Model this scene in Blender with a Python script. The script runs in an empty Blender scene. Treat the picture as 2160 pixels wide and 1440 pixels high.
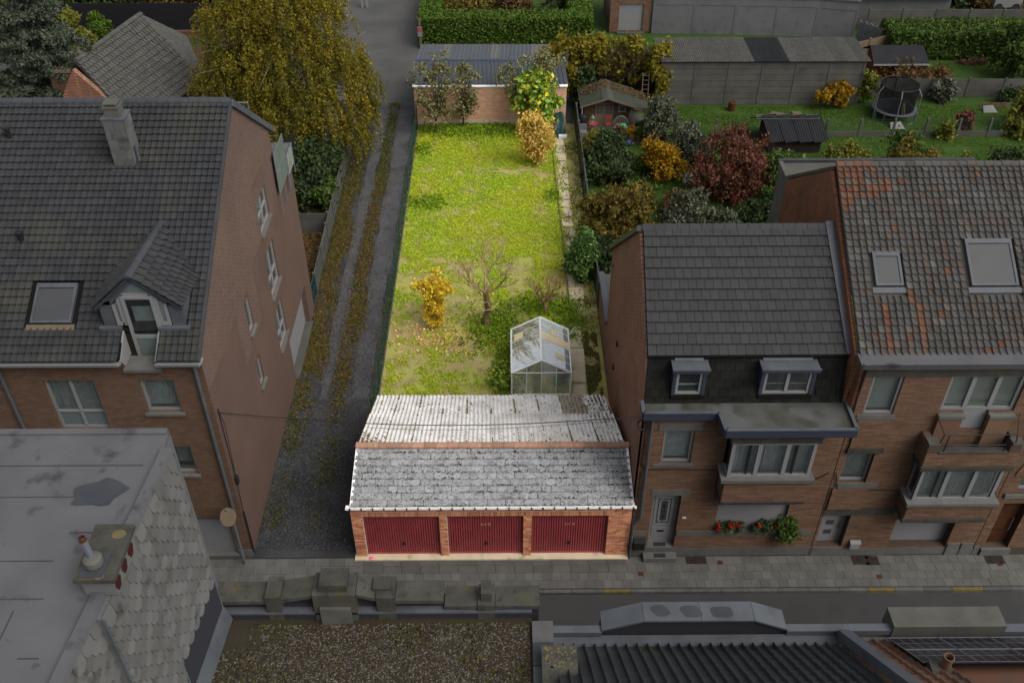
import bpy, math, random
import numpy as np
from mathutils import Vector, Matrix, noise as mnoise
R = math.radians
rnd = random.Random(7)
RNG = np.random.default_rng(11)
S = bpy.context.scene
COL = S.collection

# ------------------------------------------------------------------ camera, sky, sun, exposure
cam = bpy.data.objects.new('camera', bpy.data.cameras.new('camera'))
COL.objects.link(cam)
cam.location = (0, -19.7, 25.15)
cam.rotation_euler = (R(90 - 39.4), 0, R(-0.44))
cam.data.sensor_width = 36
cam.data.lens = 2035 / 2160 * 36
cam.data.clip_start = .5
cam.data.clip_end = 1500
S.camera = cam
W = bpy.data.worlds.new('World')
S.world = W
W.use_nodes = True
nt = W.node_tree
sky = nt.nodes.new('ShaderNodeTexSky')
sky.sky_type = 'NISHITA'
sky.sun_disc = False
sky.sun_elevation = R(50)
sky.sun_rotation = R(126)
sky.air_density = 1.0
sky.dust_density = 3.0
sky.ozone_density = .6
bg = nt.nodes['Background']
hs_ = nt.nodes.new('ShaderNodeHueSaturation')  # overcast: the sky's light is nearly white
hs_.inputs['Saturation'].default_value = .25
nt.links.new(sky.outputs[0], hs_.inputs['Color'])
nt.links.new(hs_.outputs[0], bg.inputs[0])
bg.inputs[1].default_value = .12
sd = bpy.data.lights.new('sun', 'SUN')
sd.energy = 1.15
sd.angle = R(45)
sd.color = (1.0, .94, .84)
sun = bpy.data.objects.new('sun', sd)
COL.objects.link(sun)
sun.rotation_euler = (R(90 - 50), 0, R(180 - 126))
S.view_settings.view_transform = 'Standard'
S.view_settings.look = 'None'
S.view_settings.gamma = 1
S.view_settings.use_curve_mapping = False
S.view_settings.exposure = 1.0


# ------------------------------------------------------------------ materials
def mat(name, c, c2=None, sc=3., rn=0., rough=.85, bump=0., bsc=40., spec=.15, metal=0., stains=(), ramp=None, trans=0., wave=None):
    m = bpy.data.materials.new(name)
    m.use_nodes = True
    t = m.node_tree
    N, L = t.nodes, t.links
    b = N['Principled BSDF']
    b.inputs['Roughness'].default_value = rough
    b.inputs['Specular IOR Level'].default_value = spec
    b.inputs['Metallic'].default_value = metal
    geo = N.new('ShaderNodeNewGeometry')
    pos = geo.outputs['Position']

    def noise(scale, det=5):
        n = N.new('ShaderNodeTexNoise')
        n.inputs['Scale'].default_value = scale
        n.inputs['Detail'].default_value = det
        L.new(pos, n.inputs['Vector'])
        return n.outputs[0]

    def mix(f, a, bb, mode='MIX'):
        x = N.new('ShaderNodeMix')
        x.data_type = 'RGBA'
        x.blend_type = mode
        for i, v in ((0, f), (6, a), (7, bb)):
            if hasattr(v, 'type') and hasattr(v, 'links'):
                L.new(v, x.inputs[i])
            elif i == 0:
                x.inputs[0].default_value = v
            else:
                x.inputs[i].default_value = (*v, 1)
        return x.outputs[2]

    def rng(v, lo, hi, a=0., bb=1.):
        x = N.new('ShaderNodeMapRange')
        for i, k in enumerate((lo, hi, a, bb)):
            x.inputs[i + 1].default_value = k
        L.new(v, x.inputs[0])
        return x.outputs[0]
    col = None
    if ramp or rn:
        oi = N.new('ShaderNodeObjectInfo')
        ad = N.new('ShaderNodeMath')
        ad.operation = 'ADD'
        L.new(oi.outputs['Random'], ad.inputs[0])
        L.new(geo.outputs['Random Per Island'], ad.inputs[1])
        fr = N.new('ShaderNodeMath')
        fr.operation = 'FRACT'
        L.new(ad.outputs[0], fr.inputs[0])
        r01 = fr.outputs[0]
    if ramp:
        cr = N.new('ShaderNodeValToRGB')
        e = cr.color_ramp.elements
        while len(e) < len(ramp):
            e.new(.5)
        for i, (p, cc) in enumerate(ramp):
            e[i].position = p
            e[i].color = (*cc, 1)
        L.new(r01, cr.inputs[0])
        col = cr.outputs[0]
        if c2:
            col = mix(rng(noise(sc), .38, .62), col, c2)
    elif c2:
        col = mix(rng(noise(sc), .35, .65), c, c2)
    if rn:
        k = rng(r01, 0, 1, 1 - rn, 1 + rn)
        cb = N.new('ShaderNodeCombineColor')
        for i in range(3):
            L.new(k, cb.inputs[i])
        col = mix(1., col if col is not None else c, cb.outputs[0], 'MULTIPLY')
    for (sc_, s, lo, hi, amt) in stains:
        col = mix(rng(noise(s), lo, hi, 0, amt), col if col is not None else c, sc_)
    if wave:
        w = N.new('ShaderNodeTexBrick')
        w.inputs['Scale'].default_value = 1.
        w.inputs['Brick Width'].default_value = wave[1]
        w.inputs['Row Height'].default_value = wave[2]
        w.inputs['Mortar Size'].default_value = wave[3]
        w.inputs['Mortar Smooth'].default_value = .3
        w.inputs['Color1'].default_value = (.78, .78, .78, 1)
        w.inputs['Color2'].default_value = (1.15, 1.15, 1.15, 1)
        w.inputs['Mortar'].default_value = (*wave[4], 1)
        sx = N.new('ShaderNodeSeparateXYZ')
        cx = N.new('ShaderNodeCombineXYZ')
        L.new(pos, sx.inputs[0])
        L.new(sx.outputs[wave[0]], cx.inputs[0])
        L.new(sx.outputs[2], cx.inputs[1])
        L.new(cx.outputs[0], w.inputs['Vector'])
        col = mix(1., col if col is not None else c, w.outputs[0], 'MULTIPLY')
    if col is None:
        b.inputs['Base Color'].default_value = (*c, 1)
    else:
        L.new(col, b.inputs['Base Color'])
    if bump or wave:
        bp = N.new('ShaderNodeBump')
        bp.inputs['Strength'].default_value = bump if bump else .4
        bp.inputs['Distance'].default_value = .02
        if wave and not bump:
            L.new(w.outputs[1], bp.inputs['Height'])
            bp.invert = True
        else:
            L.new(noise(bsc, 6), bp.inputs['Height'])
        L.new(bp.outputs[0], b.inputs['Normal'])
    if trans:
        tr = N.new('ShaderNodeBsdfTranslucent')
        if col is not None:
            L.new(col, tr.inputs[0])
        else:
            tr.inputs[0].default_value = (*c, 1)
        ms = N.new('ShaderNodeMixShader')
        ms.inputs[0].default_value = trans
        L.new(b.outputs[0], ms.inputs[1])
        L.new(tr.outputs[0], ms.inputs[2])
        L.new(ms.outputs[0], N['Material Output'].inputs[0])
    return m


def glassmat(name, tint, haze, hazecol=(.8, .85, .85), gl=.12):
    m = bpy.data.materials.new(name)
    m.use_nodes = True
    t = m.node_tree
    N, L = t.nodes, t.links
    N.remove(N['Principled BSDF'])
    tr = N.new('ShaderNodeBsdfTransparent')
    tr.inputs[0].default_value = (*tint, 1)
    df = N.new('ShaderNodeBsdfDiffuse')
    df.inputs[0].default_value = (*hazecol, 1)
    g = N.new('ShaderNodeBsdfGlossy')
    g.inputs['Roughness'].default_value = .03
    lw = N.new('ShaderNodeLayerWeight')
    lw.inputs[0].default_value = .25
    n = N.new('ShaderNodeTexNoise')
    n.inputs['Scale'].default_value = 2.5
    n.inputs['Detail'].default_value = 6
    ge = N.new('ShaderNodeNewGeometry')
    L.new(ge.outputs['Position'], n.inputs['Vector'])
    mr = N.new('ShaderNodeMapRange')
    mr.inputs[1].default_value = .3
    mr.inputs[2].default_value = .7
    mr.inputs[3].default_value = haze * .5
    mr.inputs[4].default_value = haze * 1.5
    L.new(n.outputs[0], mr.inputs[0])
    a = N.new('ShaderNodeMixShader')
    L.new(mr.outputs[0], a.inputs[0])
    L.new(tr.outputs[0], a.inputs[1])
    L.new(df.outputs[0], a.inputs[2])
    ml = N.new('ShaderNodeMath')
    ml.operation = 'MULTIPLY_ADD'
    ml.inputs[1].default_value = .5
    ml.inputs[2].default_value = gl * .4
    L.new(lw.outputs['Fresnel'], ml.inputs[0])
    bb = N.new('ShaderNodeMixShader')
    L.new(ml.outputs[0], bb.inputs[0])
    L.new(a.outputs[0], bb.inputs[1])
    L.new(g.outputs[0], bb.inputs[2])
    L.new(bb.outputs[0], N['Material Output'].inputs[0])
    return m


M = {}  # town surfaces darkened, plot surfaces lightened: a difference in light painted into base colours
M['asphalt'] = mat('asphalt', (0.0324, 0.0324, 0.0338), (0.0396, 0.0389, 0.0382), 1.2, bump=.3, bsc=90, stains=(((0.0216, 0.0216, 0.023), .6, .55, .75, .6),))
M['paver'] = mat('paver', (0.0904, 0.0882, 0.0818), (0.0744, 0.0734, 0.068), 2, rn=.14, bump=.2, stains=(((0.0531, 0.051, 0.0446), 1.1, .52, .7, .55),))
M['paver_grey'] = mat('worn_paver', (.075, .073, .068), (.062, .06, .056), 2, rn=.1, bump=.2)
M['joint'] = mat('joint_sand', (0.036, 0.0342, 0.0297), (0.027, 0.027, 0.0225), 6)
M['kerb'] = mat('kerb_stone', (0.0782, 0.0782, 0.0762), (0.0586, 0.0586, 0.0558), 4, rn=.15, bump=.3)
M['kerb_yellow'] = mat('kerb_stone_yellow', (0.12, 0.088, 0.024), (0.072, 0.064, 0.04), 6, bump=.3)
M['concrete'] = mat('weathered_concrete', (0.0698, 0.068, 0.0603), (0.0558, 0.0547, 0.048), 1.5, rn=.08, bump=.2, stains=(((0.0279, 0.0307, 0.0223), 1.3, .55, .75, .5),))
M['concrete_dark'] = mat('old_coping_concrete', (0.0467, 0.0445, 0.0374), (0.0327, 0.0318, 0.0271), 3, rn=.12, bump=.5, bsc=30, stains=(((0.0654, 0.0514, 0.014), 2.2, .6, .72, .5), ((0.014, 0.014, 0.0122), 5, .56, .7, .6)))
M['bluestone'] = mat('blue_stone', (0.096, 0.096, 0.09), (0.078, 0.078, 0.072), 3, rn=.08, bump=.2)
M['gravel_track'] = mat('gravel_track', (.042, .043, .047), (.03, .03, .033), .8, bump=1., bsc=20, stains=(((.085, .085, .088), 16, .56, .70, .7), ((.017, .017, .019), .45, .48, .6, .75), ((.05, .042, .026), 1.3, .56, .7, .5)))
M['lane'] = mat('old_lane_concrete', (0.068, 0.0656, 0.0608), (0.048, 0.048, 0.048), .5, bump=.3, bsc=30, stains=(((0.04, 0.048, 0.016), .8, .6, .75, .5),))
M['verge'] = mat('verge_soil', (0.063, 0.045, 0.0198), (0.0405, 0.045, 0.0135), 1.2, bump=.8, bsc=30)
M['lawn'] = mat('lawn', (.022, .05, .007), (.034, .062, .009), .8, bump=.9, bsc=45, stains=(((.06, .05, .018), .5, .6, .75, .6),))
M['soil'] = mat('garden_soil', (0.044, 0.0336, 0.02), (0.028, 0.032, 0.012), 1.0, bump=.9, bsc=20)
M['plot_soil'] = mat('plot_soil', (.25, .20, .085), (.30, .27, .10), .7, bump=1., bsc=18, stains=(((.27, .31, .05), .45, .48, .64, .7), ((.20, .13, .075), 1.5, .54, .7, .75)))
M['patio'] = mat('patio_concrete', (0.07, 0.07, 0.07), (0.056, 0.056, 0.056), 2)
M['brick_orange'] = mat('orange_brick', (.46, .19, .10), rn=.22, bump=.3, ramp=((0, (.40, .155, .085)), (.5, (.5, .21, .115)), (.85, (.54, .26, .15)), (1, (.33, .13, .08))))
M['mortar_light'] = mat('light_mortar', (.50, .42, .34), (.42, .36, .28), 5)
M['brick_wall_pale'] = mat('pale_orange_brick', (.58, .32, .21), rn=.12, bump=.3, ramp=((0, (.53, .28, .18)), (.6, (.62, .36, .245)), (1, (.48, .24, .15))), stains=(((.56, .44, .32), .8, .5, .7, .4),))
M['brick_brown'] = mat('brown_brick', (.1, .06, .04), rn=.05, bump=.2, ramp=((0, (.09, .053, .035)), (.6, (.099, .06, .041)), (1, (.106, .066, .046))), stains=(((.083, .055, .035), .6, .5, .75, .4), ((.07, .046, .033), 1.8, .6, .75, .4)))
M['mortar_brown'] = mat('brown_mortar', (0.09, 0.0612, 0.0423), (0.0792, 0.0522, 0.036), 4)
M['brick_side'] = mat('brown_gable_brick', (.088, .055, .042), (.078, .05, .038), .8, wave=(1, .21, .078, .015, (1.5, 1.65, 1.8)), stains=(((.065, .044, .036), .5, .5, .7, .5),))
M['render_pink'] = mat('pink_brown_render', (.098, .063, .05), (.086, .055, .044), .7, bump=.25, bsc=25, stains=(((.07, .048, .04), .45, .5, .7, .5), ((.055, .042, .035), 1.6, .6, .75, .4)))
M['brick_red'] = mat('tan_red_brick', (.116, .067, .043), rn=.07, bump=.2, ramp=((0, (.102, .056, .035)), (.55, (.117, .067, .043)), (.93, (.128, .080, .053)), (1, (.088, .044, .027))), stains=(((.105, .07, .05), .8, .5, .7, .4), ((.075, .05, .037), 1.9, .58, .72, .4)))
M['mortar_dark'] = mat('dark_mortar', (.066, .046, .035), (.056, .039, .03), 4)
M['gable_red'] = mat('weathered_red_gable_brick', (0.1553, 0.0675, 0.0392), (0.1148, 0.058, 0.0378), .7, wave=(1, .21, .078, .015, (1.7, 1.9, 2.1)), stains=(((0.1283, 0.0878, 0.0648), .9, .5, .72, .6), ((0.0743, 0.0405, 0.0297), 1.7, .55, .7, .5), ((0.189, 0.1013, 0.0675), 2.6, .58, .7, .5)))
M['gable_orange'] = mat('orange_gable_brick', (0.1265, 0.0468, 0.022), (0.088, 0.0358, 0.0187), 1, wave=(1, .2, .085, .014, (1.2, 1.5, 1.9)), stains=(((0.044, 0.0193, 0.011), 1.5, .55, .7, .5),))
M['tile_slate'] = mat('dark_concrete_tile', (0.0255, 0.0265, 0.0286), rn=.16, rough=.75, bump=.15, stains=(((.045, .043, .030), .55, .52, .68, .5), ((0.0382, 0.0367, 0.0306), .8, .55, .75, .35), ((0.0179, 0.0184, 0.0204), .5, .5, .7, .4)))
M['tile_ridge'] = mat('ridge_tile', (0.0358, 0.037, 0.0429), rn=.1, rough=.7, stains=(((0.0585, 0.0585, 0.0553), 6, .6, .7, .5),))
M['slate_flat'] = mat('flat_grey_tile', (0.0274, 0.0269, 0.0285), rn=.10, rough=.7, stains=(((0.0184, 0.0184, 0.019), 3, .55, .7, .5),))
M['slate_black'] = mat('black_slate', spec=.06, c=(0.0092, 0.0092, 0.0086), rn=.25, rough=.8, stains=(((0.0046, 0.0046, 0.0043), 1.5, .5, .7, .6), ((0.0116, 0.0132, 0.0066), 1.1, .6, .75, .5)))
M['tile_mixed'] = mat('weathered_clay_tile', (0.0552, 0.0506, 0.046), rn=.12, bump=.25, rough=.9, ramp=((0, (0.046, 0.0451, 0.0423)), (.35, (0.0626, 0.0589, 0.0534)), (.6, (0.0515, 0.0497, 0.0497)), (.8, (0.0432, 0.0396, 0.0359)), (.93, (0.057, 0.0423, 0.034)), (1, (0.0782, 0.0754, 0.0699))), stains=(((0.0331, 0.0322, 0.0258), 1.4, .52, .72, .6), ((0.0782, 0.0764, 0.0736), .6, .52, .7, .5), ((0.0644, 0.0442, 0.0331), .9, .58, .72, .5)))
M['tile_red'] = mat('orange_clay_tile', (.088, .042, .026), rn=.2, bump=.2, rough=.9, stains=(((.06, .053, .046), 4, .5, .68, .75),))
M['slate_pale'] = mat('pale_weathered_slate', (.25, .258, .27), rn=.14, rough=.8, bump=.2, stains=(((.095, .09, .078), 6, .5, .64, .4), ((.06, .055, .045), 17, .54, .66, .75)))
M['fibre_white'] = mat('white_fibre_cement', (.66, .64, .62), (.54, .52, .5), 2, rough=.9, stains=(((.30, .25, .19), 5, .58, .72, .6), ((.36, .32, .27), 1.1, .5, .7, .5)))
M['fibre_brown'] = mat('brown_fibre_cement', (.30, .25, .19), (.24, .2, .15), 4, stains=(((.15, .13, .05), 4, .58, .7, .6),))
M['fibre_grey'] = mat('grey_fibre_cement', (0.066, 0.0648, 0.0588), (0.051, 0.0498, 0.045), 3, rn=.1, stains=(((0.024, 0.024, 0.0198), 9, .55, .65, .6),))
M['moss'] = mat('moss', (.12, .105, .02), (.06, .045, .02), 6, rough=1)
M['moss_roof'] = mat('dull_roof_moss', (.030, .024, .008), (.05, .045, .010), 5, rough=1)
M['moss_dark'] = mat('moss_dark', (.09, .06, .03), (.13, .12, .03), 9, rough=1)
M['clay_ridge'] = mat('clay_ridge_tile', (.30, .165, .11), rn=.2, bump=.3, stains=(((.18, .14, .09), 4, .5, .7, .7), ((.45, .40, .33), 9, .60, .7, .6)))
M['pvc_white'] = mat('white_gutter', (.78, .77, .76), (.7, .69, .68), 5, rough=.5)
M['upvc'] = mat('white_window_frame', (0.161, 0.161, 0.1656), rough=.6)
M['zinc'] = mat('zinc', (0.0631, 0.0695, 0.0779), (0.0505, 0.0547, 0.0631), 2, rough=.5, rn=.05, stains=(((0.0294, 0.0337, 0.0379), 2, .58, .75, .4),))
M['zinc_dark'] = mat('dark_zinc', (0.035, 0.0385, 0.0434), (0.028, 0.0301, 0.035), 2, rough=.5)
M['blue_trim'] = mat('slate_blue_trim', (.026, .031, .045), rough=.6)
M['lead'] = mat('roof_membrane', (0.0756, 0.0756, 0.0806), (0.0648, 0.0648, 0.0698), 1, bump=.15, bsc=10, rough=.9, stains=(((0.0216, 0.0202, 0.0259), 1.7, .62, .72, .75), ((0.0396, 0.0396, 0.0432), .6, .52, .72, .5), ((0.0288, 0.0274, 0.0324), 4.5, .66, .74, .6)))
M['puddle'] = mat('gutter_bed', (0.06, 0.0625, 0.06), (0.035, 0.034, 0.025), 1.6, rough=.3, stains=(((0.075, 0.0775, 0.08), .9, .55, .62, .7),))
M['scale'] = mat('pale_fibre_shingle', (0.0792, 0.0792, 0.077), rn=.22, rough=.9, stains=(((0.0432, 0.0432, 0.0396), 1.2, .5, .72, .6), ((0.0202, 0.0202, 0.0187), 2.4, .60, .72, .6), ((0.108, 0.108, 0.1066), .9, .55, .75, .4)))
M['door_red'] = mat('oxblood_door_paint', (.30, .05, .058), (.25, .04, .048), 3, rough=.4, spec=.4)
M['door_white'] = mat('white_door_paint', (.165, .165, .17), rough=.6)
M['door_wood'] = mat('brown_wood_door', (0.063, 0.0245, 0.0105), (0.042, 0.0154, 0.007), 8, rough=.5)
M['black'] = mat('black_metal', (.012, .012, .014), rough=.5)
M['cable'] = mat('black_cable', (.015, .014, .014))
M['dark'] = mat('dark_interior', (.012, .012, .012))
M['curtain'] = mat('grey_net_curtain', (.30, .315, .315), (.23, .245, .245), 6, rn=.05)
M['shade'] = mat('grey_blind', (.2, .21, .2))
M['galv'] = mat('galvanised_steel', (0.12, 0.132, 0.15), rough=.4, metal=.3)
M['pane'] = glassmat('window_glass', (.92, .95, .95), .03, (.3, .34, .34), .08)
M['frost'] = mat('frosted_panel', (0.096, 0.12, 0.12), (0.084, 0.102, 0.102), 2, rough=.25)
M['skylight'] = mat('skylight_glass', (0.0459, 0.0473, 0.05), (0.0405, 0.0419, 0.0446), 1, rough=.35, spec=.12)
M['ghglass'] = glassmat('greenhouse_glass', (.97, .985, .98), .13, (.8, .84, .8), .04)
M['alu'] = mat('aluminium', (.78, .78, .80), rough=.4, spec=.4)
M['cream'] = mat('cream_board', (.72, .58, .36), (.66, .53, .33), 2)
M['slab'] = mat('pale_path_slab', (.52, .44, .31), (.44, .37, .25), 2, bump=.3, rn=.1, stains=(((.2, .17, .1), 3, .57, .72, .6),))
M['rubber'] = mat('rubber_mat', (.02, .02, .025), rough=.9)
M['pink'] = mat('pink_plastic', (.75, .16, .28), rough=.5)
M['green_plastic'] = mat('green_plastic', (.04, .36, .12), rough=.4)
M['red_paint'] = mat('red_paint', (.22, .03, .03), rough=.5)
M['vent_dark'] = mat('vent_opening', (.03, .006, .006))
M['sign_red'] = mat('sign_red', (.25, .03, .03), rough=.5)
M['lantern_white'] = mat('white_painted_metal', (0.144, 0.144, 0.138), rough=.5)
M['terracotta'] = mat('terracotta', (.11, .065, .038), (.09, .05, .03), 5)
M['blue'] = mat('blue_glaze', (.03, .06, .16), rough=.3)
M['felt_green'] = mat('green_roof_felt', (0.028, 0.035, 0.0238), (0.035, 0.0385, 0.0294), 2, bump=.2)
M['felt_grey'] = mat('grey_roof_felt', (0.045, 0.048, 0.042))
M['wood_brown'] = mat('brown_boarding', (0.06, 0.0344, 0.0176), (0.044, 0.0256, 0.0136), 5, rn=.15)
M['wood_dark'] = mat('dark_boarding', (.025, .018, .016), (.018, .014, .013), 5, rn=.15)
M['wood_red'] = mat('red_brown_boarding', (0.091, 0.0294, 0.0105), (0.07, 0.0224, 0.0084), 5, rn=.15)
M['wood_pale'] = mat('pale_timber', (0.112, 0.084, 0.056), (0.091, 0.07, 0.0455), 6, rn=.1)
M['sheet_blue'] = mat('blue_grey_steel_sheet', (0.0465, 0.0515, 0.0589), (0.0422, 0.0465, 0.0533), 1, rough=.45, rn=.05)
M['sheet_dark'] = mat('dark_corrugated_sheet', (.018, .019, .021), (.014, .0145, .0165), 1.5, rough=.9, spec=.1)
M['polyc'] = mat('translucent_sheet', (0.078, 0.072, 0.06), (0.066, 0.06, 0.051), 3, rough=.4)
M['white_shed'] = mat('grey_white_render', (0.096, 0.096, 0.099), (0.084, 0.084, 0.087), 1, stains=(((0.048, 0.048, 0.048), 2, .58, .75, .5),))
M['pebble'] = mat('roof_pebble', (0.0475, 0.0396, 0.0317), rn=.35, ramp=((0, (0.0238, 0.0166, 0.0103)), (.45, (0.0377, 0.0297, 0.0218)), (.8, (0.0554, 0.0475, 0.0396)), (.93, (0.0792, 0.0752, 0.0673)), (1, (0.0634, 0.0554, 0.0119))))
M['pebble_bed'] = mat('roof_moss_bed', (0.024, 0.0158, 0.0077), (0.0288, 0.024, 0.0168), .5, bump=1., bsc=35, stains=(((0.024, 0.024, 0.0038), .8, .56, .7, .7),))
M['solar'] = mat('solar_cell', (0.0084, 0.0084, 0.0154), (0.007, 0.007, 0.0112), 3, rough=.2, spec=.5)
M['bark'] = mat('bark', (.07, .052, .038), (.045, .035, .026), 8, bump=.8, bsc=30)
M['bark_birch'] = mat('birch_bark', (0.18, 0.1665, 0.1395), (0.072, 0.063, 0.054), 5, bump=.5)
M['bark_pale'] = mat('pale_lichen_bark', (.42, .32, .17), (.30, .24, .11), 6, bump=.8, bsc=30, stains=(((.2, .13, .08), 4, .55, .7, .7),))
M['bark_red'] = mat('red_brown_twigs', (.30, .16, .12), (.24, .12, .085), 5, bump=.5)
M['trampoline_mat'] = mat('trampoline_fabric', (.018, .019, .022), rough=.6)
M['pad'] = mat('grey_pad', (.05, .055, .065), rough=.8)
M['net'] = glassmat('safety_net', (.45, .45, .46), .3, (.015, .015, .017), 0.)
M['mesh_green'] = mat('green_wire', (.02, .05, .035))
M['cloth_stripe'] = mat('striped_cloth', (.18, .17, .17), (.05, .04, .07), 30)
M['tarp_dark'] = mat('dark_green_tarpaulin', (.018, .05, .05), (.012, .035, .035), 4, rough=.4, bump=.5, bsc=8)
M['white_plain'] = mat('white_plastic', (.6, .62, .64), rough=.4)
M['hedge_leaf'] = mat('hedge_leaf', (.03, .05, .01), ramp=((0, (.035, .065, .008)), (.5, (.05, .09, .010)), (1, (.075, .12, .014))), trans=.15, rough=.7)


def leafmat(name, cols, tr=.25, c2=None, sc=.6):
    M[name] = mat(name, cols[0], c2, sc, ramp=tuple((i / max(1, len(cols) - 1), c) for i, c in enumerate(cols)), trans=tr, rough=.75, rn=.3)


leafmat('leaf_birch', [(.085, .082, .012), (.14, .125, .015), (.19, .155, .017), (.24, .18, .015), (.28, .19, .013)], .45, (.115, .11, .016), .3)
leafmat('leaf_cedar', [(.035, .045, .03), (.05, .062, .04), (.065, .076, .05)], .1)
leafmat('leaf_dark', [(.016, .026, .010), (.026, .042, .013), (.04, .06, .018)], .15)
leafmat('leaf_green', [(.028, .048, .01), (.045, .078, .013), (.065, .10, .018)], .2)
leafmat('leaf_grey', [(.05, .06, .038), (.07, .08, .05), (.095, .10, .065)], .15)
leafmat('leaf_ochre', [(.065, .052, .012), (.10, .076, .015), (.14, .10, .018), (.09, .075, .014)], .25)
leafmat('leaf_red', [(.06, .024, .015), (.09, .036, .02), (.12, .05, .028), (.085, .022, .02)], .2)
leafmat('leaf_yellow', [(.22, .12, .006), (.28, .15, .008), (.24, .15, .01)], .3)
leafmat('leaf_lime', [(.075, .085, .012), (.11, .115, .016), (.15, .14, .02)], .25)
leafmat('leaf_vine', [(.12, .115, .010), (.20, .165, .012), (.16, .12, .012), (.06, .065, .010)], .3)
leafmat('leaf_rust', [(.08, .045, .02), (.11, .06, .02), (.07, .05, .016)], .2)
leafmat('leaf_fallen', [(.055, .032, .014), (.08, .046, .014), (.07, .036, .015), (.11, .065, .016)], .1)
leafmat('leaf_verge', [(.035, .05, .008), (.055, .065, .010), (.08, .07, .015)], .1)
# garden plants of the plot: colours lightened to imitate brighter light on it
leafmat('weed', [(.22, .36, .012), (.30, .44, .018), (.37, .49, .03), (.36, .42, .05)], .35, (.39, .44, .025), .35)
leafmat('weed_deep', [(.10, .17, .010), (.15, .24, .014), (.21, .30, .02)], .25)
leafmat('leaf_gold', [(.62, .42, .012), (.70, .50, .025), (.68, .52, .07), (.55, .38, .02)], .3)
leafmat('leaf_orange', [(.55, .26, .05), (.60, .36, .05), (.62, .46, .16), (.36, .30, .03)], .3)
leafmat('leaf_fig', [(.10, .20, .025), (.16, .28, .035), (.22, .34, .06), (.55, .42, .02)], .25)
leafmat('leaf_olive', [(.08, .085, .03), (.14, .135, .05), (.22, .2, .10), (.10, .11, .03)], .2)
leafmat('leaf_bush', [(.05, .10, .025), (.08, .15, .035), (.12, .2, .05)], .2)
leafmat('leaf_litter', [(.60, .42, .16), (.66, .30, .16), (.55, .26, .10), (.7, .55, .3)], .1)
leafmat('leaf_geranium', [(.03, .05, .018), (.045, .07, .025)], .1)
M['petal_red'] = mat('red_petal', (.45, .012, .012), rn=.2)
M['petal_pink'] = mat('pink_petal', (.24, .06, .13), rn=.2)

# ------------------------------------------------------------------ mesh and object helpers
ORG = {}


class MB:
    def __init__(s):
        s.v, s.f = [], []

    def add(s, vs, fs):
        k = len(s.v)
        s.v += [tuple(p) for p in vs]
        s.f += [tuple(i + k for i in f) for f in fs]
        return s

    def hexa(s, p):
        return s.add(p, [(0, 3, 2, 1), (4, 5, 6, 7), (0, 1, 5, 4), (1, 2, 6, 5), (2, 3, 7, 6), (3, 0, 4, 7)])

    def box(s, x0, y0, z0, x1, y1, z1):
        return s.hexa([(x0, y0, z0), (x1, y0, z0), (x1, y1, z0), (x0, y1, z0), (x0, y0, z1), (x1, y0, z1), (x1, y1, z1), (x0, y1, z1)])

    def bb(s, B, u0, u1, v0, v1, n0, n1):
        O, U, V, N = B
        return s.hexa([O + U * a + V * b + N * c for (a, b, c) in ((u0, v0, n0), (u1, v0, n0), (u1, v1, n0), (u0, v1, n0), (u0, v0, n1), (u1, v0, n1), (u1, v1, n1), (u0, v1, n1))])

    def quad(s, a, b, c, d):
        return s.add([a, b, c, d], [(0, 1, 2, 3)])

    def slab(s, a, b, c, d, t):
        a, b, c, d = map(Vector, (a, b, c, d))
        n = (b - a).cross(d - a).normalized() * t
        return s.hexa([a - n, b - n, c - n, d - n, a, b, c, d])

    def prism(s, poly, vec):
        n = len(poly)
        vec = Vector(vec)
        p = [Vector(q) for q in poly]
        return s.add(p + [q + vec for q in p], [tuple(range(n))[::-1], tuple(range(n, 2 * n))] + [(i, (i + 1) % n, n + (i + 1) % n, n + i) for i in range(n)])

    def tube(s, pts, r, n=6, r1=None):
        pts = [Vector(p) for p in pts]
        k = len(pts)
        r1 = r if r1 is None else r1
        vs, fs = [], []
        up = Vector((.3, .2, .93))
        for i, p in enumerate(pts):
            d = (pts[min(i + 1, k - 1)] - pts[max(i - 1, 0)]).normalized()
            a = d.cross(up if abs(d.dot(up.normalized())) < .95 else Vector((1, 0, 0))).normalized()
            b = d.cross(a)
            rr = r + (r1 - r) * i / max(1, k - 1)
            for j in range(n):
                t = 2 * math.pi * j / n
                vs.append(p + a * (rr * math.cos(t)) + b * (rr * math.sin(t)))
        for i in range(k - 1):
            for j in range(n):
                fs.append((i * n + j, i * n + (j + 1) % n, (i + 1) * n + (j + 1) % n, (i + 1) * n + j))
        fs.append(tuple(range(n))[::-1])
        fs.append(tuple(range((k - 1) * n, k * n)))
        return s.add(vs, fs)

    def lathe(s, prof, n=16, c=(0, 0, 0), cap=True):
        vs, fs = [], []
        k = len(prof)
        for (r, z) in prof:
            for j in range(n):
                t = 2 * math.pi * j / n
                vs.append((c[0] + r * math.cos(t), c[1] + r * math.sin(t), c[2] + z))
        for i in range(k - 1):
            for j in range(n):
                fs.append((i * n + j, i * n + (j + 1) % n, (i + 1) * n + (j + 1) % n, (i + 1) * n + j))
        if not cap:
            return s.add(vs, fs)
        fs.append(tuple(range(n))[::-1])
        fs.append(tuple(range((k - 1) * n, k * n)))
        return s.add(vs, fs)

    def build(s, name, m, parent=None, smooth=False):
        o = Vector(ORG.get(parent.name, (0, 0, 0))) if parent else Vector((0, 0, 0))
        me = bpy.data.meshes.new(name)
        me.from_pydata([Vector(p) - o for p in s.v], [], s.f)
        return link(name, me, m, parent, smooth)


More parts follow.
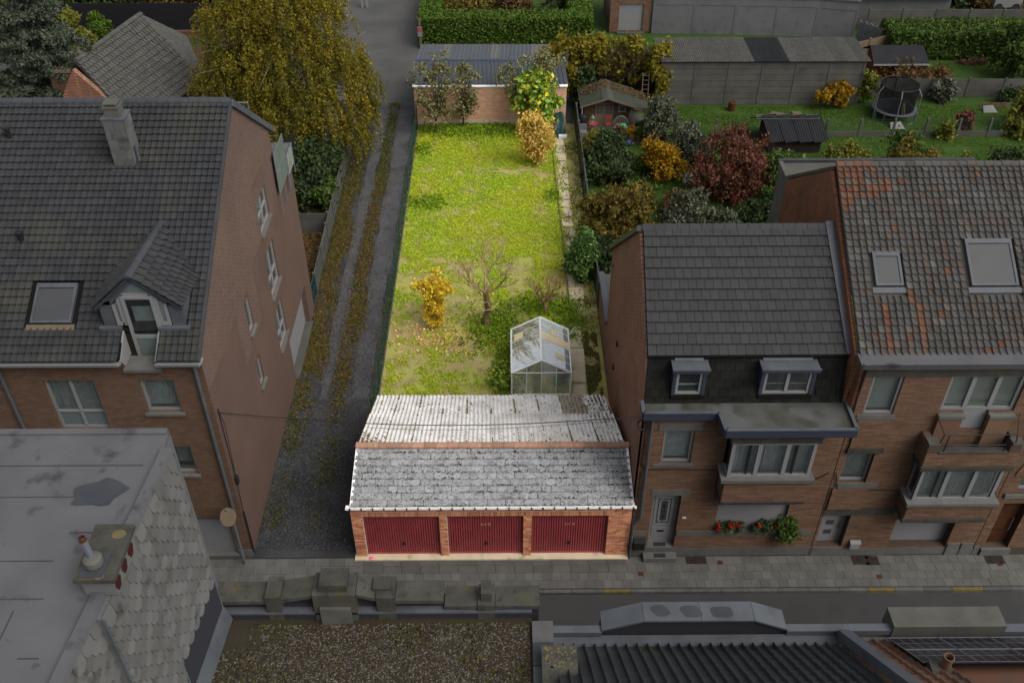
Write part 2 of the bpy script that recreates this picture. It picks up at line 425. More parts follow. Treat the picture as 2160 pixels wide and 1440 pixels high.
def link(name, me, m, parent=None, smooth=False):
    if m and not me.materials:
        me.materials.append(M[m] if isinstance(m, str) else m)
    if smooth:
        me.polygons.foreach_set('use_smooth', [True] * len(me.polygons))
    me.update()
    ob = bpy.data.objects.new(name, me)
    COL.objects.link(ob)
    if parent:
        ob.parent = parent
        ORG[ob.name] = ORG.get(parent.name, (0, 0, 0))
    return ob


def npmesh(name, V, nper, m, parent=None, kind=None):
    V = np.asarray(V, np.float32).reshape(-1, 3)
    o = np.array(ORG.get(parent.name, (0, 0, 0)) if parent else (0, 0, 0), np.float32)
    V = V - o
    nf = len(V) // nper
    me = bpy.data.meshes.new(name)
    me.vertices.add(len(V))
    me.vertices.foreach_set('co', V.ravel())
    me.loops.add(nf * nper)
    me.loops.foreach_set('vertex_index', np.arange(nf * nper, dtype=np.int32))
    me.polygons.add(nf)
    me.polygons.foreach_set('loop_start', np.arange(0, nf * nper, nper, dtype=np.int32))
    me.update(calc_edges=True)
    ob = link(name, me, m, parent)
    if kind:
        ob['kind'] = kind
    return ob


def thing(name, label, cat, loc=(0, 0, 0), group=None):
    o = bpy.data.objects.new(name, None)
    o.empty_display_size = .3
    COL.objects.link(o)
    o.location = loc
    ORG[o.name] = tuple(loc)
    tag(o, label, cat, group)
    return o


def tag(o, label, cat, group=None):
    o['label'] = label
    o['category'] = cat
    if group:
        o['group'] = group
    return o


def struct(o):
    o['kind'] = 'structure'
    return o


def stuff(o, label=None, cat=None):
    o['kind'] = 'stuff'
    if label:
        tag(o, label, cat)
    return o


def dup(root, loc, label=None, rz=0., group=None):
    r = root.copy()
    COL.objects.link(r)
    r.location = loc
    r.rotation_euler = (0, 0, rz)
    if label:
        r['label'] = label
    if group:
        r['group'] = group
    for ch in list(root.children):
        c = ch.copy()
        COL.objects.link(c)
        c.parent = r
        for g in ch.children:
            d = g.copy()
            COL.objects.link(d)
            d.parent = c
    return r


CP = Vector((0, -19.7, 25.15))
PF = Vector((math.sin(R(.44)) * math.cos(R(39.4)), math.cos(R(.44)) * math.cos(R(39.4)), -math.sin(R(39.4))))
PR = Vector((math.cos(R(.44)), -math.sin(R(.44)), 0))
PU = PR.cross(PF)


def seen(p, m=60):
    """is a piece inside what a camera near the photograph's would show? (only to choose which pieces get their own object)"""
    d = Vector(p) - CP
    z = d.dot(PF)
    if z < 1:
        return False
    return -m < 1080 + 2035 * d.dot(PR) / z < 2160 + m and -m < 720 - 2035 * d.dot(PU) / z < 1440 + m


def pieces(parent, name, me, mats_, limit=300, keepname=None):
    """mats_: list of (Matrix, materialname). nearest visible `limit` become objects, the rest one stuff part per material"""
    lst = []
    for mx, mt in mats_:
        p = mx.translation
        lst.append(((0 if seen(p) else 1000) + (p - CP).length, mx, mt))
    lst.sort(key=lambda t: t[0])
    o = Vector(ORG.get(parent.name, (0, 0, 0)))
    sub = Matrix.Translation(-o)
    cache = {}
    for _, mx, mt in lst[:limit]:
        if mt not in cache:
            c = me.copy()
            c.materials.clear()
            c.materials.append(M[mt])
            cache[mt] = c
        ob = bpy.data.objects.new(name, cache[mt])
        COL.objects.link(ob)
        ob.parent = parent
        ob.matrix_basis = sub @ mx
    rest = {}
    for _, mx, mt in lst[limit:]:
        rest.setdefault(mt, []).append(mx)
    if rest:
        co = np.array([tuple(v.co) for v in me.vertices])
        fs = [tuple(p.vertices) for p in me.polygons]
        for mt, ms in rest.items():
            A = np.array([np.array(x) for x in ms])
            V = np.einsum('kij,vj->kvi', A[:, :3, :3], co) + A[:, None, :3, 3]
            nv = len(co)
            F = [tuple(i + k * nv for i in f) for k in range(len(ms)) for f in fs]
            b = MB()
            b.v = [tuple(p) for p in V.reshape(-1, 3)]
            b.f = F
            ob = b.build(name, mt, parent)
            ob['kind'] = 'stuff'


def unitmesh(b):
    me = bpy.data.meshes.new('piece')
    me.from_pydata(b.v, [], b.f)
    me.update()
    return me


def tilemesh(prof, th=.03, lift=.035, over=1.12):
    """profile list (u,z) across the tile; v from 0 (lower edge, lifted) to over"""
    n = len(prof)
    vs = []
    for v, dz in ((0, lift), (over, .004)):
        for (u, z) in prof:
            vs.append((u, v, z + dz))
    for (u, z) in prof:
        vs.append((u, 0, z + lift - th))
    fs = [(i, i + 1, n + i + 1, n + i) for i in range(n - 1)]
    fs += [(2 * n + i, 2 * n + i + 1, i + 1, i) for i in range(n - 1)]
    b = MB()
    b.add(vs, fs)
    # side edges
    b.add([(prof[0][0], 0, prof[0][1] + lift), (prof[0][0], over, prof[0][1] + .004), (prof[0][0], 0, prof[0][1] + lift - th)], [(0, 1, 2)])
    b.add([(prof[-1][0], 0, prof[-1][1] + lift), (prof[-1][0], over, prof[-1][1] + .004), (prof[-1][0], 0, prof[-1][1] + lift - th)], [(0, 2, 1)])
    return unitmesh(b)


def slatemesh(th=.012, lift=.02, over=1.15, clip=.22, gap=.02):
    prof = [(gap, clip * .9), (gap + .10, clip * .35), (gap + .24, .0), (1 - gap - .24, 0), (1 - gap - .10, clip * .35), (1 - gap, clip * .9), (1 - gap, over), (gap, over)]
    top = [(u, v, lift * (1 - v / over) + .002) for u, v in prof]
    b = MB()
    n = len(prof)
    b.add(top + [(u, v, z - th) for u, v, z in top], [tuple(range(n))] + [(i, n + i, n + (i + 1) % n, (i + 1) % n) for i in range(n)])
    return unitmesh(b)


def grid_mats(P00, P10, P01, P11, nc, nr, pick, stagger=0., jit=.0, ujit=0.):
    P00, P10, P01, P11 = map(Vector, (P00, P10, P01, P11))
    out = []
    r_ = random.Random(nc * 31 + nr)

    def at(u, v):
        return (P00 * (1 - u) + P10 * u) * (1 - v) + (P01 * (1 - u) + P11 * u) * v
    for j in range(nr):
        sh = stagger if j % 2 else 0.
        for i in range(-1 if stagger else 0, nc):
            u0, u1 = (i + sh) / nc, (i + 1 + sh) / nc
            v0, v1 = j / nr, (j + 1) / nr
            u0c, u1c = max(0, u0), min(1, u1)
            if u1c - u0c < .15 / nc:
                continue
            mt = pick(i, j, (u0c + u1c) / 2, (v0 + v1) / 2, at)
            if not mt:
                continue
            a = at(u0c, v0)
            U = at(u1c, v0) - a
            V = at(u0c, v1) - a
            N = U.cross(V).normalized()
            if N.z < 0 and abs(N.z) > .2:
                N = -N
            a = a + N * (r_.uniform(0, jit)) + U * r_.uniform(-ujit, ujit)
            if jit:
                V = V + U * r_.uniform(-.02, .02)
            mx = Matrix(((U.x, V.x, N.x, a.x), (U.y, V.y, N.y, a.y), (U.z, V.z, N.z, a.z), (0, 0, 0, 1)))
            out.append((mx, mt))
    return out


def brickwork(parent, name, B, u0, u1, v0, v1, bl, bh, m, holes=(), proud=.012, joint=.012, stag=.5, limit=0, lab=None, hj=None, vert=False):
    """courses of bricks standing proud of the mortar plane, cut by holes"""
    O, U, V, N = B
    boxes = []
    nj = max(1, int(round((v1 - v0) / bh)))
    bh = (v1 - v0) / nj
    hj = joint if hj is None else hj
    for j in range(nj):
        a, b = v0 + j * bh + hj * .5, v0 + (j + 1) * bh - hj * .5
        mid = (a + b) / 2
        spans = [(u0, u1)]
        for (h0, h1, g0, g1) in holes:
            if g0 < mid < g1:
                ns = []
                for (s0, s1) in spans:
                    if h1 <= s0 or h0 >= s1:
                        ns.append((s0, s1))
                    else:
                        if h0 - s0 > .03:
                            ns.append((s0, h0))
                        if s1 - h1 > .03:
                            ns.append((h1, s1))
                spans = ns
        for (s0, s1) in spans:
            x = u0 - bl + (j % 2) * bl * stag + ((j // 2) % 3) * .0
            while x < s1:
                c0, c1 = max(s0, x + joint * .5), min(s1, x + bl - joint * .5)
                if c1 - c0 > .025:
                    boxes.append((c0, c1, a, b, proud + rnd.uniform(-.003, .003)))
                x += bl
    if limit:
        one = MB().box(0, 0, 0, 1, 1, 1)
        one.f = one.f[1:]
        me = unitmesh(one)
        ml = []
        for (c0, c1, a, b, pr) in boxes:
            p = O + U * c0 + V * a
            cu, cv, cn = U * (c1 - c0), V * (b - a), N * pr
            ml.append((Matrix(((cu.x, cv.x, cn.x, p.x), (cu.y, cv.y, cn.y, p.y), (cu.z, cv.z, cn.z, p.z), (0, 0, 0, 1))), m))
        pieces(parent, 'brick', me, ml, limit)
        return
    bx = np.array(boxes)
    if not len(bx):
        return
    Oa, Ua, Va, Na = (np.array(q) for q in (O, U, V, N))
    c = np.stack([Oa + bx[:, [k]] * Ua + bx[:, [q]] * Va + (bx[:, [4]] * Na if t else 0 * Na) for t in (0, 1) for (k, q) in ((0, 2), (1, 2), (1, 3), (0, 3))], 1)
    b = MB()
    b.v = [tuple(p) for p in c.reshape(-1, 3)]
    b.f = [tuple(i + 8 * k for i in f) for k in range(len(bx)) for f in ((4, 5, 6, 7), (0, 1, 5, 4), (1, 2, 6, 5), (2, 3, 7, 6), (3, 0, 4, 7))]
    ob = b.build(name, m, parent)
    ob['kind'] = 'stuff'
    return ob


def wallplate(parent, name, B, u0, u1, v0, v1, t, m, holes=()):
    us = sorted({u0, u1, *[max(u0, min(u1, x)) for h in holes for x in h[:2]]})
    b = MB()
    for i in range(len(us) - 1):
        a, c = us[i], us[i + 1]
        if c - a < 1e-4:
            continue
        mid = (a + c) / 2
        hs = sorted([(max(v0, h[2]), min(v1, h[3])) for h in holes if h[0] < mid < h[1]])
        z = v0
        for (g0, g1) in hs:
            if g0 - z > 1e-3:
                b.bb(B, a, c, z, g0, -t, 0)
            z = max(z, g1)
        if v1 - z > 1e-3:
            b.bb(B, a, c, z, v1, -t, 0)
    return b.build(name, m, parent)


X, Y, Z = Vector((1, 0, 0)), Vector((0, 1, 0)), Vector((0, 0, 1))


def window(parent, B, u0, u1, v0, v1, cols=1, curtain='curtain', dep=.09, fw=.07, rows=None, sill=True, frame='upvc', panelrow=None, pleat=True, sillm='bluestone'):
    """a framed window set in a hole: frame part > pane, curtain, sill"""
    n0, n1 = -dep - .07, -dep
    f = MB()
    f.bb(B, u0, u0 + fw, v0, v1, n0, n1)
    f.bb(B, u1 - fw, u1, v0, v1, n0, n1)
    f.bb(B, u0 + fw, u1 - fw, v0, v0 + fw, n0, n1)
    f.bb(B, u0 + fw, u1 - fw, v1 - fw, v1, n0, n1)
    w = (u1 - u0) / cols
    for i in range(1, cols):
        f.bb(B, u0 + i * w - fw * .6, u0 + i * w + fw * .6, v0 + fw, v1 - fw, n0, n1 + .006)
    rows = rows or []
    for r in rows:
        f.bb(B, u0 + fw, u1 - fw, r - fw * .5, r + fw * .5, n0, n1 + .003)
    fr = f.build('window', frame, parent)
    zs = [v0 + fw] + list(rows) + [v1 - fw]
    for i in range(cols):
        for k in range(len(zs) - 1):
            p = MB()
            p.bb(B, u0 + i * w + fw * .5, u0 + (i + 1) * w - fw * .5, zs[k], zs[k + 1], n0 + .02, n0 + .032)
            p.build('pane', 'frost' if panelrow == k else 'pane', fr)
    if curtain:
        c = MB()
        nn = max(8, int((u1 - u0) / .035))
        vs = []
        zb = v0 + (fw + .02 if curtain != 'short' else (v1 - v0) * .25)
        for i in range(nn + 1):
            u = u0 + .02 + (u1 - u0 - .04) * i / nn
            d = n0 - .07 - (.022 * (i % 2) + rnd.uniform(0, .018) if pleat else 0)
            for z in (zb, v1 - .03):
                vs.append(B[0] + B[1] * u + B[2] * z + B[3] * d)
        c.add(vs, [(2 * i, 2 * i + 2, 2 * i + 3, 2 * i + 1) for i in range(nn)])
        c.build('curtain', 'curtain' if curtain == 'short' else curtain, fr)
    d = MB()
    d.bb(B, u0, u1, v0, v1, n0 - .5, n0 - .45)
    d.build('interior', 'dark', fr)
    if sill:
        s_ = MB()
        s_.bb(B, u0 - .08, u1 + .08, v0 - .09, v0 - .002, -dep - .05, .09)
        s_.build('sill', sillm, fr)
    return fr


# ------------------------------------------------------------------ foliage helpers
def rand_unit(n):
    v = RNG.normal(size=(n, 3))
    return v / np.linalg.norm(v, axis=1, keepdims=True)


def leaf_quads(P, size, elong=1.5, droop=0., flat=0.):
    n = len(P)
    a = rand_unit(n)
    if flat:
        a[:, 2] *= (1 - flat)
        a /= np.linalg.norm(a, axis=1, keepdims=True)
    if droop:
        a = a * (1 - droop) + np.array([0, 0, -1.]) * droop
        a /= np.linalg.norm(a, axis=1, keepdims=True)
    h = rand_unit(n)
    if flat:
        h[:, 2] *= (1 - flat)
    b = np.cross(a, h if not flat else np.cross(a, h) * .0 + np.array([0, 0, 1.]) + .5 * rand_unit(n))
    b /= np.linalg.norm(b, axis=1, keepdims=True) + 1e-9
    s = size * RNG.uniform(.6, 1.4, size=(n, 1))
    L, Wd = a * s * elong * .5, b * s * .5
    return np.stack([P - L, P + Wd * .9, P + L, P - Wd * .9], 1)


def cloud(blobs, n, clump=.3, ncl=None, droop=0., shell=.5, zmin=.02, zs=1.):
    bl = np.array(blobs, float)
    w = (bl[:, 3] * bl[:, 4] * bl[:, 5]) ** (2 / 3)
    ncl = ncl or max(12, n // 45)
    k = RNG.choice(len(bl), ncl, p=w / w.sum())
    d = rand_unit(ncl)
    r = shell + (1 - shell) * RNG.random((ncl, 1)) ** .6
    r *= 1 + .2 * RNG.normal(size=(ncl, 1))
    C = bl[k, :3] + d * r * bl[k, 3:6]
    j = RNG.integers(0, ncl, n)
    sc = RNG.uniform(.5, 1.3, (ncl, 1))[j]
    off = RNG.normal(size=(n, 3)) * clump * sc
    off[:, 2] *= zs
    if droop:
        off[:, 2] -= np.abs(RNG.normal(size=n)) * droop
    P = C[j] + off
    return P[P[:, 2] > zmin]


def strands(blobs, ns, per, lmin, lmax, sig=.05, zmin=.3):
    """hanging birch twigs: leaves strung along drooping lines"""
    bl = np.array(blobs, float)
    w = (bl[:, 3] * bl[:, 4] * bl[:, 5]) ** (2 / 3)
    k = RNG.choice(len(bl), ns, p=w / w.sum())
    d = rand_unit(ns)
    d[:, 2] = np.abs(d[:, 2]) * 1.2 - .35
    r = (.35 + .65 * RNG.random((ns, 1)) ** .5) * (1 + .14 * RNG.normal(size=(ns, 1)))
    C = bl[k, :3] + d * r * bl[k, 3:6]
    out = d[:, :2] * RNG.uniform(.0, .5, (ns, 1))
    L = RNG.uniform(lmin, lmax, (ns, 1))
    t = RNG.random((ns, per))
    P = np.stack([C[:, [0]] + out[:, [0]] * t ** .6, C[:, [1]] + out[:, [1]] * t ** .6, C[:, [2]] + .15 * np.sin(t * 3) - L * t], 2)
    P += RNG.normal(size=P.shape) * sig * (1.6 - t[..., None])
    P = P.reshape(-1, 3)
    return P[P[:, 2] > zmin]


def plant(name, label, cat, base, blobs, n, size, leaf, trunk='bark', tr=.06, clump=.25, droop=0., shell=.45, group=None, limbs=6, elong=1.5, ldroop=0., zs=1., ncl=None, crown='crown'):
    sub = []
    for (qx, qy, qz, rx, ry, rz) in blobs:
        for k in range(5 if rx > .55 else 2):
            a, e_ = rnd.uniform(0, 6.28), rnd.uniform(-.1, 1.2)
            sub.append((qx + rx * math.cos(a) * math.cos(e_), qy + ry * math.sin(a) * math.cos(e_), qz + rz * math.sin(e_), rx * rnd.uniform(.25, .42), ry * rnd.uniform(.25, .42), rz * rnd.uniform(.22, .4)))
    t = thing(name, label, cat, base, group)
    P = cloud(list(blobs) + (sub if shell < .7 else []), n, clump, ncl, droop, shell, base[2] + .02, zs)
    npmesh(crown, leaf_quads(P, size, elong, ldroop), 4, leaf, t)
    b = MB()
    top = max(blobs, key=lambda q: q[2])
    bx, by, bz = base
    hz = np.mean([q[2] for q in blobs])
    st = Vector((np.mean([q[0] for q in blobs]), np.mean([q[1] for q in blobs]), hz))
    b0 = Vector(base)
    fork = b0.lerp(st, .5)
    b.tube([b0 - Z * .1, b0.lerp(st, .25) + Vector((rnd.uniform(-.05, .05), rnd.uniform(-.05, .05), 0)), fork], tr, 7, tr * .7)
    for i in range(limbs):
        q = blobs[i % len(blobs)]
        e = Vector((q[0] + rnd.uniform(-.75, .75) * q[3], q[1] + rnd.uniform(-.75, .75) * q[4], q[2] + rnd.uniform(-.2, .75) * q[5]))
        m_ = fork.lerp(e, .5) + Vector((rnd.uniform(-.1, .1), rnd.uniform(-.1, .1), .12 * (e - fork).length))
        b.tube([fork.lerp(b0, rnd.uniform(0, .4)), m_, e], tr * .5, 5, tr * .12)
    b.build('trunk' if tr > .035 else 'stem', trunk, t)
    return t


def branches(b, p, d, L, r, depth, spread=.7, up=.25, minr=.006):
    q = p
    pts = [p]
    for k in range(3):
        d = (d + Vector((rnd.uniform(-.25, .25), rnd.uniform(-.25, .25), rnd.uniform(-.1, .2)))).normalized()
        q = q + d * L / 3
        pts.append(q)
    b.tube(pts, r, 6 if r > .02 else 4, r * .62)
    if depth <= 0:
        return
    for k in range(rnd.choice((2, 3, 3))):
        nd = (d + Vector((rnd.uniform(-1, 1), rnd.uniform(-1, 1), rnd.uniform(-.5, 1))) * spread + Z * up).normalized()
        branches(b, pts[rnd.choice((2, 3, 3))], nd, L * rnd.uniform(.55, .85), max(minr, r * .55), depth - 1, spread, up, minr)


def scatter(name, m, xs, ys, n, size, dens=None, h=.03, tri=False, flat=.0, label=None, cat=None, per=1, spread=.05, parent=None, z=0.):
    px = RNG.uniform(*xs, n)
    py = RNG.uniform(*ys, n)
    if dens:
        k = np.array([dens(a, b) for a, b in zip(px, py)]) > RNG.random(n)
        px, py = px[k], py[k]
    px, py = np.repeat(px, per), np.repeat(py, per)
    P = np.stack([px + RNG.normal(size=len(px)) * spread * (per > 1), py + RNG.normal(size=len(px)) * spread * (per > 1), z + RNG.uniform(.004, h, len(px))], 1)
    ob = npmesh(name, leaf_quads(P, size, 1.6, 0, flat), 4, m, parent, 'stuff')
    if label:
        tag(ob, label, cat)
    return ob

# ------------------------------------------------------------------ setting


def sheet(name, x0, y0, x1, y1, z, m):
    return struct(MB().quad((x0, y0, z), (x1, y0, z), (x1, y1, z), (x0, y1, z)).build(name, m))


sheet('ground', -400, -300, 400, 500, -.3, 'soil')
sheet('road', -200, -6.2, 200, -1.36, -.12, 'asphalt')
sheet('alley', -8.22, .0, -4.9, 33, 0, 'gravel_track')
sheet('lane', -13, 33, -4.9, 70, 0, 'lane')
sheet('lane', -13, 30.5, -8.22, 33, .0, 'lane')
sheet('garden_soil', -60, .2, -8.22, 30.5, -.01, 'soil')
sheet('garden_soil', -60, 30.5, -13, 70, -.01, 'soil')
sheet('plot_ground', -4.9, 5.6, 3.9, 30.3, 0, 'plot_soil')
sheet('garden_lawn', 3.9, 4, 60, 37.5, 0, 'lawn')
sheet('yard', -4.9, 30.3, 60, 41, -.012, 'lane')
sheet('garden_soil', -4.9, 41, 60, 70, -.02, 'lawn')
sheet('patio', 4.0, 27.9, 7.9, 31.5, .012, 'patio')
MBp = MB().box(-30, -1.3, -.12, 45, .15, -.02)
pav = struct(MBp.build('pavement', 'joint'))
# paving slabs one by one
sl = MB().box(.012, .012, 0, .988, .988, 1)
me = unitmesh(sl)
ml = []
for j in range(4):
    y0 = -.055 - j * .302
    x = -10.2 + (j % 2) * .15
    while x < 16.8:
        w = .29 if x > -4.9 else rnd.choice((.3, .42, .5))
        if -4.9 < x < 3.6 and j < 2:
            w = .6
        ml.append((Matrix(((w, 0, 0, x), (0, -.302, 0, y0), (0, 0, .04 + rnd.uniform(-.006, .004), -.04), (0, 0, 0, 1))), 'paver' if not (x < 3.6 and x > -4.9 and j < 2) else 'paver_grey'))
        x += w
ml = [(m_ @ Matrix.Translation((0, 1, 0)) @ Matrix.Diagonal((1, -1, 1, 1)) if False else m_, q) for m_, q in ml]
one = MB()
one.hexa([(.012, 1 - .012, 0), (.988, 1 - .012, 0), (.988, .012, 0), (.012, .012, 0), (.012, 1 - .012, 1), (.988, 1 - .012, 1), (.988, .012, 1), (.012, .012, 1)])
pieces(pav, 'paving_slab', unitmesh(one), ml, 300)
x = -12.
k = 0
while x < 17.5:
    w = rnd.uniform(.85, 1.0)
    ye = k in (16, 25, 28)
    ob = MB().box(x + .006, -1.42, -.14, x + w - .006, -1.305, .0 + rnd.uniform(-.006, .003)).build('kerb_stone', 'kerb_yellow' if ye else 'kerb', pav)
    x += w
    k += 1
for (x0, y0, x1, y1) in ((5.75, -.35, 6.4, -.07), (11.1, -.42, 11.75, -.07), (11.5, -.44, 11.95, -.1), (15.4, -.42, 16.0, -.1)):
    b = MB().box(x0, y0, -.03, x1, y1, .006)
    b.lathe([(.16, .0), (.15, .012), (.02, .014)], 14, ((x0 + x1) / 2, (y0 + y1) / 2, .004))
    b.build('manhole_cover', 'wood_dark', pav)
for (x0, y0) in ((6.75, -.38), (4.15, -.8), (11.7, -.97), (15.72, -.5)):
    b = MB().box(x0, y0, -.03, x0 + .17, y0 + .15, .006)
    b.box(x0 + .05, y0 + .04, .006, x0 + .12, y0 + .11, .012)
    b.build('valve_cover', 'door_wood', pav)
struct(MB().box(-40, -7.45, -.12, 45, -6.2, .0).build('pavement', 'paver'))


def verge_d(x, y):
    """how green or littered the alley is: left edge, hump between the wheel tracks, right edge"""
    n1, n2 = mnoise.noise((x * .8, y * .35, 0)), mnoise.noise((x * 2.1, y * 1.3, 4))
    c = math.exp(-max(0, x + 7.72 - .25 * n1) ** 2 / .10)
    c = max(c, .95 * math.exp(-((x + 6.43 - .1 * n1) / .30) ** 2))
    c = max(c, .7 * math.exp(-((x + 4.95) / .22) ** 2))
    if y < 9:
        c *= .25 + .75 * (y / 9) * (.6 + n2)
    return max(0, c * (.55 + .7 * n1 + .5 * n2))


scatter('verge_grass', 'leaf_verge', (-8.2, -4.95), (1.0, 33), 52000, .05, verge_d, .05, per=2, label='short weedy grass along the edges and between the wheel tracks of the alley', cat='grass')
scatter('fallen_leaves', 'leaf_fallen', (-8.2, -4.95), (5, 30), 85000, .06, lambda x, y: (verge_d(x, y) * .95 + .012) * min(1, max(.03, (y - 4) / 7)) * min(1, max(.03, (27 - y) / 6)), .04, flat=.6, label='brown fallen leaves lying along the alley verges', cat='leaves')
M['track'] = mat('worn_track', (.062, .062, .066), (.05, .05, .054), 1.1, bump=.5, bsc=30, stains=(((.03, .03, .033), .7, .52, .66, .6), ((.055, .045, .03), 1.5, .6, .75, .5)))
for (xa, xb) in ((-7.28, -6.76), (-6.08, -5.25)):
    b = MB()
    ys = [7.5 + k * .5 for k in range(52)]
    b.add([(x + .16 * mnoise.noise((x * 3, y * .7, 1)) + .05 * mnoise.noise((x, y * 3, 2)) + (.3 * max(0, 1 - (y - 7.5) / 4) * (1 if x == xa else -1) * (xb - xa) * .5), y, .004) for y in ys for x in (xa, xb)], [(2 * k, 2 * k + 1, 2 * k + 3, 2 * k + 2) for k in range(len(ys) - 1)])
    struct(b.build('wheel_track', 'track'))
V = np.stack([RNG.uniform(-8.2, -4.95, 26000), .3 + np.abs(RNG.normal(size=26000)) * 7, RNG.uniform(.003, .02, 26000)], 1)
M['stone_chip'] = mat('stone_chip', (.07, .07, .075), rn=.3, ramp=((0, (.02, .02, .022)), (.7, (.045, .045, .05)), (1, (.085, .085, .09))))
stuff(npmesh('alley_gravel', leaf_quads(V, .034, 1.2, 0, .3), 4, 'stone_chip'), 'loose grey stone chips spread over the alley surface', 'gravel')

# ------------------------------------------------------------------ the three-door garage
g = thing('garage_building', 'low orange brick garage with three oxblood doors and a pale mossy roof', 'garage', (-.5, 2.5, 0))
FB = (Vector((0, 0, 0)), X, Z, -Y)
doors = [(-4.5, -2.12), (-1.87, .51), (.765, 3.16)]
holes = [(a, b, 0, 1.97) for a, b in doors]
wallplate(g, 'wall', FB, -4.85, 3.87, .04, 2.44, .22, 'mortar_light', holes)
solh = (-4.65, 3.32, 1.972, 2.185)
one_h = holes + [(-4.66, 3.33, 1.95, 2.185)]
brickwork(g, 'brick', FB, -4.65, 3.32, 1.975, 2.185, .068, .21, 'brick_orange', (), stag=0, limit=118, hj=.012)
brickwork(g, 'brick', FB, -4.84, 3.86, .05, 2.43, .197, .0745, 'brick_orange', one_h, limit=182)
side = lambda x, k, t: MB().prism([(x, .23, .0), (x + k * 5.8, 5.8, .0), (x + k * 5.8, 5.8, 1.56), (x + k * 1.8, 1.8, 3.12), (x, .23, 2.44)], (t, 0, 0))
side(-4.84, .045, .2).build('side_wall', 'brick_wall_pale', g)
side(3.66, -.045, .2).build('side_wall', 'brick_wall_pale', g)
MB().box(-4.6, 5.62, 0, 3.5, 5.8, 1.55).build('rear_wall', 'brick_wall_pale', g)
MB().box(-4.9, -.16, -.02, 3.88, .12, .05).build('threshold', 'slab', g)
for i, (a, b) in enumerate(doors):
    d = MB()
    n = 31
    vs = []
    w = (b - a) / n
    for k in range(n):
        u = a + k * w
        for (du, dy) in ((0, .155), (.2, .155), (.32, .10), (.88, .10)):
            vs += [(u + du * w, dy, .05), (u + du * w, dy, 1.97)]
    d.add(vs, [(2 * k, 2 * k + 2, 2 * k + 3, 2 * k + 1) for k in range(len(vs) // 2 - 1)])
    d.box(a, .085, .05, b, .16, .11)
    d.box(a, .085, 1.93, b, .16, 1.97)
    ob = d.build('garage_door', 'door_red', g)
    c = (a + b) / 2
    h = MB().box(c - .035, .07, .50, c + .035, .1, .62)
    h.tube([(c - .05, .06, .56), (c + .05, .06, .56)], .014, 6)
    h.build('handle', 'black', ob)
    if i:
        h = MB()
        for q in (-.12, 0, .12):
            h.box(c + q - .035, .095, 1.42, c + q + .03, .104, 1.5)
        h.build('vent', 'clay_ridge', ob)
# gutter
b = MB()
prof = [(.03, 2.47), (-.06, 2.44), (-.13, 2.42), (-.16, 2.46), (-.15, 2.53), (-.13, 2.52), (-.13, 2.46), (-.05, 2.47)]
b.prism([(-4.95, y, z) for y, z in prof], (8.92, 0, 0))
b.build('gutter', 'pvc_white', g)
for i in range(26):
    x = -4.8 + i * .347
    MB().box(x - .02, -.172, 2.44, x + .02, -.15, 2.545).build('gutter_bracket', 'zinc_dark', g)
P00, P10, P01, P11 = (-4.8, -.07, 2.5), (3.88, -.07, 2.5), (-4.73, 1.78, 3.24), (3.82, 1.78, 3.2)
b = MB()
b.slab((-4.78, -.04, 2.475), (3.86, -.04, 2.475), (3.8, 1.8, 3.19), (-4.7, 1.8, 3.2), .04)
b.build('slate_bed', 'moss_dark', g)
ms = grid_mats(P00, P10, P01, P11, 31, 9, lambda i, j, u, v, at: 'slate_pale', .5, .008, .03)
pieces(g, 'slate', slatemesh(.014, .03, 1.14, .2, .012), ms, 300)
b = MB()
b.slab((-4.82, -.06, 2.53), (-4.74, -.06, 2.53), (-4.68, 1.78, 3.26), (-4.76, 1.78, 3.26), .05)
b.build('verge_trim', 'pvc_white', g)
b = MB()
b.slab((3.82, -.06, 2.53), (3.9, -.06, 2.53), (3.84, 1.78, 3.23), (3.76, 1.78, 3.23), .05)
b.build('verge_trim', 'pvc_white', g)
# corrugated sheets
cw = MB()
nw, ns = 6, 8
us = [i / (nw * ns) for i in range(nw * ns + 1)]
cw.add([(u * 1.02, v, .017 * math.cos(u * nw * 2 * math.pi) + z) for (v, z) in ((0, .012), (1.06, 0)) for u in us], [(i, i + 1, len(us) + i + 1, len(us) + i) for i in range(len(us) - 1)])
cw.add([(u * 1.02, 0, .017 * math.cos(u * nw * 2 * math.pi) + z) for z in (.0, .012) for u in us], [(i, i + 1, len(us) + i + 1, len(us) + i) for i in range(len(us) - 1)])
cwm = unitmesh(cw)
R0, R1, Q0, Q1 = Vector((-4.72, 1.84, 3.27)), Vector((3.82, 1.84, 3.22)), Vector((-4.63, 5.87, 1.69)), Vector((3.47, 5.87, 1.63))
MID0, MID1 = Q0.lerp(R0, .42), Q1.lerp(R1, .42)
ms = grid_mats(MID0, MID1, R0, R1, 10, 1, lambda i, j, u, v, at: 'fibre_white')
ms += [(m_ @ Matrix.Translation((0, 0, -.014)), q) for m_, q in grid_mats(Q0, Q1, MID0, MID1, 10, 1, lambda i, j, u, v, at: 'fibre_brown' if i == 8 else 'fibre_white')]
pieces(g, 'corrugated_sheet', cwm, ms, 300)
MB().slab(R0 + Vector((0, 0, -.06)), R1 + Vector((0, 0, -.06)), Q1 + Vector((0, 0, -.06)), Q0 + Vector((0, 0, -.06)), .04).build('roof_deck', 'wood_dark', g)
# moss lumps on the sheets
V = []
r_ = random.Random(3)
bm_ = MB()


def lump(b, c, r):
    n = 6
    vs = [(c[0] + r * math.cos(k * 2 * math.pi / n) * r_.uniform(.7, 1.2), c[1] + r * math.sin(k * 2 * math.pi / n) * r_.uniform(.7, 1.2), c[2] - .02) for k in range(n)]
    b.add(vs + [(c[0], c[1], c[2] + r * .8)], [(k, (k + 1) % n, n) for k in range(n)])


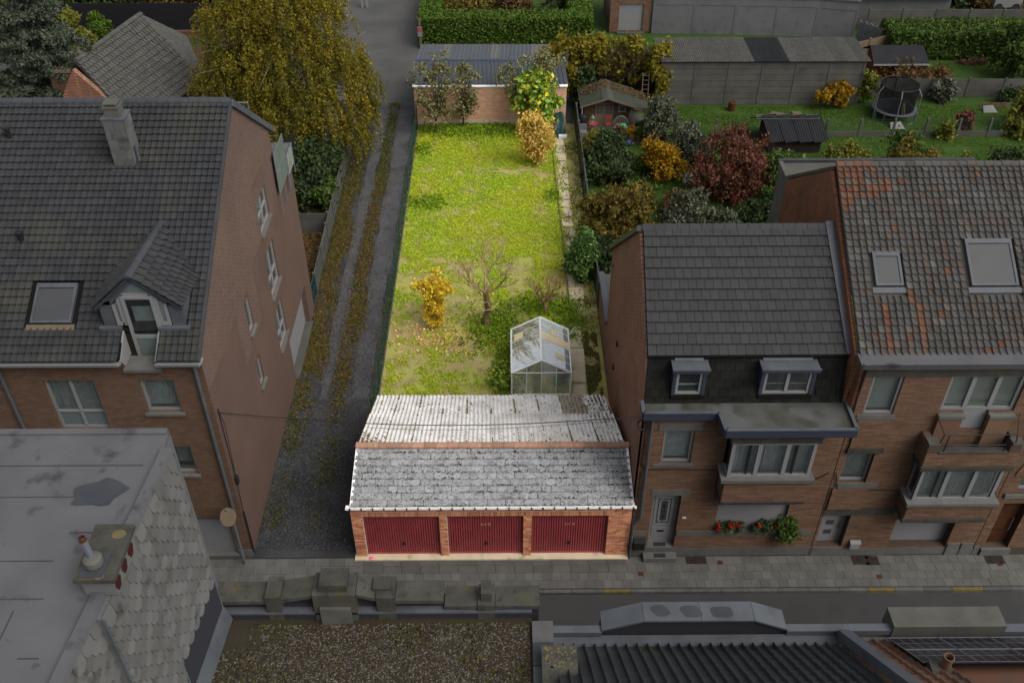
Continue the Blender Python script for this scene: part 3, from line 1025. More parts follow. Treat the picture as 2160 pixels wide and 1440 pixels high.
def onroof(u, v):
    return (Q0 * (1 - u) + Q1 * u) * (1 - v) + (R0 * (1 - u) + R1 * u) * v


for k in range(560):
    row = r_.choice((.06, .2, .33, .42, .47, .6, .72, .83, .93, r_.random()))
    c_ = int(r_.random() * 60)
    lump(bm_, onroof((c_ + .1 * r_.gauss(0, 1)) / 60, min(.99, max(.01, row + r_.gauss(0, .03)))) + Z * .022, r_.uniform(.012, .04))
for s in range(11):
    for k in range(240):
        v = r_.random()
        if mnoise.noise((s * 3.1, v * 4, 0)) > -.15:
            lump(bm_, onroof(min(.999, max(.001, s / 10 + r_.gauss(0, .0012))), v) + Z * .012, r_.uniform(.015, .035))
for k in range(330):
    u = 1 - abs(r_.gauss(0, .05))
    lump(bm_, onroof(min(.998, round(u * 60) / 60 - .008), r_.random()) + Z * .01, r_.uniform(.02, .05))
for k in range(90):
    lump(bm_, onroof(abs(r_.gauss(0, .03)) + .005, .98 - abs(r_.gauss(0, .12))) + Z * .01, r_.uniform(.02, .05))
bm_.build('moss', 'moss_dark', g)['kind'] = 'stuff'
# moss along the lower edges of the slates
V = []
A4 = [Vector(q) for q in (P00, P10, P01, P11)]
for k in range(5200):
    j = r_.randrange(0, 9)
    u = r_.random()
    v = (j + abs(r_.gauss(0, .16)) * (1 if r_.random() < .7 else -1)) / 9
    if not 0 < v < .99 or mnoise.noise((u * 9, j * 1.7, 3)) < -.12 + .5 * (r_.random() - .5):
        continue
    p = (A4[0] * (1 - u) + A4[1] * u) * (1 - v) + (A4[2] * (1 - u) + A4[3] * u) * v
    V.append((p.x, p.y, p.z + .035 - .03 * (v * 9 - int(v * 9))))
M['slate_moss'] = mat('slate_moss', (.05, .045, .035), (.03, .028, .022), 8, rn=.3)
npmesh('slate_moss', leaf_quads(np.array(V), .05, 1.5, 0, .8), 4, 'slate_moss', g, 'stuff')
# ridge tiles
rt = MB()
n = 8
for (v, r) in ((0, 1.0), (.12, 1.08), (.14, .98), (1.0, .92)):
    rt.v += [(v, r * math.cos(math.pi * k / n), .75 * r * math.sin(math.pi * k / n)) for k in range(n + 1)]
rt.f = [(i * (n + 1) + k, i * (n + 1) + k + 1, (i + 1) * (n + 1) + k + 1, (i + 1) * (n + 1) + k) for i in range(3) for k in range(n)]
rt.f.append(tuple(range(n + 1)))
ridgeme = unitmesh(rt)


def ridge(parent, A, B, n, r, m, name='ridge_tile', lim=300):
    A, B = Vector(A), Vector(B)
    d = (B - A) / n
    u = d.normalized()
    s = u.cross(Z).normalized()
    up = s.cross(u)
    ms = []
    for i in range(n):
        p = A + d * i + up * rnd.uniform(-.006, .006)
        ms.append((Matrix(((d.x * 1.04, s.x * r, up.x * r, p.x), (d.y * 1.04, s.y * r, up.y * r, p.y), (d.z * 1.04, s.z * r, up.z * r, p.z), (0, 0, 0, 1))), m))
    pieces(parent, name, ridgeme, ms, lim)


ridge(g, (-4.76, 1.80, 3.27), (3.86, 1.80, 3.23), 24, .13, 'clay_ridge')
tag(MB().lathe([(.02, 0), (.075, .005), (.08, .02), (.04, .045), (.01, .05)], 10, (-4.36, -.1, .05)).build('crumpled_wrapper', 'pink'), 'crumpled pink wrapper lying on the garage threshold', 'litter')

# ------------------------------------------------------------------ the long garden plot


def bare(x, y):
    v = 0
    for (cx, cy, rx, ry) in ((-2.6, 20.9, 1.1, .35), (-.2, 25.0, 1.8, .35), (1.9, 24.6, .7, .3), (-3.4, 12.4, 1.3, 1.5), (-2.0, 13.6, 1.4, .7), (-1.6, 10.6, .9, .6), (3.0, 14.8, .5, 2.0), (-3.9, 15.2, .8, .6), (-1.2, 9.2, .8, .9), (-.4, 8.2, .9, .7), (-3.8, 10.4, .6, .5)):
        d = ((x - cx) / rx) ** 2 + ((y - cy) / ry) ** 2
        v = max(v, math.exp(-d * .7))
    return v


def weed_d(x, y):
    if x > 2.75 - (0 if y > 15 else .2):
        return .0
    n = mnoise.noise((x * .9, y * .9, 5)) * .5 + mnoise.noise((x * 2.3, y * 2.6, 9)) * .45
    d = .5 + 1.25 * n + (.16 if y > 17 else -.22)
    return max(.03, d) * (1 - .93 * bare(x, y))


def deep_d(x, y):
    v = 0
    for (cx, cy, rx, ry) in ((-.4, 11.7, .9, 1.2), (.0, 9.6, .35, 2.2), (1.6, 13.3, 1.3, .6), (2.7, 12.6, .5, 1.0), (-1.2, 29.6, 3.6, .8), (-4.5, 27.2, .35, .6), (2.4, 22.4, .3, .4), (-4.0, 21.7, .8, .5)):
        v = max(v, math.exp(-(((x - cx) / rx) ** 2 + ((y - cy) / ry) ** 2)))
    return v


scatter('weeds', 'weed', (-4.85, 2.75), (5.9, 30), 24000, .05, weed_d, .06, per=13, spread=.085, flat=.5, label='yellow green weeds, lightened to imitate brighter light, covering the long bare garden plot', cat='weeds')
scatter('long_grass', 'weed_deep', (-4.85, 3.3), (7.0, 30.2), 40000, .07, deep_d, .16, per=5, spread=.06, label='green tall grass, lightened to imitate brighter light, around the greenhouse and below the rear wall', cat='grass')
scatter('leaf_litter', 'leaf_litter', (-4.8, 1), (9, 17), 9000, .07, lambda x, y: .8 * math.exp(-((x + 2.9) / .9) ** 2 - ((y - 11.5) / .8) ** 2) + .35 * math.exp(-((x + 2.2) / 1.6) ** 2 - ((y - 10.9) / .8) ** 2) + .05 * bare(x, y), .05, flat=.6, label='pale orange fallen leaves around the yellow shrub', cat='leaves')
# path slabs
pa = thing('garden_path', 'narrow path of pale concrete slabs beside the greenhouse and the right boundary', 'path', (3, 18, 0))
yy = 6.2
k = 0
while yy < 28.6:
    L_ = rnd.choice((1.0, .9, .75)) if yy > 12 else 2.1
    if 10.6 < yy < 12.3:
        L_ = .42
    xc = 2.86 if yy < 12 else (3.12 if yy < 19 else 3.02)
    w = .36 if yy < 10.5 else (.38 if yy < 16 else .3)
    a = rnd.uniform(-.03, .03)
    MB().prism([(xc - w + a, yy + .03, -.03), (xc + w * .7, yy + .02, -.03), (xc + w * .7 + rnd.uniform(-.06, .05), yy + L_ - .05, -.03), (xc - w + rnd.uniform(-.04, .05), yy + L_ - .03, -.03)], (0, 0, .05 + rnd.uniform(0, .012))).build('path_slab', 'slab', pa)
    yy += L_ + rnd.choice((.02, .05, .16))
scatter('moss_strip', 'moss', (3.15, 3.72), (6.0, 11.5), 6000, .06, lambda x, y: .9 if mnoise.noise((x * 3, y * 1.4, 2)) > -.12 else .05, .03, flat=.5, label='brown and green moss along the wall beside the greenhouse path', cat='moss')
scatter('path_weeds', 'leaf_fig', (2.5, 3.85), (10.6, 29), 5000, .06, lambda x, y: .75 if mnoise.noise((x * 2.2, y * 1.1, 7)) > .12 or abs(y - 11.9) < .25 else .04, .08, per=2, label='low weeds growing between the slabs of the garden path', cat='weeds')
b = MB()
for y in range(13, 29):
    b.box(2.72 - .015 * (y - 13), y, -.02, 2.76 - .015 * (y - 13), y + .97, .09 + rnd.uniform(-.03, .02))
scatter('path_litter', 'leaf_fallen', (2.7, 3.9), (12, 29.5), 11000, .05, lambda x, y: .2 + .8 * mnoise.noise((x * 2, y, 3)), .04, flat=.6, label='brown dead leaves and twigs littering the garden path', cat='leaves')
tag(b.build('edging_board', 'wood_pale'), 'thin timber edging between the weeds and the slab path', 'edging')

# greenhouse
gh = thing('greenhouse', 'small aluminium greenhouse with a pitched glass roof and cream shading boards', 'greenhouse', (1.33, 9.8, 0))
gx0, gx1, gy0, gy1, gze, gzr = .2, 2.45, 7.65, 10.25, 1.15, 1.78
gxm = (gx0 + gx1) / 2
f = MB()


def bar(p, q, r=.018):
    p, q = Vector(p), Vector(q)
    f.tube([p, q], r * 1.35, 4)


for x in (gx0, gx1):
    bar((x, gy0, 0), (x, gy0, gze), .025)
    bar((x, gy1, 0), (x, gy1, gze), .025)
    bar((x, gy0, gze), (x, gy1, gze), .028)
    bar((x, gy0, .05), (x, gy1, .05), .025)
bar((gxm, gy0, gzr), (gxm, gy1, gzr), .035)
for y in (gy0, gy1):
    bar((gx0, y, gze), (gxm, y, gzr), .03)
    bar((gx1, y, gze), (gxm, y, gzr), .03)
    bar((gx0, y, .05), (gx1, y, .05), .025)
    bar((gx0, y, gze), (gx1, y, gze), .016)
    for k in (.25, .5, .75):
        x = gx0 + (gx1 - gx0) * k
        bar((x, y, .05), (x, y, gze + (gzr - gze) * (1 - abs(k - .5) * 2)), .014)
nr = 6
for i in range(1, nr):
    y = gy0 + (gy1 - gy0) * i / nr
    for x in (gx0, gx1):
        bar((x, y, gze), (gxm, y, gzr), .012)
        bar((x, y, .05), (x, y, gze), .012)
bar((gx0 + .1, gy0 + .1, gze + .03), (gxm - .05, gy0 + .5, gzr - .05), .01)
bar((gx1 - .1, gy0 + .1, gze + .03), (gxm + .05, gy0 + .5, gzr - .05), .01)
bar((gx1, gy1 - .45, gze + .02), (gx1 + .25, gy1 - .45, gze + .5), .012)
f.build('frame', 'alu', gh)
for i in range(nr):
    ya, yb = gy0 + (gy1 - gy0) * i / nr + .012, gy0 + (gy1 - gy0) * (i + 1) / nr - .012
    for s, x in ((-1, gx0), (1, gx1)):
        MB().slab((x, ya, gze + .015), (x, yb, gze + .015), (gxm, yb, gzr + .015), (gxm, ya, gzr + .015), .006 * s).build('roof_pane', 'ghglass', gh)
        MB().box(x - .004, ya, .06, x + .004, yb, gze - .02).build('side_pane', 'ghglass', gh)
for y in (gy0, gy1):
    for k in range(4):
        xa, xb = gx0 + (gx1 - gx0) * k / 4 + .015, gx0 + (gx1 - gx0) * (k + 1) / 4 - .015
        za, zb = (gze + (gzr - gze) * (1 - abs((x_ - gxm) / (gxm - gx0))) for x_ in (xa, xb))
        MB().prism([(xa, y - .004, .06), (xb, y - .004, .06), (xb, y - .004, zb - .02), (xa, y - .004, za - .02)], (0, .008, 0)).build('gable_pane', 'ghglass', gh)


def ghb(s, t0, t1, i, a, b_):
    """shading board on the roof: s side, t along slope from ridge, i row, a..b inside the row"""
    xe = gx0 if s < 0 else gx1
    pt = lambda t, y: Vector((gxm + (xe - gxm) * t, y, gzr + (gze - gzr) * t + .03))
    d = (gy1 - gy0) / nr
    y0, y1 = gy0 + d * (i + a), gy0 + d * (i + b_)
    MB().slab(pt(t0, y0), pt(t1, y0), pt(t1, y1), pt(t0, y1), .012).build('shading_board', 'cream', gh)


ghb(1, .02, .99, 3, .02, .98)
ghb(1, .38, .58, 4, .05, .95)
ghb(1, .5, .8, 1, .15, .8)
ghb(-1, .6, .9, 4, .05, .95)
MB().box(.24, 7.7, -.01, 2.41, 10.2, .02).build('floor', 'slab', gh)
for k in range(7):
    MB().box(1.0, 7.75 + k * .34, .02, 1.35, 8.06 + k * .34, .035).build('floor_board', 'wood_pale', gh)
MB().box(1.5, 8.9, .02, 2.35, 10.1, .55).build('workbench', 'white_plain', gh)
b = MB().lathe([(.12, 0), (.13, .02), (.165, .3), (.175, .31), (.165, .31), (.14, .05)], 18, (1.95, 8.25, .03))
b.tube([(1.78, 8.25, .33), (1.8, 8.2, .22), (1.95, 8.08, .16), (2.1, 8.2, .22), (2.12, 8.25, .33)], .008, 5)
tag(b.build('bucket', 'green_plastic', None, True), 'green plastic bucket standing inside the greenhouse', 'bucket')
fc = thing('folding_chair', 'folded teal garden chair leaning inside the greenhouse', 'chair', (.85, 8.4, 0))
b = MB()
for x in (.72, .95):
    b.tube([(x, 8.3, .03), (x + .01, 8.5, .85)], .014, 6)
    b.tube([(x, 8.5, .03), (x + .01, 8.32, .55)], .014, 6)
b.build('frame', 'green_plastic', fc)
for k in range(4):
    MB().box(.74, 8.44, .45 + k * .1, .94, 8.46, .53 + k * .1).build('slat', 'tarp_dark', fc)
P = cloud([(2.2, 8.35, .3, .2, .2, .3)], 350, .06)
t = thing('greenhouse_plant', 'leafy green plant in the front right corner inside the greenhouse', 'plant', (2.2, 8.35, 0))
npmesh('leaf_cluster', leaf_quads(P, .09), 4, 'leaf_green', t)
MB().tube([(2.2, 8.35, 0), (2.2, 8.35, .4)], .01).build('stem', 'bark', t)

# plants of the plot
plant('shrub', 'upright golden yellow shrub standing alone in its own fallen leaves', 'shrub', (-2.97, 11.9, 0), [(-2.97, 12, 1.0, .42, .4, .8), (-2.97, 12, .5, .3, .3, .4), (-3.0, 12, 1.9, .48, .42, .45), (-2.88, 12.0, 2.55, .14, .14, .4), (-2.5, 12, 2.0, .28, .25, .35), (-3.45, 12, 2.05, .26, .25, .3)], 3600, .085, 'leaf_gold', clump=.09, tr=.03, shell=.2, trunk='bark_pale')
t = thing('bare_tree', 'pruned leafless fruit tree with pale upright branches and a thick trunk', 'tree', (-.81, 12.02, 0))
rnd.seed(21)
b = MB()
b.tube([(-.83, 12.02, -.1), (-.86, 12.05, .35), (-.74, 12.0, .9), (-.80, 12.0, 1.4), (-.84, 12, 1.75)], .15, 9, .11)
M['bark_warm'] = mat('warm_grey_bark', (.20, .14, .085), (.13, .085, .055), 6, bump=.8, bsc=25)
b.build('trunk', 'bark_warm', t)
b = MB()
for (dx, dy, dz, L, r) in ((-.75, .1, .5, .8, .06), (.05, .2, 1, .9, .06), (.8, -.1, .6, .8, .06), (-.35, -.3, .8, .7, .05), (.4, .4, .8, .8, .05), (-.9, .2, .25, .7, .04), (.45, -.1, .9, .8, .045)):
    branches(b, Vector((-.84, 12, 1.68)), Vector((dx, dy, dz)).normalized(), L, r, 4, .6, .35, .009)
b.build('branches', 'bark_pale', t)
b = MB().tube([(-1.1, 11.85, .95), (-.8, 11.85, .9), (-.5, 11.85, .95)], .02, 5)
b.tube([(-1.05, 11.8, 1.3), (-.75, 11.82, 1.35), (-.68, 11.85, 1.1)], .02, 5)
b.build('branch_stub', 'bark_pale', t)
t = thing('bare_shrub', 'leafless red brown shrub with a dense twiggy crown behind the greenhouse', 'shrub', (1.65, 12.9, 0))
b = MB()
b.tube([(1.68, 12.85, -.1), (1.65, 12.9, .3), (1.55, 12.9, .6)], .085, 7, .06)
for k in range(8):
    a = k * .8
    branches(b, Vector((1.57, 12.9, .5)), Vector((math.cos(a) * .8 + .15, math.sin(a) * .5, .75)).normalized(), .55, .035, 4 if k % 2 else 3, .9, .15, .007)
b.build('branches', 'bark_red', t)
plant('shrub', 'fan-shaped orange and yellow autumn shrub beside the slab path', 'shrub', (1.6, 25.6, 0), [(1.5, 25.6, 1.5, .75, .6, .6), (1.0, 25.6, 1.9, .5, .5, .6), (2.05, 25.6, 1.95, .5, .5, .6), (1.5, 25.6, 2.4, .6, .4, .4), (1.6, 25.6, .75, .45, .4, .5), (1.15, 25.6, 1.0, .4, .35, .4), (2.0, 25.6, 1.0, .4, .35, .4), (1.6, 25.6, .35, .25, .25, .3)], 5600, .10, 'leaf_orange', clump=.13, tr=.03, shell=.3)
plant('fruit_tree', 'leggy olive tree at the left end of the rear brick wall', 'tree', (-3.85, 29.0, 0), [(-3.9, 29.1, 3.2, .9, .6, .9), (-3.0, 29.1, 2.4, .8, .5, .7), (-4.4, 29.0, 2.2, .5, .5, .7), (-3.5, 29.1, 4.0, .5, .5, .6), (-3.4, 29, 1.5, .6, .4, .6), (-4.1, 29, 1.3, .5, .4, .5)], 2900, .10, 'leaf_olive', clump=.15, tr=.07, shell=.2, limbs=22)
plant('fruit_tree', 'slim olive green tree left of centre against the rear brick wall', 'tree', (-2.35, 29.9, 0), [(-2.1, 29.7, 2.9, .55, .4, .8), (-1.9, 29.7, 2.0, .5, .4, .6), (-2.3, 29.8, 3.3, .4, .4, .5), (-2.3, 29.7, 1.2, .35, .3, .5)], 1900, .10, 'leaf_olive', clump=.13, tr=.06, shell=.3, limbs=7)
plant('fruit_tree', 'brownish leggy tree growing behind the large-leaved bush at the rear wall', 'tree', (.75, 29.6, 0), [(.35, 29.7, 2.9, .6, .45, .8), (.6, 29.7, 2.1, .4, .4, .5), (1.6, 29.7, 3.7, 1.0, .4, .7), (2.5, 29.6, 3.5, .5, .4, .7)], 2200, .10, 'leaf_olive', clump=.15, tr=.07, shell=.3, limbs=9)
plant('large_leaved_bush', 'big bright green bush with some yellow leaves against the rear wall', 'bush', (1.75, 29.0, 0), [(1.7, 29.0, 2.1, 1.05, .6, 1.1), (1.9, 29.0, 1.2, .7, .5, .7), (1.6, 29.1, 2.9, .9, .5, .5)], 3000, .2, 'leaf_fig', clump=.2, tr=.05, shell=.5)
plant('conifer_shrub', 'egg-shaped dense dark green conifer beside the path at the right boundary', 'shrub', (3.42, 15.2, 0), [(3.42, 15.3, .95, .62, .62, .95), (3.4, 15.3, 1.75, .4, .4, .75)], 7500, .10, 'leaf_bush', clump=.1, tr=.05, shell=.75, limbs=3)
plant('leafy_weed_clump', 'low bright green leafy clump against the left side of the greenhouse', 'plant', (-.2, 8.7, 0), [(-.15, 8.6, .2, .4, .8, .28)], 1800, .11, 'leaf_fig', clump=.1, tr=.012, shell=.3, limbs=3)

# rear brick wall and tarpaulin
rw = thing('garden_wall', 'orange brick wall closing the far end of the plot under a white coping', 'wall', (-.8, 30.4, 0))
WB = (Vector((0, 30.3, 0)), X, Z, -Y)
wallplate(rw, 'wall', WB, -5.05, 3.4, 0, 2.25, .2, 'mortar_light')
brickwork(rw, 'brick', WB, -5.04, 3.39, .25, 2.24, .21, .078, 'brick_wall_pale', limit=0)
MB().box(-5.08, 30.255, .0, 3.42, 30.295, .25).build('plinth', 'slab', rw)
MB().box(-5.1, 30.2, 2.25, 3.45, 30.5, 2.31).build('coping', 'pvc_white', rw)
b = MB()
nn = 7
vs = []
for i in range(nn + 1):
    for j in range(nn + 1):
        x, y = 2.6 + i * .75 / nn, 28.75 + j * 1.3 / nn
        ed = min(i, j, nn - i, nn - j)
        vs.append((x, y, .05 if ed == 0 else .75 + rnd.uniform(-.12, .1) + .15 * (j / nn)))
b.add(vs, [(i * (nn + 1) + j, (i + 1) * (nn + 1) + j, (i + 1) * (nn + 1) + j + 1, i * (nn + 1) + j + 1) for i in range(nn) for j in range(nn)])
tag(b.build('covered_stack', 'tarp_dark', None, True), 'stack under a dark green tarpaulin in the corner of the rear wall', 'tarpaulin')
tag(MB().box(2.95, 28.45, .03, 3.4, 28.72, .16).build('plastic_tray', 'white_plain'), 'white plastic tray lying in front of the green tarpaulin', 'tray')
tag(MB().box(2.2, 28.9, .5, 2.75, 28.95, .56).build('white_board', 'white_plain'), 'narrow white board at the left of the green tarpaulin', 'board')

# ------------------------------------------------------------------ apartment house left of the alley
h = thing('apartment_house', 'tall brown brick house with a big dark roof and pointed dormer', 'house', (-12, 6, 0))
HB = (Vector((0, .1, 0)), X, Z, -Y)
w1, w2, w3 = (-12.7, -11.3, 5.72, 7.57), (-10.08, -9.12, 6.38, 7.57), (-9.97, -9.2, 3.85, 5.03)
gd, dd = (-11.2, -8.67, .12, 1.84), (-10.3, -9.33, 7.97, 8.6)
hl = [w1, w2, w3, gd, dd]
wallplate(h, 'front_wall', HB, -16, -8.23, 0, 8.36, .25, 'mortar_brown', hl)
brickwork(h, 'front_brickwork', HB, -16, -8.225, .3, 8.35, .2, .068, 'brick_brown', hl, joint=.01)
MB().box(-16.0, .06, 0, -11.25, .1, .3).build('plinth', 'bluestone', h)
MB().box(-8.64, .06, 0, -8.2, .1, .3).build('plinth', 'bluestone', h)
window(h, HB, *w1, cols=2, rows=[6.35], panelrow=0, sill=True)
window(h, HB, *w2, cols=1)
window(h, HB, *w3, cols=1, curtain='short')
SBv = (Vector((-8.22, 0, 0)), Y, Z, X)
sw = [(7.75, 9.15, 7.25, 8.95), (7.55, 8.9, 4.75, 6.5), (7.35, 8.6, 2.5, 4.15), (4.5, 5.05, 5.6, 6.85), (4.4, 4.9, 3.4, 4.5)]
sg = (8.6, 12.2, .1, 1.95)
# gable wall: lower rectangle with holes, upper gable as a prism
wallplate(h, 'gable_wall', SBv, .1, 13.2, 0, 6.95, .25, 'brick_side', sw[1:] + [sg])
wallplate(h, 'gable_wall', SBv, .1, 10.9, 6.95, 8.45, .25, 'brick_side', [sw[0]])
a_ = sw[0]
MB().prism([(-8.22, .1, 8.45), (-8.22, 10.9, 8.45), (-8.22, 10.9, 9.75), (-8.22, 7.2, 12.33), (-8.22, .15, 8.55)], (-.25, 0, 0)).build('gable_top', 'brick_side', h)
RB = (Vector((-8.212, 0, 0)), Y, Z, X)
for (y0, y1, z1) in ((.12, 3.5, 7.15), (3.5, 6.05, 5.1), (6.05, 13.18, 7.2)):
    wallplate(h, 'render_coat', RB, y0, y1, 0.02, z1, .006, 'render_pink', sw + [sg])
SW = (Vector((-8.22, 0, 0)), Y, Z, X)
for i, q in enumerate(sw):
    window(h, SW, *q, cols=1 if i > 2 else 2, curtain='shade' if i else 'curtain', rows=[q[2] + (q[3] - q[2]) * .35] if i < 3 else None, pleat=False, dep=.05)
    b = MB()
    for k in range(int((q[1] - q[0] + .1) / .07)):
        b.bb(SW, q[0] - .05 + k * .07, q[0] - .05 + k * .07 + .06, q[3], q[3] + .2, 0, .02)
    b.build('brick_lintel', 'brick_brown', h)['kind'] = 'stuff'
b = MB()
b.bb(SW, sg[0], sg[1], sg[2], sg[3], -.25, -.2)
gdo = b.build('side_garage_door', 'door_white', h)
b = MB()
b.bb(SW, sg[0] - .02, sg[1] + .02, 0.01, .107, -.3, .12)
b.build('door_step', 'concrete', h)
# front garage door
b = MB()
for k in range(8):
    b.bb(HB, gd[0], gd[1], gd[2] + k * .214, gd[2] + k * .214 + .205, -.16, -.1)
go = b.build('garage_door', 'door_white', h)
b = MB()
b.bb(HB, -9.85, -9.72, 1.5, 1.55, -.1, -.09)
b.build('sticker', 'blue', go)
b = MB()
b.bb(HB, gd[0], gd[1] + .02, -.01, .127, -.1, .12)
b.build('threshold', 'bluestone', h)
# roof
rt_, rb_ = (7.2, 12.42), (-.15, 8.47)


def lroof(x, y, off=0.):
    return Vector((x, y, 8.47 + (y + .15) * .5374 + off))


b = MB()
for (x0, x1, y0) in ((-16.2, -10.3, -.1), (-10.3, -9.33, .62), (-9.33, -8.27, -.1)):
    b.slab(lroof(x0, y0, -.02), lroof(x1, y0, -.02), lroof(x1, 7.18, -.02), lroof(x0, 7.18, -.02), .12)
b.slab((-8.27, 7.22, 12.38), (-16.2, 7.22, 12.38), (-16.2, 11.2, 9.5), (-8.27, 11.2, 9.5), -.1)
b.build('roof_deck', 'slate_black', h)


def lpick(i, j, u, v, at):
    p = at(u, v)
    x, y = p.x, p.y
    if -10.32 < x < -9.32 and y < .72:
        return None
    if -12.92 < x < -11.62 and .62 < y < 1.9:
        return None
    if y > .75 and abs(x + 9.7) < 1.12 - (y - .75) * .42:
        return None
    if -11.32 < x < -10.67 and 5.2 < y < 5.6:
        return None
    return 'tile_slate'


pan = tilemesh([(.02, .024), (.06, .042), (.14, .045), (.22, .022), (.3, .006), (.6, .0), (.9, .004), (.955, .010)], .026, .062)
pieces(h, 'roof_tile', pan, grid_mats((-15.6, -.17, 8.47), (-8.22, -.17, 8.47), (-15.6, 7.16, 12.41), (-8.22, 7.16, 12.41), 42, 35, lpick, 0, .006), 300)
ridge(h, (-15.6, 7.2, 12.4), (-8.2, 7.2, 12.4), 24, .15, 'tile_ridge')
b = MB()
b.slab((-8.26, 7.2, 12.46), (-8.12, 7.2, 12.46), (-8.12, 11.35, 9.46), (-8.26, 11.35, 9.46), .2)
b.build('verge_board', 'zinc', h)
b = MB()
b.slab((-8.24, -.17, 8.49), (-8.15, -.17, 8.49), (-8.15, 7.2, 12.44), (-8.24, 7.2, 12.44), .08)
b.build('verge_tile_edge', 'zinc_dark', h)
for (xa, xb) in ((-16, -10.3), (-9.33, -8.15)):
    b = MB()
    b.prism([(xa, y, z) for y, z in ((-.14, 8.36), (-.26, 8.36), (-.28, 8.46), (-.25, 8.46), (-.24, 8.4), (-.16, 8.4))], (xb - xa, 0, 0))
    b.box(xa, -.14, 8.3, xb, .12, 8.36)
    b.build('gutter', 'upvc', h)
b = MB().tube([(-8.42, .02, 8.35), (-8.42, .02, 1.9)], .05, 8)
for z in (1.95, 3.2, 4.5, 5.8, 7.1):
    b.lathe([(.06, 0), (.06, .05)], 8, (-8.42, .02, z))
b.build('downpipe', 'zinc', h)
b = MB().tube([(-13.7, .0, 8.3), (-13.7, 0, 3)], .05, 8)
b.build('downpipe', 'zinc', h)
# skylight on the left roof


def skylight(parent, fn, x0, x1, y0, y1, skirt='tile_red'):
    b = MB()
    for (a, c, d, e) in ((x0, x0 + .07, y0, y1), (x1 - .07, x1, y0, y1), (x0 + .07, x1 - .07, y0, y0 + .06), (x0 + .07, x1 - .07, y1 - .12, y1)):
        b.slab(fn(a, d, .12), fn(c, d, .12), fn(c, e, .12), fn(a, e, .12), .1)
    o = b.build('skylight', 'zinc', parent)
    MB().slab(fn(x0 + .07, y0 + .06, .09), fn(x1 - .07, y0 + .06, .09), fn(x1 - .07, y1 - .12, .09), fn(x0 + .07, y1 - .12, .09), .03).build('pane', 'skylight', o)
    MB().slab(fn(x0 - .1, y0 - .14, .05), fn(x1 + .1, y0 - .14, .05), fn(x1 + .1, y0 - .005, .06), fn(x0 - .1, y0 - .005, .06), .02).build('flashing', skirt, o)


skylight(h, lroof, -12.82, -11.72, .76, 1.8, 'wood_pale')
# dormer
ax, ay, az = -9.72, .62, 10.74
ex0, ex1, ez = -10.86, -8.54, 9.72
bk = Vector((-9.7, 3.5, 10.5))
for nm, e0, yb in (('l', ex0, 1.72), ('r', ex1, 1.66)):
    E0 = Vector((e0, .56, ez))
    E1 = Vector((e0, 2.05, 9.66))
    A0 = Vector((ax, .56, az))
    n_ = 5
    sl_ = MB()
    sl_.add([E0 - Z * .04, A0 - Z * .04, bk - Z * .04, E1 - Z * .04], [(0, 1, 2, 3)])
    sl_.add([E0 - Z * .12, A0 - Z * .12, A0 - Z * .02, E0 - Z * .02], [(0, 1, 2, 3)])
    sl_.build('dormer_roof', 'zinc_dark', h)
    if nm == 'r':
        q = grid_mats(E0 + Vector((.02, -.04, 0)), E1 + Vector((.02, 0, 0)), A0 + Vector((.12, -.04, -.1)), bk, 9, 6, lambda i, j, u, v, at: 'tile_slate')
    else:
        q = grid_mats(E1 - Vector((.02, 0, 0)), E0 - Vector((.02, .04, 0)), bk, A0 + Vector((-.12, -.04, -.1)), 9, 6, lambda i, j, u, v, at: 'tile_slate')
    pieces(h, 'dormer_tile', pan, q, 60)
ridge(h, (ax, .5, az - .03), bk - Z * .02, 8, .12, 'tile_ridge', 'dormer_ridge_tile')
DB = (Vector((0, .7, 0)), X, Z, -Y)
b = MB()  # slate clad gable face of the dormer with openings for the glazing
for (p) in ([(-10.78, 9.0), (-10.45, 9.0), (-10.45, 9.86), (-10.78, 9.72)], [(-8.62, 9.72), (-8.95, 9.86), (-8.95, 9.0), (-8.62, 9.0)], [(-10.78, 9.72), (-10.45, 9.72), (-9.72, 10.44), (-9.72, 10.72)], [(-8.62, 9.72), (-9.72, 10.72), (-9.72, 10.44), (-8.95, 9.72)]):
    b.prism([(x, .68, z) for x, z in p], (0, .08, 0))
b.build('dormer_cladding', 'zinc', h)
for x in (-10.76, -8.66):
    MB().prism([(x, .74, 8.98), (x, .74, 9.72), (x, 2.1, 9.72)], (.04, 0, 0)).build('dormer_cheek', 'zinc', h)
fr = MB()
for (p) in ([(-10.42, 9.05), (-10.22, 9.05), (-10.22, 9.15), (-10.42, 9.15)], [(-10.42, 9.15), (-10.34, 9.15), (-10.34, 9.75), (-10.42, 9.72)], [(-10.26, 9.05), (-10.06, 9.05), (-10.06, 10.1), (-10.26, 9.9)], [(-9.38, 9.05), (-9.18, 9.05), (-9.18, 9.9), (-9.38, 10.1)], [(-9.18, 9.05), (-8.98, 9.05), (-8.98, 9.15), (-9.18, 9.15)], [(-9.06, 9.15), (-8.98, 9.15), (-8.98, 9.72), (-9.06, 9.75)], [(-10.1, 10.0), (-9.34, 10.0), (-9.34, 10.1), (-10.1, 10.1)]):
    fr.prism([(x, .66, z) for x, z in p], (0, .07, 0))
fo = fr.build('dormer_window', 'upvc', h)
for p in ([(-10.34, 9.15), (-10.26, 9.15), (-10.26, 9.85), (-10.34, 9.78)], [(-9.18, 9.15), (-9.06, 9.15), (-9.06, 9.78), (-9.18, 9.88)], [(-10.1, 10.1), (-9.34, 10.1), (-9.72, 10.44)]):
    MB().prism([(x, .69, z) for x, z in p], (0, .01, 0)).build('pane', 'frost', fo)
MB().box(-10.9, .55, 8.93, -10.32, .7, 9.03).build('dormer_flashing', 'zinc', h)
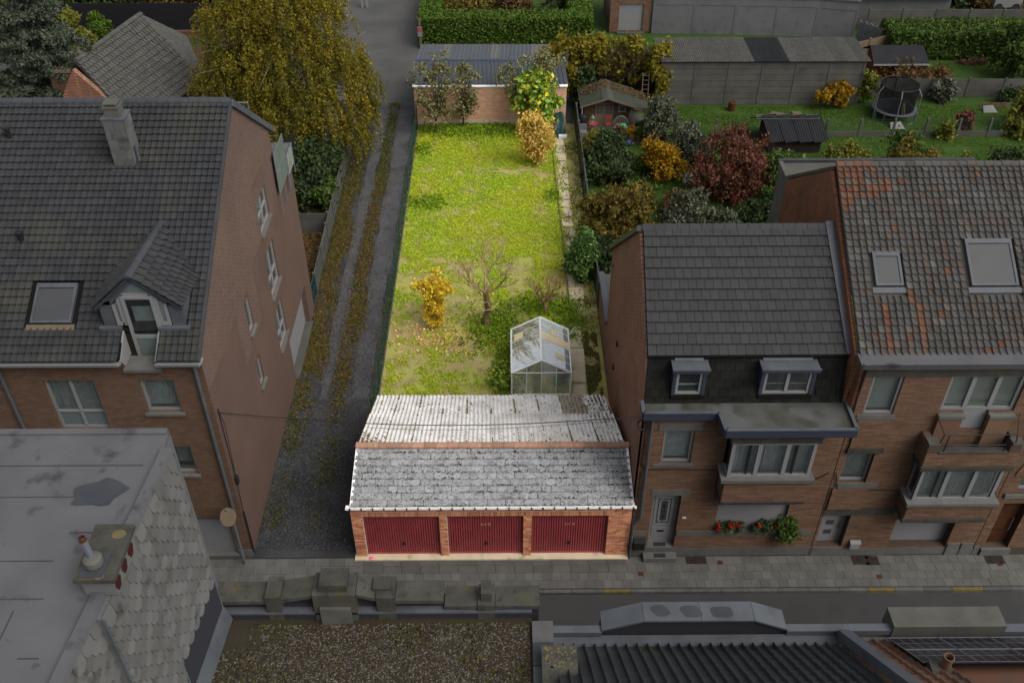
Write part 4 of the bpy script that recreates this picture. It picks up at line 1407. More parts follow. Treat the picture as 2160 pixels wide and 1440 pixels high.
MB().box(-9.33, .55, 8.93, -8.5, .7, 9.03).build('dormer_flashing', 'zinc', h)
# french door in the cut through the eaves
DD = (Vector((0, .62, 0)), X, Z, -Y)
b = MB()
for (u0, u1, v0, v1) in ((-10.12, -10.03, 7.75, 10.02), (-9.36, -9.27, 7.75, 10.02), (-10.03, -9.36, 7.75, 7.84), (-10.03, -9.36, 8.62, 8.74), (-10.03, -9.36, 9.94, 10.02)):
    b.bb(DD, u0, u1, v0, v1, -.06, 0)
do = b.build('french_door', 'upvc', h)
b = MB()
b.bb(DD, -10.03, -9.36, 7.84, 8.62, -.04, -.025)
b.build('door_panel', 'frost', do)
b = MB()
b.bb(DD, -10.03, -9.36, 8.74, 9.94, -.04, -.025)
b.build('pane', 'pane', do)
b = MB()
b.bb(DD, -10.02, -9.5, 8.9, 9.5, -.3, -.28)
b.build('curtain', 'curtain', do)
b = MB()
b.bb(DD, -10.2, -9.4, 7.75, 10.02, -.75, -.7)
b.build('interior', 'dark', do)
for xa in (-10.33, -9.37):
    MB().prism([(xa, -.1, 8.42), (xa, .1, 8.1), (xa, .62, 8.1), (xa, .62, 8.9)], (.05, 0, 0)).build('door_cheek', 'upvc', h)
MB().box(-10.32, -.06, 7.98, -9.3, .55, 8.08).build('door_sill', 'bluestone', h)
# chimney with pale shingles
ch = thing('chimney_stack', 'roof chimney', 'chimney') if False else None
cb = MB().box(-11.28, 5.16, 11.0, -10.7, 5.72, 12.8).build('chimney', 'concrete', h)
sq = unitmesh(MB().box(.02, .03, 0, .98, 1.06, .02))
ml = []
for f_ in range(2):
    for r in range(5):
        for c_ in range(3 if r % 2 else 2):
            w = .29
            u0 = max(0, c_ * w - (r % 2) * w / 2)
            u1 = min(.58, (c_ + 1) * w - (r % 2) * w / 2)
            z0 = 11.28 + r * .3
            if f_ == 0:
                ml.append((Matrix(((u1 - u0, 0, 0, -11.28 + u0), (0, 0, -1, 5.155), (0, .3, 0, z0), (0, 0, 0, 1))), 'scale'))
            else:
                ml.append((Matrix(((0, 0, 1, -10.695), (u1 - u0, 0, 0, 5.16 + u0), (0, .3, 0, z0), (0, 0, 0, 1))), 'scale'))
pieces(h, 'chimney_shingle', sq, ml, 60)
MB().box(-11.32, 5.12, 12.8, -10.66, 5.76, 12.84).build('chimney_collar', 'zinc', h)
b = MB().box(-11.2, 5.24, 12.84, -10.8, 5.64, 13.1)
b.box(-11.23, 5.21, 13.1, -10.77, 5.67, 13.15)
b.box(-11.2, 5.24, 13.2, -10.8, 5.64, 13.24)
for x in (-11.2, -10.86):
    for y in (5.24, 5.58):
        b.box(x, y, 13.15, x + .06, y + .06, 13.2)
b.build('chimney_cap', 'concrete', h)
MB().box(-11.36, 5.0, 11.2, -10.62, 5.16, 11.3).build('chimney_flashing', 'zinc', h)
MB().tube([(-10.6, 5.3, 11.35), (-10.6, 5.3, 11.95)], .04, 7).build('vent_pipe', 'zinc', h)
b = MB().lathe([(.07, 0), (.07, .25), (.11, .26), (.11, .32), (.02, .35)], 10, (-14.5, 6.0, 11.85))
b.build('roof_vent', 'black', h)
b = MB().lathe([(.07, 0), (.07, .25), (.11, .26), (.11, .32), (.02, .35)], 10, (-13.5, 3.0, 10.2))
b.build('roof_vent', 'black', h)
# rear terrace with screens
MB().box(-15, 10.9, 6.9, -8.24, 13.2, 7.0).build('terrace', 'patio', h)
MB().box(-8.5, 10.6, 7.0, -8.25, 10.9, 9.6).build('rear_wall', 'brick_side', h)
MB().box(-16, 12.95, 0, -8.48, 13.2, 6.9).build('rear_wall', 'render_pink', h)
fr = MB()
for y in (10.5, 11.3, 12.1):
    fr.tube([(-8.1, y, 6.4), (-8.1, y, 8.8)], .022, 6)
for z in (7.25, 8.05, 8.8):
    fr.tube([(-8.1, 10.5, z), (-8.1, 12.1, z)], .018, 6)
so = fr.build('terrace_screen', 'galv', h)
for (y0, y1) in ((10.53, 11.28), (11.33, 12.08)):
    for (z0, z1) in ((7.28, 8.03), (8.08, 8.78)):
        MB().box(-8.11, y0, z0, -8.095, y1, z1).build('pane', 'frost', so)
fr = MB()
for (p, q) in (((-8.1, 12.2, 7.8), (-8.1, 13.25, 7.8)), ((-8.1, 12.2, 7.05), (-8.1, 13.25, 7.05)), ((-8.1, 13.25, 6.6), (-8.1, 13.25, 7.85)), ((-8.1, 12.2, 6.5), (-8.1, 12.2, 7.85)), ((-8.1, 13.25, 7.8), (-9.6, 13.25, 7.8)), ((-9.6, 13.25, 7.0), (-9.6, 13.25, 7.8))):
    fr.tube([p, q], .025, 6)
bo = fr.build('balustrade', 'galv', h)
MB().box(-8.105, 12.22, 7.08, -8.095, 13.22, 7.78).build('pane', 'ghglass', bo)
MB().box(-9.58, 13.24, 7.05, -8.12, 13.25, 7.78).build('pane', 'ghglass', bo)
fr = MB().tube([(-8.4, 9.6, 10.6), (-8.4, 9.6, 11.2), (-9.4, 9.6, 11.2)], .03, 6)
fr.tube([(-8.4, 9.6, 11.2), (-8.9, 10.8, 9.9)], .03, 6)
fr.build('roof_rail', 'galv', h)
for (x, y, c, lab) in ((-8.9, 11.2, 'petal_pink', 'pot of pale pink flowers at the near end of the rear terrace'), (-8.5, 12.7, 'petal_pink', 'pot of magenta flowers at the far corner of the rear terrace')):
    t = thing('flower_pot', lab, 'flower pot', (x, y, 7.0))
    MB().lathe([(.11, 0), (.16, .28), (.17, .3), (.13, .3)], 12, (x, y, 7.0)).build('pot', 'terracotta', t)
    P = cloud([(x, y, 7.5, .2, .2, .2)], 350, .06)
    npmesh('foliage', leaf_quads(P, .07), 4, 'leaf_green', t)
    P = cloud([(x, y, 7.58, .22, .22, .2)], 160, .04)
    npmesh('flowers', leaf_quads(P, .07), 4, c, t)
# wall cable and small lamp items
b = MB().tube([(-8.19, .3, 6.3), (-8.18, .25, 5.2), (-8.16, .2, 3.6), (-8.16, .1, 2.1)], .014, 5)
b.tube([(-8.19, .3, 6.3), (-8.15, .4, 5.6), (-8.16, .3, 4.2), (-8.16, .2, 3.5)], .010, 5)
b.box(-8.2, .15, 3.3, -8.1, .3, 3.6)
b.tube([(-8.16, .12, 2.1), (-8.16, .1, .15)], .03, 6)
b.build('service_cable', 'cable', h)
b = MB().tube([(-8.42, -.22, 0), (-8.42, -.22, 2.2)], .04, 8)
b.tube([(-8.42, -.22, 2.15), (-8.5, -.35, 2.75)], .03, 6)
t = thing('traffic_mirror', 'round traffic mirror seen from behind on a grey post beside the white garage door', 'mirror', (-8.42, -.22, 0))
b.build('post', 'galv', t)
b = MB()
n_ = Vector((.35, -.55, .2)).normalized()
a_, c_ = n_.cross(Z).normalized(), None
c_ = n_.cross(a_)
ce = Vector((-8.48, -.38, 2.45))
nn = 14
vs = [ce + (a_ * math.cos(k * 2 * math.pi / nn) * .24 + c_ * math.sin(k * 2 * math.pi / nn) * .33) + n_ * w for w in (0, .03) for k in range(nn)]
b.add(vs + [ce - n_ * .08], [(k, (k + 1) % nn, 2 * nn) for k in range(nn)] + [(k, nn + k, nn + (k + 1) % nn, (k + 1) % nn) for k in range(nn)] + [tuple(range(nn, 2 * nn))])
b.build('mirror', 'wood_pale', t)
b = MB().tube([Vector((-8.15, .1, 6.35)).lerp(Vector((3.86, -.12, 6.32)), k / 24) - Z * .42 * math.sin(math.pi * k / 24) for k in range(25)], .013, 5)
b.tube([Vector((-8.15, .1, 6.3)).lerp(Vector((3.86, -.12, 6.27)), k / 24) - Z * .55 * math.sin(math.pi * k / 24) for k in range(25)], .006, 4)
tag(b.build('overhead_cable', 'cable'), 'thin dark cable strung across the alley and the garage roof between the two houses', 'cable')

# ------------------------------------------------------------------ slate-hung house on the right
h = thing('mansard_house', 'narrow red brick house with a grey tiled roof, black slate front and a blue gutter', 'house', (6.8, 4.5, 0))
RBs = (Vector((0, 0, 0)), X, Z, -Y)
win = (4.53, 5.4, 4.3, 5.66)
door = (4.47, 5.32, .42, 2.9)
shut = (6.5, 8.7, 1.2, 2.42)
orl = (6.35, 8.8, 4.2, 5.75)
hl = [win, door, shut, (6.4, 8.75, 3.3, 5.9)]
wallplate(h, 'front_wall', RBs, 3.9, 9.75, 0, 6.22, .3, 'mortar_dark', hl)
band = [(4.35, 5.6, 5.66, 5.95), (4.3, 5.5, 4.17, 4.3), (4.38, 5.55, 2.9, 3.16), (5.35, 9.6, 1.0, 1.22), (3.95, 4.42, 1.0, 1.22), (3.9, 9.8, 0, .38), (6.3, 8.85, 2.42, 3.3)]
brickwork(h, 'front_brickwork', RBs, 3.9, 9.745, .38, 6.2, .38, .052, 'brick_red', hl + band, joint=.008, hj=.02, proud=.016)
for q in band[:6]:
    b = MB()
    b.bb(RBs, q[0], q[1], q[2] + .002, q[3] - .002, -.02, .035 if q[3] > .5 else .022)
    b.build('stone_band', 'bluestone', h)
window(h, RBs, *win, sill=False, curtain='curtain', dep=.07, pleat=False)
b = MB()
b.bb(RBs, win[0] + .08, win[1] - .08, win[2] + .1, win[2] + .4, -.3, -.28)
b.build('dark_reveal', 'dark', h)
# front door with inset panel and steps
b = MB()
b.bb(RBs, door[0], door[1], .43, 2.9, -.28, -.22)
b.bb(RBs, door[0] + .12, door[1] - .12, .75, 1.15, -.22, -.205)
b.bb(RBs, door[0] + .12, door[1] - .12, 1.25, 2.65, -.22, -.205)
do = b.build('front_door', 'door_white', h)
b = MB()
b.bb(RBs, 4.8, 5.0, 1.5, 2.4, -.205, -.195)
b.build('glass_panel', 'skylight', do)
b = MB()
for (u0, u1, v0, v1) in ((4.7, 4.715, 1.4, 2.5), (5.08, 5.095, 1.4, 2.5), (4.7, 5.095, 1.4, 1.415), (4.7, 5.095, 2.485, 2.5), (4.895, 4.905, 1.4, 2.5)):
    b.bb(RBs, u0, u1, v0, v1, -.203, -.19)
for z in (1.7, 1.95, 2.2):
    b.lathe([(.05, 0), (.05, .012)], 8, (4.9, .19, z))
b.build('grille', 'black', do)
b = MB()
b.bb(RBs, 4.78, 4.98, .95, 1.02, -.2, -.185)
b.build('letter_slot', 'black', do)
b = MB()
b.bb(RBs, 5.2, 5.24, 1.35, 1.5, -.2, -.15)
b.build('handle', 'galv', do)
MB().box(4.42, -.02, -.01, 5.38, .28, .426).build('doorstep', 'bluestone', h)
MB().box(4.36, -.30, -.02, 5.42, -.03, .2).build('doorstep', 'bluestone', h)
for (y, z, lab) in ((.1, .427, 'dark doormat on the upper step of the white front door'), (-.17, .201, 'dark doormat on the lower step of the white front door')):
    tag(MB().box(4.7, y - .075, z, 5.08, y + .075, z + .012).build('doormat', 'rubber'), lab, 'doormat')
b = MB()
for k in range(24):
    b.bb(RBs, shut[0], shut[1], shut[2] + k * .05, shut[2] + k * .05 + .046, -.12, -.1)
b.build('roller_shutter', 'door_white', h)
b = MB()
b.bb(RBs, 6.3, 9.0, 1.22, 1.24, -.1, .08)
b.build('window_ledge', 'bluestone', h)
# oriel bay
oy = .62
OB = (Vector((0, -oy, 0)), X, Z, -Y)
OL = (Vector((6.35, 0, 0)), -Y, Z, -X)
OR = (Vector((8.8, 0, 0)), -Y, Z, X)
b = MB().prism([(6.35, 0, 3.22), (6.35, -oy, 3.22), (8.8, -oy, 3.22), (8.8, 0, 3.22)], (0, 0, 1.0))
b.build('oriel_wall', 'mortar_dark', h)
brickwork(h, 'oriel_brickwork', OB, 6.35, 8.8, 3.3, 4.2, .38, .052, 'brick_red', (), joint=.008, hj=.02, proud=.016)
brickwork(h, 'oriel_brickwork', OL, 0, oy, 3.3, 4.2, .38, .052, 'brick_red', (), joint=.008, hj=.02, proud=.016)
MB().box(6.3, -oy - .04, 3.2, 8.85, 0, 3.29).build('oriel_base', 'concrete_dark', h)
MB().box(6.2, -oy - .12, 4.2, 8.92, .0, 4.32).build('oriel_sill', 'bluestone', h)
MB().box(6.3, -oy - .03, 5.74, 8.86, .0, 5.95).build('oriel_lintel', 'concrete_dark', h)
MB().box(6.34, -oy - .01, 5.95, 8.82, .0, 6.21).build('oriel_head', 'brick_red', h)
OB2 = (Vector((0, -oy + .02, 0)), X, Z, -Y)
window(h, OB2, 6.37, 8.78, 4.32, 5.74, cols=3, sill=False, dep=0, fw=.1)
window(h, (Vector((6.37, 0, 0)), -Y, Z, -X), .02, oy - .05, 4.32, 5.74, cols=1, sill=False, dep=0, fw=.06, curtain=None)
window(h, (Vector((8.78, 0, 0)), -Y, Z, X), .02, oy - .05, 4.32, 5.74, cols=1, sill=False, dep=0, fw=.06, curtain=None)
# box gutter over the front, stepping out over the oriel
gp = [(3.84, -.16), (5.95, -.16), (6.02, -.86), (9.62, -.86), (9.62, .34), (3.84, .34)]
MB().prism([(x, y, 6.22) for x, y in gp], (0, 0, .2)).build('gutter_bed', 'puddle', h)
for (p, q) in ((0, 1), (1, 2), (2, 3), (3, 4), (5, 0)):
    a, c = Vector((*gp[p], 6.22)), Vector((*gp[q], 6.22))
    d = (c - a).normalized()
    n_ = Vector((d.y, -d.x, 0))
    a, c = a - d * .0, c + d * .0
    MB().hexa([a + n_ * .002, c + n_ * .002, c + n_ * .035, a + n_ * .035, a + n_ * .002 + Z * .26, c + n_ * .002 + Z * .26, c + n_ * .035 + Z * .26, a + n_ * .035 + Z * .26]).build('fascia', 'blue_trim', h)
    MB().hexa([a - n_ * .05 + Z * .262, c - n_ * .05 + Z * .262, c + n_ * .05 + Z * .262, a + n_ * .05 + Z * .262, a - n_ * .05 + Z * .3, c - n_ * .05 + Z * .3, c + n_ * .05 + Z * .3, a + n_ * .05 + Z * .3]).build('gutter_rim', 'zinc', h)
# mansard front
m0, m1, m2, m3 = Vector((3.92, .32, 6.36)), Vector((9.72, .32, 6.36)), Vector((3.96, .86, 7.82)), Vector((9.68, .82, 7.86))
MB().slab(m0, m1, m3, m2, .12).build('mansard_base', 'slate_black', h)
dw = [(4.74, 5.47, 6.7, 7.55), (7.2, 8.52, 6.7, 7.55)]


def mpick(i, j, u, v, at):
    p = at(u, v)
    for (a, c, z0, z1) in dw:
        if a - .12 < p.x < c + .12 and z0 - .0 < p.z < z1 + .25:
            return None
    return 'slate_black'


sqs = unitmesh(MB().hexa([(.015, 0, .028), (.985, 0, .028), (.985, 1.15, .004), (.015, 1.15, .004), (.015, 0, .04), (.985, 0, .04), (.985, 1.15, .014), (.015, 1.15, .014)]))
pieces(h, 'wall_slate', sqs, grid_mats(m0, m1, m2, m3, 21, 6, mpick, .5, .008), 300)
for i, (a, c, z0, z1) in enumerate(dw):
    B = (Vector((0, .38, 0)), X, Z, -Y)
    fo = window(h, B, a, c, z0, z1, cols=1 if i == 0 else 2, sill=False, dep=0, curtain=None, fw=.075)
    MB().box(a + .05, .52, z0 + .05, c - .05, .54, z0 + .28).build('half_curtain', 'curtain', fo)
    for xx in (a - .1, c + .005):
        MB().prism([(xx, .34, z0 - .08), (xx, .34, z1 + .02), (xx, .9, z1 + .02), (xx, .45, z0 - .08)], (.095, 0, 0)).build('cheek', 'blue_trim', fo)
    MB().box(a - .14, .24, z1 + .03, c + .14, .9, z1 + .13).build('hood', 'blue_trim', fo)
    MB().box(a - .16, .22, z1 + .132, c + .16, .27, z1 + .18).build('hood_rim', 'zinc', fo)
    MB().box(a - .15, .27, z1 + .132, c + .15, .7, z1 + .14).build('hood_top', 'zinc', fo)
    MB().slab((a - .05, .66, z1 + .15), (c + .02, .66, z1 + .15), (c + .02, .82, z1 + .3), (a - .05, .82, z1 + .3), .02).build('hood_flashing', 'zinc', fo)
    MB().box(a - .1, .32, z0 - .13, c + .1, .45, z0 - .003).build('apron', 'slate_black', fo)
P00, P10, P01, P11 = Vector((3.93, .70, 7.84)), Vector((9.62, .66, 7.88)), Vector((3.99, 4.0, 9.97)), Vector((9.42, 4.0, 9.97))
dn = Z * .05
MB().slab(P00 - dn, P10 - dn, P11 - dn, P01 - dn, .1).build('roof_deck', 'slate_black', h)
flat = unitmesh(MB().hexa([(.02, 0, .04), (.98, 0, .04), (.98, 1.1, -.012), (.02, 1.1, -.012), (.02, 0, .065), (.98, 0, .065), (.98, 1.1, .006), (.02, 1.1, .006)]))
pieces(h, 'roof_tile', flat, grid_mats(P00, P10, P01, P11, 23, 12, lambda i, j, u, v, at: 'slate_flat', .5, .006), 300)
V = []
for k in range(420):
    j = rnd.choice((1, 2, 3, 4, 4, 5, 6, 7, 9, 10, 11))
    u = rnd.random()
    if mnoise.noise((u * 6, j * 3.1, 0)) < .02 - .03 * j / 11:
        continue
    p = (P00 * (1 - u) + P10 * u) * (1 - (j - .03) / 12) + (P01 * (1 - u) + P11 * u) * ((j - .03) / 12)
    V.append((p.x, p.y, p.z + .02))
npmesh('roof_moss', leaf_quads(np.array(V), .045), 4, 'moss_roof', h, 'stuff')
for k in range(16):
    x0, x1 = 3.96 + k * .341, 3.96 + (k + 1) * .341 - .01
    b = MB()
    b.slab((x0, 3.86, 9.93), (x1, 3.86, 9.93), (x1, 4.02, 10.05), (x0, 4.02, 10.05), .03)
    b.slab((x0, 4.02, 10.05), (x1, 4.02, 10.05), (x1, 4.18, 9.95), (x0, 4.18, 9.95), .03)
    b.build('ridge_cap', 'slate_flat', h)
MB().slab((9.42, .6, 7.98), (9.66, .6, 7.98), (9.5, 4.05, 10.1), (9.27, 4.05, 10.1), .1).build('verge_flashing', 'zinc', h)
MB().slab((3.99, 4.05, 9.92), (9.42, 4.05, 9.92), (9.42, 9.7, 5.42), (3.9, 9.7, 5.42), .1).build('rear_roof', 'slate_black', h)
MB().slab((3.8, 4.0, 10.0), (3.97, 4.0, 10.0), (3.95, 9.75, 5.5), (3.78, 9.75, 5.5), .16).build('verge_board', 'zinc_dark', h)
MB().prism([(3.9, .0, .0), (3.9, 9.6, .0), (3.9, 9.6, 5.38), (3.9, 4.05, 9.85), (3.9, .84, 7.76), (3.9, .36, 6.2), (3.9, .0, 6.2)], (.22, 0, 0)).build('gable_wall', 'gable_red', h)
MB().box(4.12, 9.35, 0, 9.6, 9.6, 5.3).build('rear_wall', 'gable_red', h)
for (y, z) in ((9.0, 5.0), (6.6, 2.2), (6.2, 3.6)):
    b = MB().box(3.84, y, z, 3.9, y + .18, z + .12)
    b.build('wall_vent', 'white_shed' if z > 4 else 'black', h)
# rear extension
MB().box(3.93, 9.61, 0, 9.0, 12.9, 1.9).build('extension_wall', 'gable_red', h)
MB().box(3.92, 9.61, 1.9, 9.0, 12.9, 1.96).build('extension_roof', 'patio', h)
MB().box(3.84, 9.61, 1.9, 4.06, 12.95, 2.06).build('extension_coping', 'zinc', h)
# pipes, cable
b = MB().tube([(4.12, -.1, 6.2), (4.12, -.1, 1.95), (3.93, -.12, 1.6), (3.93, -.12, .05)], .045, 8)
for z in (1.95, 3.0, 4.2, 5.2):
    b.lathe([(.055, 0), (.055, .05)], 8, (4.12, -.1, z))
b.build('downpipe', 'zinc', h)
b = MB()
b.tube([(3.95, -.08, 6.1), (3.98, -.05, 5.2), (3.96, -.05, 4.3), (4.1, -.04, 4.1), (4.5, -.05, 4.08), (6.25, -.05, 4.06), (6.28, -.1, 3.4), (6.32, -oy - .06, 3.28), (8.8, -oy - .06, 3.28), (8.9, -.05, 3.3), (9.6, -.05, 3.9)], .016, 5)
b.tube([(3.98, -.05, 4.0), (3.96, -.05, 2.5), (3.92, -.05, 2.2)], .012, 5)
b.build('facade_cable', 'cable', h)
b = MB()
for k in range(3):
    b.tube([(3.86 + .16 * math.cos(t_ * .42), -.1 - .02 * k, 6.0 + .2 * math.sin(t_ * .42)) for t_ in range(16)], .014, 5)
b.build('cable_coil', 'cable', h)
b = MB().box(4.02, -.2, .5, 4.36, -.03, .86)
b.slab((4.0, -.22, .86), (4.38, -.22, .86), (4.38, -.03, .92), (4.0, -.03, .92), .02)
tag(b.build('mailbox', 'black'), 'black mailbox with a grey lid beside the steps of the slate-fronted house', 'mailbox')
t = thing('house_number_plate', 'small white number plate right of the white front door', 'number plate', (5.45, -.02, 1.85))
MB().box(5.45, -.035, 1.83, 5.57, -.02, 1.9).build('plate', 'white_plain', t)
b = MB()
for u in (5.48, 5.53):
    b.box(u, -.04, 1.845, u + .012, -.036, 1.885)
b.build('number', 'blue', t)


def flowerbox(x, leaf, flow, lab, nfl):
    t = thing('flower_box', lab, 'flower box', (x, -.0, 1.24))
    b = MB()
    b.box(x - .36, -.14, 1.24, x + .36, .06, 1.26)
    for (a, c, d, e) in ((x - .36, -.14, x + .36, -.12), (x - .36, .04, x + .36, .06), (x - .36, -.12, x - .34, .04), (x + .34, -.12, x + .36, .04)):
        b.box(a, c, 1.26, d, e, 1.42)
    b.build('trough', 'bluestone', t)
    MB().box(x - .34, -.12, 1.3, x + .34, .04, 1.38).build('soil', 'soil', t)
    P = cloud([(x - .25, -.05, 1.5, .18, .14, .13), (x, -.05, 1.5, .2, .15, .15), (x + .26, -.06, 1.48, .18, .14, .13)], 900, .05)
    npmesh('foliage', leaf_quads(P, .075), 4, leaf, t)
    V = []
    for k in range(nfl):
        c0 = (x + rnd.uniform(-.42, .45), -.08 + rnd.uniform(-.12, .08), 1.5 + rnd.uniform(-.08, .16))
        V.append(np.array(c0) + RNG.normal(size=(26, 3)) * .026)
    npmesh('flowers', leaf_quads(np.concatenate(V), .045), 4, 'petal_red', t, 'stuff')


flowerbox(7.0, 'leaf_geranium', 'petal_red', 'stone flower box full of bright red geraniums on the window ledge', 13)
flowerbox(8.1, 'leaf_geranium', 'petal_red', 'stone flower box of green plants with hardly any flowers on the window ledge', 3)
t = thing('trailing_plant', 'bushy dark green plant hanging over the right end of the window ledge', 'plant', (8.75, -.1, 1.24))
MB().lathe([(.09, 0), (.12, .16), (.1, .16)], 10, (8.75, -.03, 1.24)).build('pot', 'terracotta', t)
P = cloud([(8.75, -.12, 1.5, .28, .2, .25), (8.8, -.2, 1.15, .25, .08, .2)], 1500, .07)
npmesh('foliage', leaf_quads(P, .08), 4, 'leaf_green', t)

# ------------------------------------------------------------------ brick house with the weathered clay roof
h = thing('clay_roof_house', 'brick house with a patchy weathered clay tile roof, two skylights and a balcony', 'house', (13, 4.5, 0))
A_ = (10.05, 10.9, 6.25, 7.67)
Bf = (12.2, 14.3, 6.35, 7.67)
Bd = (12.9, 13.62, 5.62, 6.35)
C_ = (9.97, 10.8, 3.4, 4.66)
D_ = (9.85, 10.7, .4, 1.95)
G_ = (12.18, 14.08, .36, 1.68)
O_ = (12.1, 14.45, 3.2, 4.6)
hl = [A_, Bf, Bd, C_, D_, G_, O_]
wallplate(h, 'front_wall', RBs, 9.76, 15.0, 0, 8.1, .3, 'mortar_dark', hl)
band = [(9.8, 15, 7.67, 7.9), (9.9, 11.0, 6.08, 6.25), (9.9, 11.2, 3.2, 3.4), (9.82, 12, 1.95, 2.25), (9.76, 15, 0, .3)]
brickwork(h, 'front_brickwork', RBs, 9.77, 14.99, .3, 8.1, .38, .056, 'brick_red', hl + band, joint=.008, hj=.022, proud=.018)
for q in band:
    b = MB()
    sp = [(q[0], q[1])]
    if q[3] < .4:
        sp = [(9.76, 9.84), (10.71, 12.16), (14.1, 15)]
    for (a, c) in sp:
        b = MB()
        b.bb(RBs, a, c, q[2] + .002, q[3] - .002, -.02, .04)
        b.build('stone_band', 'concrete_dark' if q[2] > 7 or abs(q[2] - 1.95) < .01 else 'bluestone', h)
PB = (Vector((0, -.07, 0)), X, Z, -Y)
MB().box(9.95, -.07, 4.75, 10.95, 0, 6.07).build('panel_base', 'mortar_dark', h)
brickwork(h, 'panel_brickwork', PB, 9.95, 10.95, 4.95, 6.06, .38, .056, 'brick_red', (), joint=.008, hj=.022, proud=.018)
MB().box(9.92, -.1, 4.75, 10.98, .0, 4.93).build('stone_band', 'concrete_dark', h)
MB().box(9.85, -.07, 2.25, 10.9, 0, 3.2).build('panel_base', 'mortar_dark', h)
brickwork(h, 'panel_brickwork', PB, 9.85, 10.9, 2.27, 3.19, .38, .056, 'brick_red', (), joint=.008, hj=.022, proud=.018)
window(h, RBs, *A_, curtain='shade', pleat=False, sill=False, dep=.04)
window(h, RBs, *C_, dep=.12, sill=False)
fo = window(h, RBs, *Bf, cols=3, dep=.06, sill=False, fw=.1, curtain='shade', pleat=False)
b = MB()
b.bb(RBs, *Bd, -.14, -.08)
b.build('balcony_door_panel', 'upvc', fo)
b = MB()
b.bb(RBs, D_[0], D_[1], D_[2], D_[3], -.3, -.24)
do = b.build('front_door', 'door_white', h)
b = MB()
for z in (.75, 1.2, 1.65):
    b = MB()
    b.bb(RBs, 10.12, 10.36, z, z + .2, -.24, -.23)
    b.build('glass_panel', 'skylight', do)
b = MB()
b.tube([(10.55, .2, 1.1), (10.5, .16, 1.25), (10.55, .2, 1.4)], .014, 5)
b.build('handle', 'black', do)
MB().box(9.8, -.05, .0, 10.75, .3, .38).build('doorstep', 'bluestone', h)
b = MB()
for k in range(5):
    b.bb(RBs, G_[0], G_[1], G_[2] + k * .264, G_[2] + k * .264 + .256, -.34, -.28)
b.build('garage_door', 'door_white', h)
MB().box(12.15, -.02, 0, 14.1, .34, .33).build('threshold', 'bluestone', h)
for x in (14.1, 14.55):
    MB().box(x + .02, -.06, 0, x + .4, .0, .55).build('pier_foot', 'bluestone', h)
# oriel
oy = .6
OB = (Vector((0, -oy, 0)), X, Z, -Y)
OL = (Vector((12.0, 0, 0)), -Y, Z, -X)
MB().box(12.0, -oy, 2.36, 14.5, 0, 3.12).build('oriel_wall', 'mortar_dark', h)
brickwork(h, 'oriel_brickwork', OB, 12.0, 14.5, 2.46, 3.1, .38, .056, 'brick_red', (), joint=.008, hj=.022, proud=.018)
brickwork(h, 'oriel_brickwork', OL, 0, oy, 2.46, 3.1, .38, .056, 'brick_red', (), joint=.008, hj=.022, proud=.018)
MB().box(11.96, -oy - .05, 2.3, 14.55, 0, 2.44).build('oriel_base', 'concrete_dark', h)
MB().box(11.88, -oy - .13, 3.12, 14.64, 0, 3.24).build('oriel_sill', 'bluestone', h)
OB2 = (Vector((0, -oy + .03, 0)), X, Z, -Y)
window(h, OB2, 12.05, 14.45, 3.24, 4.6, cols=3, sill=False, dep=0, fw=.1)
window(h, (Vector((12.05, 0, 0)), -Y, Z, -X), .02, oy - .06, 3.24, 4.6, cols=1, sill=False, dep=0, fw=.07, curtain=None)
MB().box(11.9, -oy - .08, 4.6, 14.6, 0, 4.74).build('oriel_lintel', 'concrete_dark', h)
MB().box(11.93, -oy - .02, 4.74, 14.58, 0, 5.0).build('balcony_floor', 'concrete_dark', h)
b = MB()
b.box(11.93, -oy - .02, 5.0, 14.58, -oy + .14, 5.28)
b.box(11.93, -oy + .14, 5.0, 12.13, 0, 5.6)
b.box(14.38, -oy + .14, 5.0, 14.58, 0, 5.6)
b.box(11.93, -oy - .02, 5.28, 12.25, -oy + .14, 5.6)
b.box(14.26, -oy - .02, 5.28, 14.58, -oy + .14, 5.6)
b.build('balcony_parapet', 'mortar_dark', h)['kind'] = 'stuff'
PBb = (Vector((0, -oy - .02, 0)), X, Z, -Y)
brickwork(h, 'balcony_brickwork', PBb, 11.93, 14.58, 4.76, 5.28, .38, .056, 'brick_red', (), joint=.008, hj=.022, proud=.018)
brickwork(h, 'balcony_brickwork', (Vector((11.93, 0, 0)), -Y, Z, -X), 0, oy, 4.76, 5.58, .38, .056, 'brick_red', (), joint=.008, hj=.022, proud=.018)
MB().box(12.27, -oy - .05, 5.28, 14.24, -oy + .18, 5.34).build('coping', 'concrete_dark', h)
for xa in (11.9, 14.28):
    MB().box(xa, -oy - .05, 5.6, xa + .33, -.35, 5.67).build('coping', 'concrete', h)
for xa, xb in ((12.2, 12.88), (13.64, 14.3)):
    MB().box(xa, -.14, 5.05, xb, -.0, 6.2).build('pier', 'brick_red', h)
    MB().box(xa - .03, -.18, 6.2, xb + .03, .02, 6.3).build('coping', 'bluestone', h)
b = MB()
for (p, q) in (((12.1, -.1, 6.35), (12.25, -oy, 6.0)), ((12.25, -oy, 6.0), (14.3, -oy, 6.0)), ((14.3, -oy, 6.0), (14.45, -.1, 6.35)), ((12.4, -oy, 6.0), (12.4, -oy, 5.32)), ((14.1, -oy, 6.0), (14.1, -oy, 5.32)), ((12.4, -oy, 5.6), (14.1, -oy, 5.6)), ((12.25, -oy, 6.0), (12.2, -oy, 5.66)), ((14.3, -oy, 6.0), (14.36, -oy, 5.66))):
    b.tube([p, q], .016, 5)
b.build('balcony_rail', 'black', h)
b = MB().box(10.95, -.14, .42, 11.25, -.03, .68)
